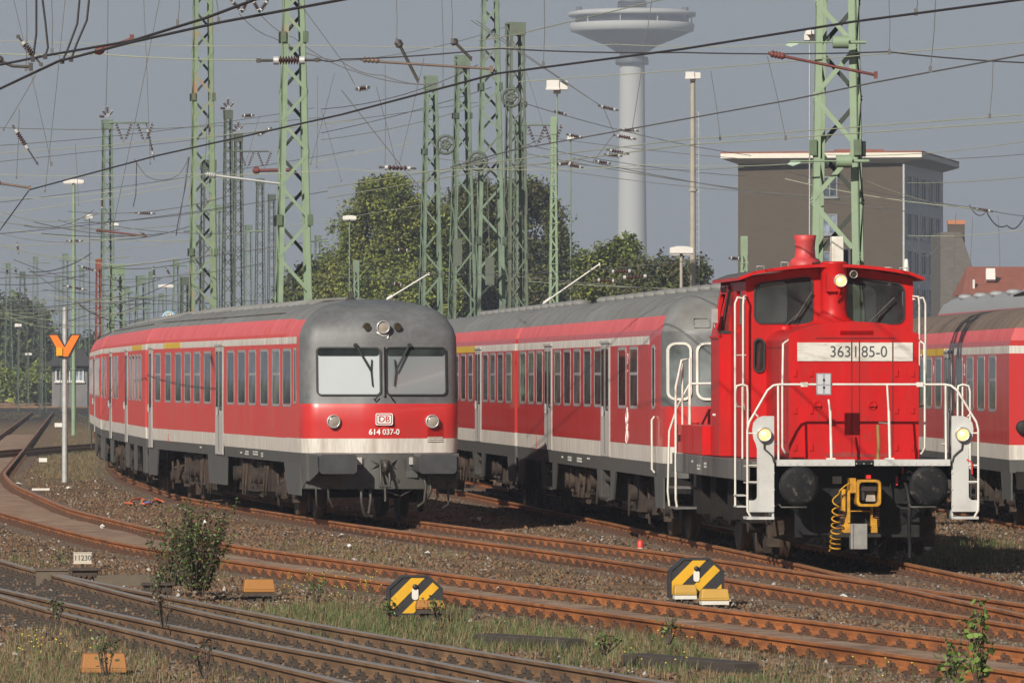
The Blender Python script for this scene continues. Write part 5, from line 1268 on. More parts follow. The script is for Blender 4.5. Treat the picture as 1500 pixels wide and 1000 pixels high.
# ------------------------------------------------------------------ lamp posts
def lamp_post(label, cx, ytop, Y, rpx, m, kind=0, group='yard lamp posts', hw=30):
    s = FPX/Y; t = thing('lamp_post', label, 'lamp post', ((cx-750)/s, Y, 0), 0, group); zt = CAMZ-(ytop-HZ)/s; r = rpx/s
    p = MB(); p.cyl((0, 0, -.2), (0, 0, zt), r*1.15, r*.75, n=10); 
    for k in range(3): p.cyl((0, 0, zt*(.25+.22*k)), (0, 0, zt*(.25+.22*k)+.08), r*1.35, n=10)
    obj('pole', p, m, t)
    h = MB(); w_ = hw/s
    if kind == 0:
        h.prism([(-w_/2, .02), (w_/2, .02), (w_/2, .16), (w_*.2, .2), (-w_*.2, .2), (-w_/2, .16)], lambda x, z: (x, -.16, zt+z), lambda x, z: (x, .16, zt+z)); h.b2((-w_*.46, -.12, zt-.03), (-w_*.05, .12, zt+.02)); h.b2((w_*.05, -.12, zt-.03), (w_*.46, .12, zt+.02)); h.b2((-w_/2, -.02, zt-.01), (w_/2, .02, zt+.03))
    else:
        h.b2((-w_/2, -.3, zt), (w_*.1, .1, zt+w_*.42)); h.b2((w_*.12, -.25, zt-.02), (w_/2, .2, zt+w_*.38)); h.b2((-w_/2-.02, -.32, zt-.03), (w_*.12, -.28, zt+.03)); h.b2((-.1, -.1, zt-.12), (.1, .1, zt))
    obj('lamp_head', h, LAMPW, t, bevel=.01)
    return t
PG = MG
lamp_post('green pole with a flat double lamp behind the orange sign', 108, 269, 300, 3.0, PG)
lamp_post('far grey lamp post with a small flat head above the railcar tail', 166, 331, 400, 1.5, GALV, hw=16)
lamp_post('far lamp post with two flat heads over the railcar roof', 243, 421, 420, 1.4, MG2, hw=22)
lamp_post('thin lamp post in front of the left tree', 512, 322, 300, 1.3, MG2, hw=20)
lamp_post('short lamp post behind the coach roof with a flat pale head', 998, 372, 170, 3, CONC, hw=34)
lamp_post('small lamp on a thin pole right of the mast cluster', 836, 204, 400, 1.2, MG2, hw=10, kind=1)
t = lamp_post('boxy white floodlight above the thin batten mast', 816, 131, 180.4, 1.2, MG, kind=1, hw=31)
t = lamp_post('tall concrete lamp mast with ladder rungs right of the tower', 1015, 115, 250, 4.6, CONC, kind=1, hw=22)
lad = MB(); s_ = FPX/250
for k in range(60):
    z = 3+k*.18*1.4
    if z < 12.6: lad.tube([(.12, -.05, z), (.25, -.05, z)], .015, 4)
lad.tube([(.25, -.05, 1), (.22, -.05, 12.6)], .018, 4); obj('ladder', lad, GALV, t)
lamp_post('floodlight peeping out left of the broad mast', 1186, 50, 118, 1.2, GALV, kind=1, hw=12)
for cx, y0, Y, lab in ((27, 478, 520, 'far dark signal post with a square head'), (42, 520, 560, 'thin far post right of the square headed signal'), (62, 455, 540, 'thin far pole between signal and house'), (131, 320, 330, 'thin far lamp pole at the railcar tail')):
    lamp_post(lab, cx, y0, Y, 1.0, MDK, hw=10, kind=1 if cx == 27 else 0)

# ------------------------------------------------------------------ television tower
TWM = mat('pale_tower_concrete', (.37, .375, .37), .8, var=.05, scale=.1)
TWD = mat('tower_glass_band', (.02, .026, .034), .5, var=.2, scale=.3)
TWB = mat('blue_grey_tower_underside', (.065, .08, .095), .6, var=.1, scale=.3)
Yt = 2150.0; st_ = FPX/Yt; zpx = lambda y: CAMZ-(y-HZ)/st_
TW = thing('television_tower', 'hazy concrete television tower with a round platform', 'tower', ((926-750)/st_, Yt, 0), 0)
a = MB(); a.lathe([(27/st_, 0), (22.5/st_, zpx(420)), (21/st_, zpx(330)), (19/st_, zpx(180)), (18.2/st_, zpx(60))], (0, 0, 0), (0, 0, 1), 40); obj('shaft', a, TWM, TW)
a = MB(); a.lathe([(18.2/st_, zpx(84)), (24/st_, zpx(95)), (24.5/st_, zpx(90)), (23/st_, zpx(84)), (18, zpx(82))][:4], (0, 0, 0), (0, 0, 1), 40); obj('collar', a, TWB, TW)
a = MB(); a.lathe([(24/st_, zpx(76)), (40/st_, zpx(66)), (66/st_, zpx(56)), (84/st_, zpx(48))], (0, 0, 0), (0, 0, 1), 48); obj('cone', a, TWB, TW)
a = MB(); a.lathe([(84/st_, zpx(48)), (90/st_, zpx(46.5)), (91.5/st_, zpx(37)), (90/st_, zpx(35)), (82/st_, zpx(34))], (0, 0, 0), (0, 0, 1), 48); obj('parapet', a, TWM, TW)
a = MB(); a.lathe([(82/st_, zpx(36)), (84/st_, zpx(24))], (0, 0, 0), (0, 0, 1), 48)
obj('window_band', a, TWD, TW)
a = MB(); a.lathe([(84/st_, zpx(24)), (93/st_, zpx(24.5)), (93.5/st_, zpx(19)), (80/st_, zpx(16)), (20/st_, zpx(13))], (0, 0, 0), (0, 0, 1), 48)
for k in range(10): an = k*PI/5+.1; a.cyl((88/st_*math.cos(an), 88/st_*math.sin(an), zpx(36)), (88/st_*math.cos(an), 88/st_*math.sin(an), zpx(24)), .22, n=6)
obj('deck', a, TWM, TW)
a = MB(); a.lathe([(19/st_, zpx(16)), (18/st_, zpx(-40)), (10/st_, zpx(-45)), (9/st_, zpx(-80))], (0, 0, 0), (0, 0, 1), 24)
for dx, h in ((-78, 8), (-62, 4), (-40, 6), (40, 6), (55, 5), (78, 7)): a.cyl((dx/st_, 0, zpx(18)), (dx/st_, 0, zpx(18-h)), 1.0, n=8)
for k in range(5): a.b2((-21/st_, -21/st_, zpx(4+3*k)), (21/st_, 21/st_, zpx(3+3*k)))
obj('antenna', a, TWB, TW)

# ------------------------------------------------------------------ buildings
BRK = mat('grey_brown_brick', (.078, .060, .040), .85, var=.12, scale=1.2, col2=(.062, .046, .032), mix2=.4, stretch=(1, 1, 4), bump=.1)
BLG = mat('grey_facade', (.66, .64, .62), .7, var=.08, scale=.6)
CREAM = mat('cream_eaves', (.66, .62, .53), .7, var=.06, scale=1)
TILE = mat('red_roof_tiles', (.24, .075, .045), .8, var=.25, scale=1.5, bump=.4, bscale=6)
WGL = glass_mat('far_window_glass', (.10, .12, .15))
B = thing('office_building', 'grey brown brick block with a wide cream roof overhang', 'building', (0, 0, 0), 0)
A_, B_, C_, D_ = Vector((18.8, 545, 0)), Vector((32.3, 542, 0)), Vector((37.3, 567, 0)), Vector((23.8, 570, 0))
ZT = 20.15
w_ = MB(); w_.pz([(p.x, p.y) for p in (A_, B_, C_, D_)], -1, ZT)
n_ = len(w_.f); w_.m = [0]*n_
for i, f_ in enumerate(w_.f):
    c = sum((Vector(w_.v[k]) for k in f_), Vector())/len(f_)
    if abs(c.x-34.8) < .5: w_.m[i] = 1
obj('wall', w_, [BRK, BLG], B)
ov = 1.5; ctr = (A_+B_+C_+D_)/4
q = [Vector((p.x+math.copysign(ov, p.x-ctr.x), p.y+math.copysign(ov, p.y-ctr.y), 0)) for p in (A_, B_, C_, D_)]
r_ = MB(); r_.add([(p.x, p.y, ZT+.02) for p in (A_, B_, C_, D_)]+[(p.x, p.y, ZT+.45) for p in q], [(0, 1, 5, 4), (1, 2, 6, 5), (2, 3, 7, 6), (3, 0, 4, 7)]); r_.pz([(p.x, p.y) for p in q], ZT+.46, ZT+.86, 0); r_.pz([(p.x, p.y) for p in q], ZT+.865, ZT+1.0, 1)
r_.b2((27.0, 546, ZT+.9), (31, 556, ZT+1.3), 1); obj('roof', r_, [CREAM, TILE], B)
def wall_windows(parent, P0, P1, rows, cols, w, h, m=None, z0=0, z1=0, u0=.1, u1=.9, fr=.1, fm=None):
    d = (P1-P0); nrm = Vector((d.y, -d.x, 0)).normalized(); dn = d.normalized()
    key = ('bw', w, h); ang = math.atan2(dn.y, dn.x)
    if key not in MESH:
        a = MB(); ring(a, rrect(-w/2, w/2, -h/2, h/2, .02, 1), rrect(-w/2+fr, w/2-fr, -h/2+fr, h/2-fr, .02, 1), lambda x, z, k: (x, -.12 if k else .02, z)); a.b2((-.04, -.1, -h/2+fr), (.04, .0, h/2-fr)); a.b2((-w/2-.1, -.2, -h/2-.12), (w/2+.1, 0, -h/2))
        g = MB(); g.add([(-w/2+fr, -.04, -h/2+fr), (w/2-fr, -.04, -h/2+fr), (w/2-fr, -.04, h/2-fr), (-w/2+fr, -.04, h/2-fr)], [(0, 1, 2, 3)])
        MESH[key] = (a.mesh('window', [fm or LAMPW]), g.mesh('pane', [WGL]))
    for r__ in range(rows):
        for c in range(cols):
            u = u0+(u1-u0)*(c+.5)/cols; z = z0+(z1-z0)*(r__+.5)/rows
            o = link('window', MESH[key][0], parent, P0+d*u+Vector((0, 0, z))+nrm*.0, ang); link('pane', MESH[key][1], o)
wall_windows(B, B_, C_, 6, 5, 2.6, 2.0, z0=1.2, z1=19.8, u0=.05, u1=.92)
wall_windows(B, A_, B_, 6, 1, 1.3, 1.7, z0=1.2, z1=19.8, u0=.50, u1=.62, fm=mat('dull_window_paint', (.20, .21, .22), .7))
dp = MB(); dp.tube([(B_.x+.1, B_.y-.2, 0), (B_.x+.1, B_.y-.2, ZT)], .12, 6); obj('downpipe', dp, GALV, B)
H1 = thing('gable_house', 'narrow brown gabled house with an orange topped chimney', 'house', at(1398, 560, 520), R(0))
def zat(y, Y): return CAMZ-(y-HZ)*Y/FPX
m_ = MB(); hz1 = zat(372, 520); m_.py([(-1.1, -3), (2.0, -3), (2.0, hz1-2.6), (.5, zat(340, 520)), (-1.1, zat(340, 520))], 0, 12); obj('wall', m_, mat('grey_brick', (.13, .115, .10), .85, var=.2, scale=2, stretch=(1, 1, 5), col2=(.09, .078, .066), mix2=.4), H1)
m_ = MB(); m_.b2((-.4, 1, hz1), (.9, 2.2, zat(326, 520)), 0); m_.b2((-.45, .95, zat(328, 520)), (.95, 2.25, zat(322, 520)), 1); obj('chimney', m_, [BRK, mat('orange_clay', (.42, .17, .08), .8)], H1)
H1.location.z = 0
H2 = thing('tiled_house', 'house with a red tiled roof and a skylight at the right edge', 'house', (0, 0, 0), 0)
xa, xb = (1408-750)*505/FPX, (1530-750)*505/FPX
m_ = MB(); m_.b2((xa+.6, 505, -1), (xb, 515, zat(428, 505))); obj('wall', m_, mat('pale_render', (.40, .40, .41), .8, var=.08), H2)
m_ = MB(); m_.add([(xa, 504, zat(432, 505)), (xb, 504, zat(432, 505)), (xb, 510, zat(389, 505)), (xa+.8, 510, zat(389, 505)), (xa, 516, zat(432, 505)), (xb, 516, zat(432, 505))], [(0, 1, 2, 3), (3, 2, 5, 4), (0, 3, 4)]); rf_ = obj('roof', m_, TILE, H2)
m_ = MB(); m_.box(((1453-750)*505/FPX, 506.6, zat(403, 505)), (.7, .8, .9), rot=Matrix.Rotation(-.3, 3, 'X')); m_.box(((1427-750)*505/FPX, 505.6, zat(416, 505)), (.15, .5, .7)); obj('skylight', m_, LAMPW, rf_)
H3 = thing('signal_box', 'small white signal box with a dark hipped roof at the far left', 'house', (0, 0, 0), 0)
Yh = 560; xx = lambda p: (p-750)*Yh/FPX
m_ = MB(); m_.b2((xx(76), Yh, -.5), (xx(128), Yh+5, zat(534, Yh)), 0); obj('wall', m_, [mat('white_brick_dim', (.16, .15, .15), .8, var=.2, scale=.8)], H3)
m_ = MB(); 
m_.add([(xx(66), Yh-.8, zat(536, Yh)), (xx(136), Yh-.8, zat(536, Yh)), (xx(120), Yh+2.5, zat(512, Yh)), (xx(90), Yh+2.5, zat(512, Yh)), (xx(66), Yh+6, zat(536, Yh)), (xx(136), Yh+6, zat(536, Yh))], [(0, 1, 2, 3), (0, 3, 4), (1, 5, 2), (3, 2, 5, 4), (0, 1, 5, 4)]); obj('roof', m_, mat('dark_slate_roof', (.045, .04, .04), .8), H3)
wall_windows(H3, Vector((xx(76), Yh, 0)), Vector((xx(128), Yh, 0)), 1, 3, .8, 1.1, z0=zat(560, Yh), z1=zat(538, Yh))

# ------------------------------------------------------------------ trees: trunk, limbs, leaf sprays through the crown
def leaf_mat(name, c1, c2, c3):
    if name in MATS: return MATS[name]
    m = mat(name, c1, .65, var=.35, scale=.9, col2=c2, mix2=.5, scale2=.45, sharp2=.1, spec=.3)
    b = m.node_tree.nodes['Principled BSDF']
    return m
def crown(name, parent, blobs, n_leaves, size, mats_, probs, seed=0, gap=.45):
    """leaf clumps: blobs (x, y, z, rx, ry, rz) relative to the tree's foot"""
    r_ = np.random.default_rng(seed); bl = np.array(blobs, float)
    vol = (bl[:, 3]*bl[:, 4]*bl[:, 5])**.7; pick = r_.choice(len(bl), n_leaves//14, p=vol/vol.sum())
    u = r_.normal(size=(len(pick), 3)); u /= np.linalg.norm(u, axis=1)[:, None]
    rad = r_.uniform(.25, 1.0, len(pick))**.45
    cen = bl[pick, :3]+u*rad[:, None]*bl[pick, 3:6]*(1+.22*r_.normal(size=(len(pick), 1)))
    keep = (vnoise(cen[:, 0]*1.1+50, cen[:, 2]*1.1+cen[:, 1]*.9+50, seed+3)+.5) > gap*r_.uniform(.3, 1, len(pick))
    cen = cen[keep]
    P = np.repeat(cen, 14, 0)+r_.normal(0, size*1.5, (len(cen)*14, 3)); n_ = len(P)
    nrm = r_.normal(size=(n_, 3)); nrm[:, 2] = np.abs(nrm[:, 2])+.4; nrm /= np.linalg.norm(nrm, axis=1)[:, None]
    a = np.cross(nrm, r_.normal(size=(n_, 3))); a /= np.linalg.norm(a, axis=1)[:, None]; b = np.cross(nrm, a)
    L = size*r_.uniform(.6, 1.35, (n_, 1)); a = a*L; b = b*L*.55
    V = np.stack([P-a, P+b*.9-a*.1, P+a, P-b*.9-a*.1], 1).reshape(-1, 3)
    mi = np.repeat(r_.choice(len(mats_), len(cen), p=probs), 14)
    me = raw_mesh(name, V, np.arange(4*n_), 4, mats_, mi)
    return link(name, me, parent)
BARK = mat('tree_bark', (.08, .06, .045), .9, var=.3, scale=3, bump=.4)
def tree(label, foot, blobs, n_leaves, size, mats_, probs, trunk_r, trunk_h, seed, group='trees behind the trains', cat='tree', name='tree'):
    t = thing(name, label, cat, foot, 0, group); rd = random.Random(seed)
    m_ = MB(); m_.tube([(0, 0, -.3), (.05, 0, trunk_h*.4), (rd.uniform(-.2, .2), 0, trunk_h*.8), (rd.uniform(-.3, .3), 0, trunk_h)], [trunk_r*1.3, trunk_r, trunk_r*.8, trunk_r*.5], 8)
    for b in blobs:
        m_.tube([(0, 0, trunk_h*rd.uniform(.45, .85)), (b[0]*.5, b[1]*.5, b[2]*.55+trunk_h*.3), (b[0], b[1], b[2])], [trunk_r*.45, trunk_r*.28, trunk_r*.08], 5)
    obj('trunk', m_, BARK, t)
    crown('crown', t, blobs, n_leaves, size, mats_, probs, seed)
    return t
LG = leaf_mat('leaf_yellow_green', (.17, .215, .03), (.22, .23, .05), 0); LM = leaf_mat('leaf_mid_green', (.10, .14, .034), (.12, .13, .04), 0)
LD = leaf_mat('leaf_dark_green', (.028, .042, .016), (.045, .055, .02), 0); LB = leaf_mat('leaf_browning', (.10, .08, .03), (.075, .07, .03), 0)
def blob_tree(label, Y, px, **kw):
    """px: list of crown lumps (x, y, rx, ry) in photo pixels at depth Y"""
    k = Y/FPX; x0 = sum(p[0] for p in px)/len(px); rd = random.Random(kw.get('seed', 1))
    foot = ((x0-750)*k, Y, 0)
    bl = [((p[0]-x0)*k, rd.uniform(-1, 1)*p[2]*k*.8, CAMZ-(p[1]-HZ)*k, p[2]*k, p[2]*k*1.1, p[3]*k) for p in px]
    top = max(b[2] for b in bl)
    return tree(label, foot, bl, kw['n'], kw['size'], kw['m'], kw['p'], kw.get('r', .35), top*.8, kw.get('seed', 1), name=kw.get('name', 'tree'), cat=kw.get('cat', 'tree'), group=kw.get('group', 'trees behind the trains'))
blob_tree('big yellow green leafy tree behind the railcar nose', 400, [(560, 300, 42, 36), (520, 340, 34, 36), (600, 330, 44, 42), (545, 385, 62, 42), (620, 395, 46, 48), (500, 415, 34, 36), (580, 450, 90, 50), (545, 275, 22, 14), (575, 270, 22, 12), (640, 340, 25, 45), (500, 380, 22, 22)], n=105000, size=.12, m=[LG, LM, LD], p=[.48, .38, .14], seed=3)
blob_tree('dark olive tree behind the mast cluster', 410, [(690, 310, 46, 36), (745, 310, 52, 40), (795, 320, 30, 32), (720, 370, 80, 50), (790, 380, 44, 50), (690, 430, 70, 50), (790, 440, 50, 40), (770, 285, 34, 20), (700, 285, 30, 20), (815, 365, 20, 36)], n=90000, size=.125, m=[LM, LD, LB], p=[.35, .4, .25], seed=5)
blob_tree('low dark bushy tree left of the big leafy one', 420, [(440, 420, 22, 26), (465, 405, 18, 24), (425, 440, 20, 18), (455, 445, 34, 24)], n=12000, size=.17, m=[LM, LD, LG], p=[.5, .35, .15], seed=7, r=.2)
blob_tree('slender birch like bush below the tower', 360, [(870, 385, 24, 24), (905, 380, 30, 28), (920, 365, 14, 18), (890, 420, 50, 34), (855, 405, 20, 30)], n=18000, size=.12, m=[LM, LG, LD], p=[.45, .3, .25], seed=9, r=.15)
blob_tree('reddish brown thicket right of the tower foot', 350, [(960, 400, 34, 22), (1000, 405, 32, 24), (1025, 400, 14, 20), (940, 430, 40, 24), (990, 435, 50, 24), (920, 395, 16, 22)], n=18000, size=.12, m=[LM, LB, LD], p=[.35, .45, .2], seed=11, r=.15)
blob_tree('olive tree crown filling the gap above the coach joint', 440, [(840, 400, 24, 30), (825, 425, 30, 30), (865, 440, 40, 26)], n=12000, size=.16, m=[LM, LD, LB], p=[.4, .35, .25], seed=13, r=.2)
for i, (px_, lab) in enumerate((([(-20, 480, 40, 40), (20, 470, 34, 34), (0, 520, 60, 40)], 'tall dark tree at the far left edge'), ([(52, 485, 24, 34), (70, 510, 20, 26), (55, 535, 34, 34)], 'dark far tree right of the square headed signal'), ([(100, 545, 30, 24), (130, 530, 22, 30)], 'low dark far tree behind the signal box'))):
    blob_tree(lab, 700+25*i, px_, n=14000, size=.30, m=[LM, LD], p=[.35, .65], seed=20+i, r=.3, group='far trees at the left')
for i, (px_, lab) in enumerate((([(12, 562, 22, 16), (40, 566, 26, 13)], 'green bush in front of the far trees at the left edge'), ([(75, 568, 22, 11), (98, 570, 20, 9)], 'green bush below the signal box'), ([(60, 556, 18, 16)], 'rounded green bush between post and signal box'))):
    blob_tree(lab, 600+6*i, px_, n=6000, size=.22, m=[LM, LG], p=[.6, .4], seed=30+i, r=.08, name='bush', cat='bush', group='far bushes at the left')
# yellow flowering strip
pts = []
for _ in range(16000):
    Y = rng.uniform(690, 770); x = rng.uniform(-62, -38); pts.append((x, Y, rng.uniform(0, 1)))
P = np.array(pts); r1 = rng.normal(0, .35, (len(P), 4, 3)); V = (P[:, None, :]*np.array([1, 1, 1.1])+r1*np.array([1, .4, .5]))
fl = link('flower_strip', raw_mesh('flower_strip', V.reshape(-1, 3), np.arange(4*len(P)), 4, [mat('yellow_flowers', (.36, .32, .04), .8, var=.3, scale=.3), LM], rng.choice(2, len(P), p=[.55, .45])))
tag(fl, 'strip of yellow flowering weeds far beyond the tracks', 'flowers', kind='stuff')

# ------------------------------------------------------------------ near plants
def sprig_plant(name, label, cat, foot, stems, leaf, nl, mats_, probs, seed, group=None, spread=.3, h=.8, stemm=None, lo=.22):
    t = thing(name, label, cat, foot, 0, group); rd = np.random.default_rng(seed)
    m_ = MB(); V = []; 
    for k in range(stems):
        a = rd.uniform(0, 2*PI); r_ = spread*math.sqrt(rd.uniform(0, 1)); hh = h*rd.uniform(.55, 1.0)
        p0 = Vector((r_*.25*math.cos(a), r_*.25*math.sin(a), -.02)); p1 = Vector((r_*math.cos(a), r_*math.sin(a), hh))
        mid = (p0+p1)/2+Vector((rd.normal(0, .04), rd.normal(0, .04), .05)); m_.tube([p0, mid, p1], [.007, .005, .002], 4)
        for q in range(nl):
            f_ = rd.uniform(lo, 1.02); c = p0.lerp(mid, f_*2) if f_ < .5 else mid.lerp(p1, f_*2-1)
            c = c+Vector(rd.normal(0, leaf*1.2, 3))
            n_ = Vector(rd.normal(0, 1, 3)); n_.z = abs(n_.z)+.3; n_.normalize(); u = n_.orthogonal().normalized(); u.rotate(Matrix.Rotation(rd.uniform(0, 6.3), 3, n_)); v = n_.cross(u); L = leaf*rd.uniform(.6, 1.3)
            V += [c-u*L, c-u*L*.3+v*L*.5, c+u*L*.4+v*L*.42, c+u*L, c+u*L*.4-v*L*.42, c-u*L*.3-v*L*.5]
    obj('stem', m_, stemm or BARK, t)
    V = np.array([tuple(p) for p in V]); nn_ = len(V)//6
    link('foliage', raw_mesh('foliage', V, np.arange(6*nn_), 6, mats_, rd.choice(len(mats_), nn_, p=probs)), t)
    return t
WD = mat('weed_leaf_dark', (.042, .058, .018), .5, var=.3, scale=5); WG = mat('weed_leaf_green', (.075, .115, .028), .5, var=.3, scale=5); WL = mat('weed_leaf_light', (.14, .21, .045), .5, var=.25, scale=5); WR = mat('weed_leaf_reddish', (.11, .055, .03), .6, var=.3, scale=5)
g = gp(290, 862)
sprig_plant('bush', 'dense dark green bush growing beside the curved siding', 'bush', g, 52, .022, 84, [WD, WG, WR, WL], [.36, .30, .26, .08], 41, spread=.5, h=1.05, lo=.04)
g = gp(255, 855); sprig_plant('bush', 'smaller bush leaning on the left of the dense dark one', 'bush', g, 22, .024, 50, [WD, WG, WR], [.5, .3, .2], 42, spread=.34, h=.72, lo=.04)
g = gp(1432, 1012); sprig_plant('sapling', 'light green sapling at the bottom right corner', 'sapling', g, 7, .036, 24, [WL, WG], [.7, .3], 43, spread=.085, h=.78)
g = gp(1395, 1006); sprig_plant('sapling', 'low light green shoot left of the sapling', 'sapling', g, 5, .036, 14, [WL, WG], [.7, .3], 44, spread=.14, h=.28)
for i, (x, y, h, lab) in enumerate(((155, 985, .42, 'dark weed in front of the ochre box at the bottom left'), (85, 905, .22, 'small dark weed between the rails at the left'), (240, 915, .5, 'thin dry weed in the foreground switch'), (300, 990, .35, 'dry weed near the bottom edge right of the ochre box'), (1395, 990, .4, 'dark weed at the foot of the sapling'), (885, 955, .16, 'bright fern like weed left of the lower plank'), (570, 903, .2, 'weed clump at the foot of the left striped signal'), (640, 905, .22, 'weed clump right of the left striped signal'), (465, 880, .30, 'leafy weed between bush and left striped signal'), (1340, 805, .3, 'dry stalk right of the locomotive'), (980, 940, .25, 'yellow flowered weed between the two planks'), (230, 865, .22, 'weed at the left foot of the dense bush'))):
    sprig_plant('weed', lab, 'weed', gp(x, y), 9, .022, 9, [WG, WL, WD, WR], [.4, .2, .25, .15] if i not in (2, 3, 9) else [.1, 0, .3, .6], 60+i, 'weeds between the tracks', .10, h)
FLW = mat('yellow_petals', (.6, .48, .06), .6)
t = MB()
for (x, y, rx, ry, c) in ((470, 850, 60, 14, 40), (60, 940, 40, 10, 14), (100, 935, 50, 8, 12), (1290, 965, 60, 20, 8), (950, 960, 60, 10, 8), (530, 850, 30, 8, 20), (520, 795, 40, 6, 10), (990, 925, 30, 8, 8)):
    for _ in range(c):
        g = gp(x+random.uniform(-rx, rx), y+random.uniform(-ry, ry)); zz = random.uniform(.08, .24)+BED
        t.lathe([(0, 0), (.009, .004), (.008, .009), (0, .011)], (g.x, g.y, zz), (0, -.5, 1), 6); t.tube([(g.x, g.y, BED), (g.x+.01, g.y, zz)], .0025, 3, 1)
tag(obj('wild_flowers', t, [FLW, WG]), 'tiny yellow wild flowers scattered among the grass', 'flowers', kind='stuff')

# ------------------------------------------------------------------ trackside things
YS = mat('signal_yellow', (.62, .34, .015), .45, var=.1, scale=4); BS = mat('signal_black', (.022, .022, .024), .5, var=.2, scale=4)
def striped_signal(label, cx, yb, flip=False):
    g = gp(cx, yb, -.10); s = FPX/g.y; t = thing('striped_signal', label, 'signal', (g.x, g.y, BED), .08, 'octagonal striped shunting signals')
    w2, h, ch = 41/s, 58/s, 19/s
    oc = [(-w2, 0), (w2, 0), (w2, h-ch), (w2-ch*1.1, h), (-w2+ch*1.1, h), (-w2, h-ch)]
    b = MB(); b.py([(x, z+.10) for x, z in oc], 0, .16); bd = obj('board', b, BS, t, bevel=.02)
    rim = MB(); inn = [(x*.9, (z-h/2)*.9+h/2) for x, z in oc]; ring(rim, [(x, z+.10) for x, z in oc], [(x, z+.10) for x, z in inn], lambda x, z, k: (x, -.014 if k else .0, z)); obj('rim', rim, BS, bd)
    def clip(poly, a, b_, c):            # keep a*x+b*z<=c
        out = []
        for i in range(len(poly)):
            p, q = poly[i], poly[(i+1) % len(poly)]; fp, fq = a*p[0]+b_*p[1]-c, a*q[0]+b_*q[1]-c
            if fp <= 0: out.append(p)
            if fp*fq < 0: k = fp/(fp-fq); out.append((p[0]+(q[0]-p[0])*k, p[1]+(q[1]-p[1])*k))
        return out
    sp = MB()
    for c0, c1 in ((40/s, 60/s), (5/s, 22/s), (-70/s, -17/s)):      # 45 degree bands of z - x
        p = clip(clip(inn, -1, 1, c1), 1, -1, -c0)
        if len(p) > 2: sp.add([(x, -.004, z+.10) for x, z in p], [tuple(range(len(p)))])
    obj('stripe', sp, YS, bd)
    m_ = MB(); m_.py(rrect(-.035, .035, h*.62, h*.62+.13, .03), -.02, 0); m_.lathe([(.03, 0), (.03, .03), (0, .03)], (0, 0, h*.95), (0, -1, 0), 10, 1); obj('reflector', m_, [RAILW, BS], bd)
    f = MB(); f.b2((-w2*.8, .02, -.05), (-w2*.6, .12, .12)); f.b2((w2*.6, .02, -.05), (w2*.8, .12, .12)); f.b2((-w2*.9, -.05, -.03), (w2*.9, .2, .03)); obj('foot', f, FASTD, t)
    return t, s
ORG = mat('ochre_cap_paint', (.36, .15, .025), .6, var=.15, scale=5, col2=(.28, .12, .03), mix2=.4); ORGY = mat('yellow_cap_paint', (.48, .28, .05), .55, var=.12, scale=5)
def cap_box(label, x, y, wpx, hpx, m, gx_=0, group='capped trackside boxes', base=True, Yabs=None):
    g = at(x, y, Yabs) if Yabs else gp(x, y, -.12)
    s = FPX/g.y; w, h = wpx/s, hpx/s
    t = thing('trackside_box', label, 'trackside box', (g.x, g.y, g.z-.08 if Yabs else (BED if base else BED+.05)), .12, group); c = MB()
    z0 = .12 if base else .0
    c.b2((-w/2, -w*.32, z0), (w/2, w*.32, z0+h*.25)); 
    c.add([(-w/2, -w*.32, z0+h*.25), (w/2, -w*.32, z0+h*.25), (w/2, w*.32, z0+h*.25), (-w/2, w*.32, z0+h*.25), (-w*.455, -w*.27, z0+h), (w*.455, -w*.27, z0+h), (w*.455, w*.27, z0+h), (-w*.455, w*.27, z0+h)], [(0, 1, 5, 4), (1, 2, 6, 5), (2, 3, 7, 6), (3, 0, 4, 7), (4, 5, 6, 7)])
    obj('cap', c, m, t, bevel=.012)
    if base:
        b = MB(); b.b2((-w*.48, -w*.3, .075), (w*.48, w*.3, .118)); obj('rim', b, RAILW if m is ORGY else FASTD, t)
        f = MB(); f.b2((-w*.35, -w*.15, -.08), (-w*.18, w*.15, .08)); f.b2((w*.18, -w*.15, -.08), (w*.35, w*.15, .08)); f.b2((-w*.1, -w*.2, -.05), (w*.1, w*.1, .08)); obj('foot', f, FASTD, t)
    return t
striped_signal('octagonal yellow striped signal nearer the left, with an orange box at its corner', 608, 905)
cap_box('small orange capped box at the right foot of the left striped signal', 630, 897, 42, 13, ORG, Yabs=gp(608, 905, -.10).y-.22)
striped_signal('octagonal yellow striped signal right of the middle, with two yellow boxes', 1020, 879)
cap_box('yellow capped box left in front of the right striped signal', 1003, 876, 34, 15, ORGY, Yabs=gp(1020, 879, -.10).y-.16)
cap_box('larger yellow capped box right in front of the right striped signal', 1046, 884, 42, 17, ORGY, Yabs=gp(1020, 879, -.10).y-.55)
cap_box('orange capped box on short feet right of the bush', 379, 876, 46, 19, ORG)
cap_box('large ochre box lying in the dry grass at the bottom left', 152, 985, 66, 28, mat('ochre_cable_box', (.36, .15, .035), .65, var=.15, scale=4, col2=(.30, .13, .04), mix2=.4), base=False)
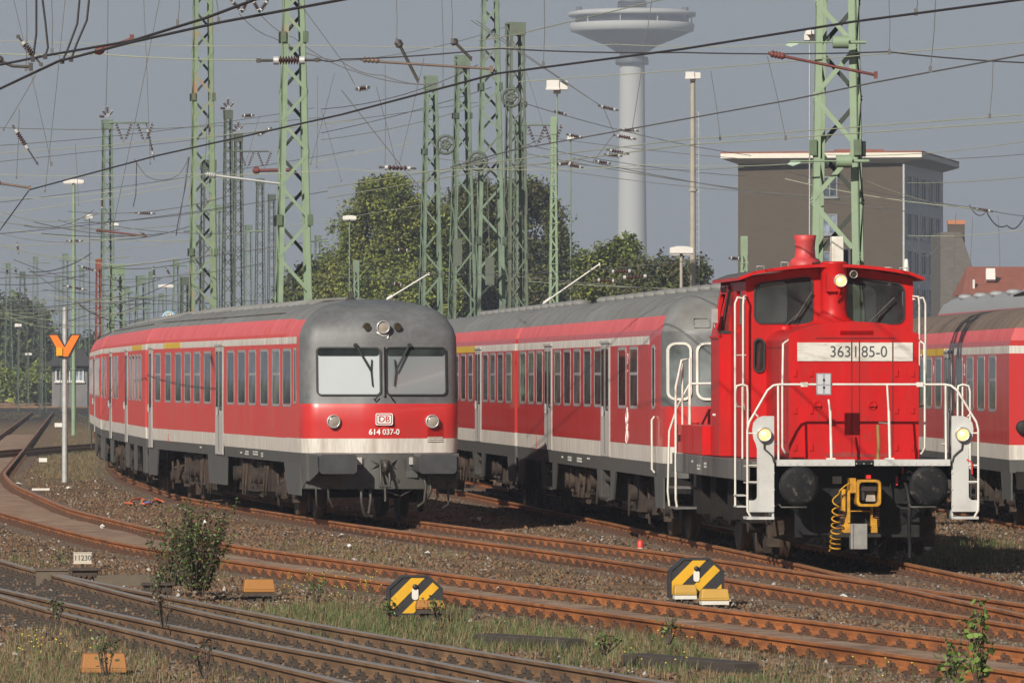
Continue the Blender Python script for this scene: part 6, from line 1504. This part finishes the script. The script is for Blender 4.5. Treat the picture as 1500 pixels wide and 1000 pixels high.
# numbered board and switch machinery
g = gp(121, 835); s = FPX/g.y
t = thing('number_board', 'small cream board with black digits beside the foreground switch', 'sign', (g.x, g.y, BED), .1)
m_ = MB(); m_.b2((-13/s, 0, .26), (13/s, .015, .26+15/s)); m_.b2((-14/s, -.006, .25), (14/s, 0, .26)); m_.b2((-14/s, -.006, .26+15/s), (14/s, 0, .27+15/s)); obj('board', m_, mat('cream_board', (.50, .44, .36), .7, var=.1), t)
text('lettering', '11230', .095, LETG, t, (0, -.004, .26+7.5/s), sx=.95)
m_ = MB(); m_.b2((-.02, .02, 0), (.02, .05, .3)); obj('post', m_, FASTD, t)
def lever_box(label, x, y, lx, ly):
    g = gp(x, y); s = FPX/g.y; t = thing('switch_machine', label, 'switch machine', (g.x, g.y, BED), .1, 'switch machines beside the foreground track')
    m_ = MB(); m_.b2((-.16, -.1, .10), (.16, .16, .22)); m_.b2((-.2, -.14, .20), (.2, .2, .235)); obj('housing', m_, FASTD, t, bevel=.02)
    m_ = MB()
    for k in range(4): m_.tube([(-.12+.07*k, -.05, .14), (-.18+.07*k, -.25, .10), (-.24+.07*k, -.4, .0)], .022, 6)
    obj('rod', m_, FAST, t)
    if lx:
        m_ = MB(); m_.b2((-lx, .0, .0), (-.2, .35, .20), 0); m_.b2((.1, -.1, 0), (ly, .12, .15), 0); m_.b2((-lx-.02, -.02, .20), (-.2, .37, .225), 0); obj('cover', m_, mat('weathered_brown_cover', (.11, .085, .06), .8, var=.25, scale=5), t, bevel=.01)
    return t
lever_box('brown switch machine with long covers beside the numbered board', 125, 840, .62, .95)
lever_box('small switch machine at the left foot of the bush', 232, 862, 0, 0)
# orange sign on grey post
g = gp(95, 697); s = FPX/g.y
t = thing('signal_post', 'grey post carrying an orange letter shaped sign at the left', 'sign', (g.x, g.y, -.05), 0)
m_ = MB(); m_.cyl((0, 0, -.2), (0, 0, 250/s), 4.3/s, 3.6/s, n=12); obj('post', m_, GALV, t)
m_ = MB(); zt, zb = (697-488)/s, (697-519)/s
for sg in (-1, 1):
    P = [(sg*22/s, zt), (sg*11/s, zt), (sg*0/s, (697-506)/s), (0, zb), (sg*5/s, zb)]
    m_.py(P, -.12, -.10, 0)
vp = obj('sign_board', m_, mat('orange_sign', (.80, .17, .005), .45, var=.05), t)
m_ = MB()
for sg in (-1, 1): m_.py([(sg*25/s, zt+2/s), (sg*8.5/s, zt+2/s), (sg*0/s, (697-503)/s), (0, zb-3/s), (sg*8/s, zb-2.5/s)], -.095, -.08)
obj('border', m_, BS, vp)
m_ = MB(); m_.b2((-12/s, -.16, (697-518)/s), (-3/s, -.125, (697-506)/s)); obj('lamp', m_, mat('amber_sign_lamp', (.75, .32, .01), .4), vp)
# little marker, white boards, planks, litter
g = gp(938, 800); m_ = MB(); m_.lathe([(.045, 0), (.045, .13)], (0, 0, 0), (0, 0, 1), 14, 1); m_.lathe([(.047, .10), (.047, .18), (.03, .205), (0, .21)], (0, 0, 0), (0, 0, 1), 14, 0); m_.b2((-.05, -.05, -.1), (.05, .05, .03), 2)
tag(obj('track_marker', m_, [mat('marker_red', (.62, .05, .03), .45), RAILW, FASTD], loc=(g.x, g.y, BED+.05)), 'stubby red and white marker peg in front of the coach', 'marker')
for x, y, lab in ((63, 671, 'small white board in the grass beside the post'), (86, 622, 'small white board farther up the siding')):
    g = gp(x, y); s = FPX/g.y; m_ = MB(); m_.b2((-6/s, 0, 0), (6/s, .02, 6/s)); m_.b2((-4/s, .02, -.1), (4/s, .06, .03), 1); tag(obj('white_board', m_, [RAILW, FASTD], loc=(g.x, g.y, BED+.05), bevel=.003), lab, 'sign', 'small white boards')
for x, y, L_, rz, lab in ((775, 926, 1.7, -1.22, 'dark plank lying in the grass right of the left striped signal'), (1010, 957, 2.2, -1.2, 'long dark plank lying in the grass at the bottom right')):
    g = gp(x, y); m_ = MB(); m_.box((0, 0, .06), (L_ if False else .26, L_, .14)); o = obj('plank', m_, WOODD, loc=(g.x, g.y, BED), bevel=.015, rotz=.55 if L_ < 2 else .45); tag(o, lab, 'plank', 'old sleepers lying in the grass')
rp = MB(); pts = []
g0 = gp(188, 729); g1 = gp(240, 729)
for k in range(60):
    u = k/59; q = gp(183+55*u+6*math.sin(u*19), 728+3.5*math.sin(u*13)-2*u); pts.append((q.x, q.y, BED+.05+.03*abs(math.sin(u*15))))
rp.tube(pts, .02, 5); rp2 = MB()
tag(obj('rope', rp, mat('orange_plastic_rope', (.72, .15, .04), .5)), 'tangled bright orange rope on the gravel', 'rope')
g = gp(208, 729); m_ = MB(); m_.tube([(0, 0, .05), (.12, .05, .08), (.22, .0, .05)], .03, 5); tag(obj('blue_sleeve', m_, mat('blue_plastic', (.03, .10, .28), .5), loc=(g.x, g.y-.1, BED)), 'short blue plastic sleeve lying on the orange rope', 'litter')
g = gp(60, 710); m_ = MB(); m_.box((0, 0, .04), (.42, .16, .06)); tag(obj('white_pipe', m_, RAILW, loc=(g.x, g.y, BED+.02), bevel=.02, rotz=.1), 'short white plastic trough piece near the siding curve', 'litter')
lit = [(735, 849, .09), (1235, 861, .07), (233, 859, .05), (627, 800, .06), (26, 702, .16), (100, 708, .07), (545, 770, .06), (500, 775, .07), (300, 756, .06), (700, 985, .06), (1360, 793, .06), (700, 752, .07), (150, 762, .05), (512, 790, .06)]
for i, (x, y, sz) in enumerate(lit):
    g = gp(x, y); m_ = MB(); rd = random.Random(i); vs = [(rd.uniform(.6, 1.2)*sz*math.cos(a), rd.uniform(.4, .9)*sz*math.sin(a), .03+rd.uniform(0, .04)) for a in np.linspace(0, 2*PI, 8)[:-1]]
    vs.append((0, 0, .09)); m_.add(vs, [(k, (k+1) % 7, 7) for k in range(7)]); m_.add([(p[0], p[1], p[2]-.02) for p in vs[:7]], [tuple(range(7))])
    tag(obj('paper_scrap', m_, mat('white_paper', (.62, .61, .58), .8, var=.1), loc=(g.x, g.y, BED+.015)), 'white crumpled scrap of litter lying between the tracks', 'litter', 'white scraps of litter between the tracks')
# station clock above the roof line
p = at(248, 466, 235); c = MB(); r_ = 10*235/FPX
c.lathe([(r_*.86, -.06), (0, -.061)], (0, 0, 0), (0, 1, 0), 28, 0); c.lathe([(r_*.86, -.08), (r_*1.1, -.08), (r_*1.1, .1), (0, .1)], (0, 0, 0), (0, 1, 0), 28, 1)
t = thing('station_clock', 'round white clock with a pale blue rim above the railcar roof', 'clock', p, 0); obj('clock_face', c, [LAMPW, mat('pale_blue_rim', (.25, .42, .55), .5)], t)
c = MB()
for k in range(12): a = k*PI/6; c.box((r_*.68*math.sin(a), -.07, r_*.68*math.cos(a)), (.03, .01, .03))
c.tube([(0, -.075, 0), (.1, -.075, .06)], .014, 4); c.tube([(0, -.075, 0), (-.05, -.075, .15)], .01, 4); obj('hands', c, BLACK, t)
c = MB(); c.cyl((0, .05, -r_), (0, .05, -p.z), .05); obj('pole', c, MG2, t)
# ------------------------------------------------------------------ overhead wires
def ZP(x, y, z):
    """photo point of a wire known to hang at height z"""
    s = (HZ-y)/(z-CAMZ); return Vector(((x-750)/s, FPX/s, z))
def wire(label, pts, r, m, sag=0.0, group='overhead wires', name='overhead_wire'):
    out = []
    for i in range(len(pts)-1):
        a, b = pts[i], pts[i+1]; n_ = 8
        for k in range(n_):
            u = k/n_; p = a.lerp(b, u); p.z -= sag*4*u*(1-u); out.append(p)
    out.append(pts[-1]); mb = MB(); mb.tube(out, r, 4)
    return tag(obj(name, mb, m), label, 'wire', group)
def extend(a, b, k0, k1):
    d = b-a; return a-d*k0, b+d*k1
def zw(px, z): return [ZP(x, y, z) for x, y in px]
def yw(px, Y): return [at(x, y, Y) for x, y in px]
# contact and feeder wires over the near tracks
wire('dark contact wire crossing the top left corner above its twin', zw([(-60, 107), (70, 81), (193, 60), (300, 27), (372, 0), (420, -16)], 5.6), .014, WIRED)
wire('dark contact wire crossing the top left corner below its twin', zw([(-60, 160), (0, 130), (85, 90), (193, 62), (322, 33), (500, 0), (560, -12)], 5.5), .014, WIRED)
wire('long dark contact wire climbing from the left middle to the top right', zw([(43, 278), (230, 228), (500, 168), (727, 108), (1000, 72), (1250, 32), (1493, 0), (1560, -9)], 5.5), .013, WIRED)
wire('dark wire end running down to the left edge from the long climbing one', [ZP(43, 278, 5.5), at(5, 330, 100), at(-20, 365, 100)], .01, WIRED)
wire('dark span wire carrying the insulator over the broad mast', yw([(470, 88), (500, 87), (730, 71), (1000, 77), (1300, 76), (1530, 93)], 75), .011, WIRED, .02)
wire('pale wire leading left from the large insulator', yw([(375, 88), (140, 79), (-40, 77)], 75), .009, WIREP, .02)
wire('pale wire crossing the top of the picture to the broad right mast', yw([(-40, 58), (500, 67), (900, 65), (1192, 64)], 115), .008, WIREP, .05)
wire('pale wire from the mast cluster to the right edge', zw([(660, 245), (750, 220), (1000, 175), (1160, 146)], 5.6)+zw([(1280, 121), (1540, 73)], 5.6), .010, WIREG)
wire('upper of two pale parallel wires at the right', zw([(480, 275), (700, 240), (1000, 205), (1500, 168), (1560, 163)], 5.8), .009, WIREP)
wire('lower of two pale parallel wires at the right', zw([(480, 290), (700, 252), (1000, 213), (1500, 178), (1560, 173)], 5.6), .009, WIREP)
wire('pale catenary wire rising to the right above the steady rod', zw([(760, 120), (1000, 103), (1500, 62), (1560, 57)], 7.0), .008, WIREP)
wire('pale lower span wire ending at the broad right mast', yw([(-40, 254), (250, 254), (500, 248), (700, 247), (950, 241), (1190, 238)], 115.2), .008, WIREP, .05)
wire('pale wire climbing above the tower platform', zw([(700, 60), (760, 50), (1000, -8)], 7.2), .008, WIREP)
for k, (a, b) in enumerate((((500, 60), (740, 28)), ((500, 78), (730, 50)))):
    pass
wire('thin stay wire falling left from the tallest cluster mast', yw([(690, 30), (880, 155)], 180), .016, WIREG); wire('second thin stay falling right from the tallest cluster mast', yw([(697, 30), (884, 158), (900, 196), (868, 238)], 180), .014, WIREG)
wire('dark stay wire slanting down from the left towards the cluster', yw([(500, 132), (585, 240), (625, 285)], 120), .010, WIREG)
wire('dark stay wire slanting across the broad left mast', yw([(435, 0), (500, 88), (520, 125)], 120), .009, WIREG)
wire('twin dark feeder falling from the top to the left cluster mast', yw([(350, 20), (400, 55), (500, 90), (560, 110), (640, 122)], 160), .014, WIREG, .1)
wire('lower twin dark feeder falling to the left cluster mast', yw([(380, 20), (430, 55), (520, 105), (640, 124)], 160), .014, WIREG, .1)
# many fainter, farther spans
rw = random.Random(5)
faint = [((-30, 215), (460, 158)), ((-30, 226), (520, 176)), ((-30, 240), (700, 150)), ((-30, 186), (470, 172)), ((-30, 300), (520, 220)), ((-30, 318), (600, 210)), ((-30, 345), (480, 280)), ((-30, 390), (620, 300)), ((-30, 410), (480, 350)), ((-30, 290), (300, 255)), ((470, 195), (720, 128)), ((470, 205), (720, 148)), ((470, 160), (700, 95)), ((500, 90), (740, 40)), ((760, 195), (1080, 232)), ((770, 152), (1100, 228)), ((770, 212), (1090, 258)), ((770, 225), (1300, 300)), ((780, 243), (1300, 290)), ((840, 240), (1090, 245)), ((840, 232), (1330, 310)), ((1190, 226), (1540, 200)), ((1270, 232), (1540, 222)), ((1330, 268), (1540, 255)), ((1150, 250), (1440, 306)), ((1150, 262), (1440, 306)), ((1440, 306), (1540, 318)), ((1270, 265), (1440, 308)), ((760, 405), (1100, 430)), ((770, 412), (1060, 425)), ((600, 400), (1040, 378)), ((-20, 322), (260, 330)), ((-20, 430), (300, 395)), ((-20, 360), (210, 345)), ((20, 380), (190, 420)), ((40, 392), (160, 470)), ((-20, 395), (130, 405)), ((0, 440), (280, 430)), ((100, 470), (260, 410)), ((-20, 465), (110, 450)), ((470, 402), (640, 398)), ((490, 385), (620, 405)), ((640, 232), (850, 236)), ((620, 260), (800, 200)), ((-30, 455), (200, 440)), ((1330, 345), (1540, 330))]
for _k in range(34):
    xa, ya = rw.uniform(-20, 150), rw.uniform(300, 470); faint.append(((xa, ya), (xa+rw.uniform(90, 260), ya+rw.uniform(-30, 22))))
for k, (a, b) in enumerate(faint):
    Y = rw.uniform(190, 330) if k % 3 else rw.uniform(140, 190)
    wire('thin faint overhead wire far back over the yard', [at(*a, Y), at(*b, Y+rw.uniform(-25, 25))], .011 if Y < 190 else .017, WIREP if k % 2 else WIREG, rw.uniform(.05, .25), 'thin faint wires far back over the yard')
drop = [(18, 0, 75, 240, 90), (38, 0, 38, 100, 70), (75, 0, 76, 75, 70), (235, 0, 165, 335, 130), (262, 0, 260, 33, 66), (315, 0, 320, 30, 64), (96, 0, 66, 280, 130), (158, 0, 155, 160, 110), (210, 0, 220, 240, 160), (580, 0, 581, 60, 78), (647, 0, 649, 125, 84), (661, 0, 662, 60, 78), (797, 0, 796, 95, 66), (956, 0, 926, 190, 120), (1302, 0, 1303, 76, 74), (1343, 0, 1342, 18, 56), (1371, 0, 1363, 102, 61), (1124, 82, 1151, 202, 80), (1041, 103, 1055, 202, 86), (1455, 87, 1450, 170, 78), (564, 95, 564, 245, 140), (551, 127, 580, 240, 140), (621, 85, 585, 240, 140), (300, 250, 303, 170, 160), (275, 230, 262, 335, 170), (52, 110, 5, 190, 120), (28, 160, 24, 260, 130), (110, 210, 115, 300, 200), (490, 107, 455, 240, 160), (470, 160, 500, 265, 190), (465, 110, 464, 245, 180), (380, 170, 350, 270, 200), (770, 103, 796, 185, 200), (1345, 310, 1346, 420, 190), (1400, 312, 1396, 440, 190), (1425, 318, 1418, 430, 190), (1462, 315, 1465, 400, 190)]
for k, (x0, y0, x1, y1, Y) in enumerate(drop):
    a, b = at(x0, y0-(8 if y0 == 0 else 0), Y), at(x1, y1, Y)
    mb = MB(); mb.tube([a, a.lerp(b, .5)+Vector((.01, 0, 0)), b], .0055 if Y < 100 else .009, 4); mb.box(b, (.03, .03, .06))
    tag(obj('dropper_wire', mb, WIREG), 'thin vertical dropper wire hanging between the spans', 'wire', 'thin dropper wires between the spans')
for k, (pts, lab) in enumerate((([(53, -8), (53, 50), (48, 87)], 'leftmost of four thick black jumper cables at the top left'), ([(61, -8), (66, 30), (70, 70), (66, 83)], 'second thick black jumper cable from the left edge'), ([(117, -8), (113, 35), (98, 75), (91, 90)], 'third thick black jumper cable from the left edge'), ([(131, -8), (127, 30), (112, 65), (104, 87)], 'rightmost of four thick black jumper cables at the top left'))):
    mb = MB(); mb.tube(yw(pts, 63), .011, 6); mb.box(at(*pts[-1], 63), (.04, .03, .05)); tag(obj('jumper_cable', mb, WIRED), lab, 'cable', 'black jumper cables at the top left')
wire('loose hanging loop of cable right of the slim far mast', yw([(197, 233), (215, 258), (240, 263), (262, 255), (277, 230)], 200), .018, WIREG, .05, 'hanging cable loops'); wire('dark cable hanging down beside the tall rust flecked mast', yw([(277, 230), (272, 270), (260, 330), (258, 345)], 200), .02, WIRED, 0, 'hanging cable loops')
wire('black cable hanging from the pale wire to the slim far mast', yw([(200, 235), (199, 285), (195, 303)], 200), .018, WIRED, 0, 'hanging cable loops')
wire('tangled dark cable loop hanging at the right edge', yw([(1420, 300), (1445, 310), (1475, 330), (1500, 318), (1530, 325)], 190), .018, WIRED, .2, 'hanging cable loops')
wire('dark drooping cable in front of the brown building corner', yw([(1330, 352), (1345, 372), (1365, 372), (1380, 350)], 190), .014, WIREG, .05, 'hanging cable loops')
# insulators: a string of sheds on a rod
def insulator(label, x0, y0, x1, y1, Y, n_=7, r=.085, body=(.3, .7), m=INS, group='brown ribbed insulators on the wires', capm=None):
    a, b = at(x0, y0, Y), at(x1, y1, Y); L = (b-a); t = MB()
    t.tube([a, b], r*.28, 6, 1); u0, u1 = body
    for k in range(n_):
        u = u0+(u1-u0)*(k+.5)/n_; du = (u1-u0)/n_
        t.lathe([(r*.35, 0), (r, L.length*du*.35), (r*.95, L.length*du*.5), (r*.35, L.length*du*.9)], a.lerp(b, u)-L*du*.5, L, 10, 0)
    for e in (u0-.09, u1+.01): t.cyl(a.lerp(b, e), a.lerp(b, e+.08), r*.9, n=10, m=2)
    for e in (.04, .94): t.box(a.lerp(b, e), (r*.9, r*.7, r*.9), 1)
    return tag(obj('insulator', t, [m, UNDERG, GALV]), label, 'insulator', group)
insulator('large brown ribbed insulator hanging in front of the broad left mast', 375, 89, 470, 88, 75, 7, .055, (.36, .66))
insulator('tilted brown insulator at the top left corner', 25, 52, 62, 97, 75, 6, .045, (.3, .65)); insulator('slim brown insulator slanting at the left edge', 18, 183, 56, 242, 120, 6, .05, (.2, .5))
for k, (x0, y0, x1, y1, Y) in enumerate(((214, 180, 226, 235, 330), (338, 0, 355, 18, 200), (355, 18, 362, 0, 200), (370, 0, 380, 18, 200), (380, 18, 393, 0, 200), (555, 245, 610, 247, 140), (522, 131, 541, 128, 120), (355, 170, 372, 169, 200), (378, 199, 398, 187, 260), (876, 155, 906, 162, 180), (898, 198, 932, 204, 180), (908, 190, 936, 192, 180), (888, 219, 922, 226, 180), (885, 226, 912, 229, 180), (872, 236, 895, 240, 180), (830, 197, 854, 202, 180), (812, 163, 830, 168, 190), (815, 241, 840, 239, 180), (828, 240, 855, 246, 180), (197, 312, 228, 313, 300), (575, 415, 590, 418, 200), (580, 366, 600, 367, 240), (890, 398, 930, 397, 200), (905, 407, 955, 404, 200), (870, 410, 905, 412, 200), (1068, 378, 1085, 379, 160), (149, 288, 150, 308, 330), (205, 340, 215, 346, 330), (225, 390, 226, 408, 330), (243, 392, 250, 405, 330), (10, 392, 11, 402, 330), (22, 392, 24, 402, 330), (25, 355, 27, 372, 330), (92, 418, 128, 425, 300), (114, 389, 145, 398, 300), (97, 353, 122, 353, 300), (1425, 305, 1455, 310, 190))):
    insulator('small brown ribbed insulator strung on a far span wire', x0, y0, x1, y1, Y, 5, .06 if Y < 200 else .075, (.25, .75), group='small insulators on the far spans')
def rod(label, pts, Y, r, m, Yb=None):
    mb = MB(); P = [at(x, y, Y) for x, y in pts]; mb.tube(P, r, 6); 
    for k in range(4): mb.lathe([(r*1.2, 0), (r*2.6, .03), (r*1.2, .06)], P[0].lerp(P[-1], .02+.03*k), P[-1]-P[0], 8)
    mb.box(P[-1], (.04, .04, .08)); return tag(obj('steady_rod', mb, m), label, 'steady rod', 'steady rods that hold the contact wires')
RRD = mat('rust_red_rod', (.13, .035, .03), .6, var=.25, scale=6); RRP = mat('pale_rust_rod', (.15, .105, .085), .6, var=.25, scale=6)
rod('dark red steady rod in front of the broad right mast', [(1125, 78), (1283, 110)], 74, .017, RRD); rod('pale rusty steady rod left of the mast cluster', [(527, 87), (560, 91), (720, 101)], 78, .015, RRP)
rod('rusty steady rod in the top left corner', [(138, 77), (193, 57)], 63, .016, RRD); rod('dark steady rod slanting over the left cluster mast', [(581, 58), (612, 118)], 110, .028, UNDERG); rod('short dark steady rod left of the tallest cluster mast', [(662, 58), (690, 86)], 110, .028, UNDERG)
rod('pale rusty steady rod at the left edge below the corner', [(-10, 267), (43, 275)], 105, .02, RRP); rod('thick dark rod end at the top left edge', [(-10, 85), (18, 97), (45, 98)], 66, .016, UNDERG); rod('rusty steady rod across the broad left mast', [(370, 250), (425, 249)], 152, .04, RRD); rod('grey steady rod between the two tall left masts', [(300, 255), (410, 269)], 150, .03, GALV)
rod('white rod slanting above the coach roof', [(795, 445), (878, 387)], 175, .022, LAMPW); rod('white rod slanting right of the railcar nose', [(566, 439), (628, 401)], 190, .024, LAMPW); rod('far rusty rod above the stubby mast', [(140, 337), (214, 346)], 310, .05, RRD)
for x0, y0, x1, lab, r_ in ((1220, 62, 1243, 'green drum shaped tensioner on the upper fitting of the right mast', .085), (1225, 236, 1248, 'green drum shaped tensioner on the lower fitting of the right mast', .085)):
    mb = MB(); a, b = at(x0, y0, 114.2), at(x1, y0, 114.2); mb.cyl(a, b, .11, n=14); mb.tube([a-Vector((.8, 0, 0)), a], .015, 5); mb.tube([b, b+Vector((.3, 0, 0))], .03, 6); tag(obj('wire_tensioner', mb, MG), lab, 'tensioner', 'green fittings on the right mast')
for x0, y0, lab in ((1160, 65, 'pale green wire clamp upper left of the right mast'), (1163, 239, 'pale green wire clamp lower left of the right mast')):
    mb = MB(); p = at(x0, y0, 115); mb.prism([(-.12, -.02), (-.02, -.05), (.12, .0), (.10, .05), (-.03, .05)], lambda x, z: (p.x+x, p.y-.03, p.z+z), lambda x, z: (p.x+x, p.y+.03, p.z+z)); tag(obj('wire_clamp', mb, mat('verdigris_clamp', (.36, .46, .38), .6)), lab, 'clamp', 'green fittings on the right mast')

# ------------------------------------------------------------------ haze: one box of thin air round the yard and the tower
HAZE = .00029
hz = MB(); hz.b2((-700, -80, -2), (700, 2500, 150))
hm = bpy.data.materials.new('haze'); hm.use_nodes = True
n = hm.node_tree; n.nodes.remove(n.nodes['Principled BSDF'])
pv = n.nodes.new('ShaderNodeVolumePrincipled'); pv.inputs['Color'].default_value = (.78, .85, 1.0, 1); pv.inputs['Density'].default_value = HAZE; pv.inputs['Anisotropy'].default_value = .1
n.links.new(pv.outputs[0], n.nodes['Material Output'].inputs['Volume'])
if HAZE > 0: tag(obj('haze', hz, hm), 'thin grey blue haze over the rail yard', 'haze', kind='stuff')
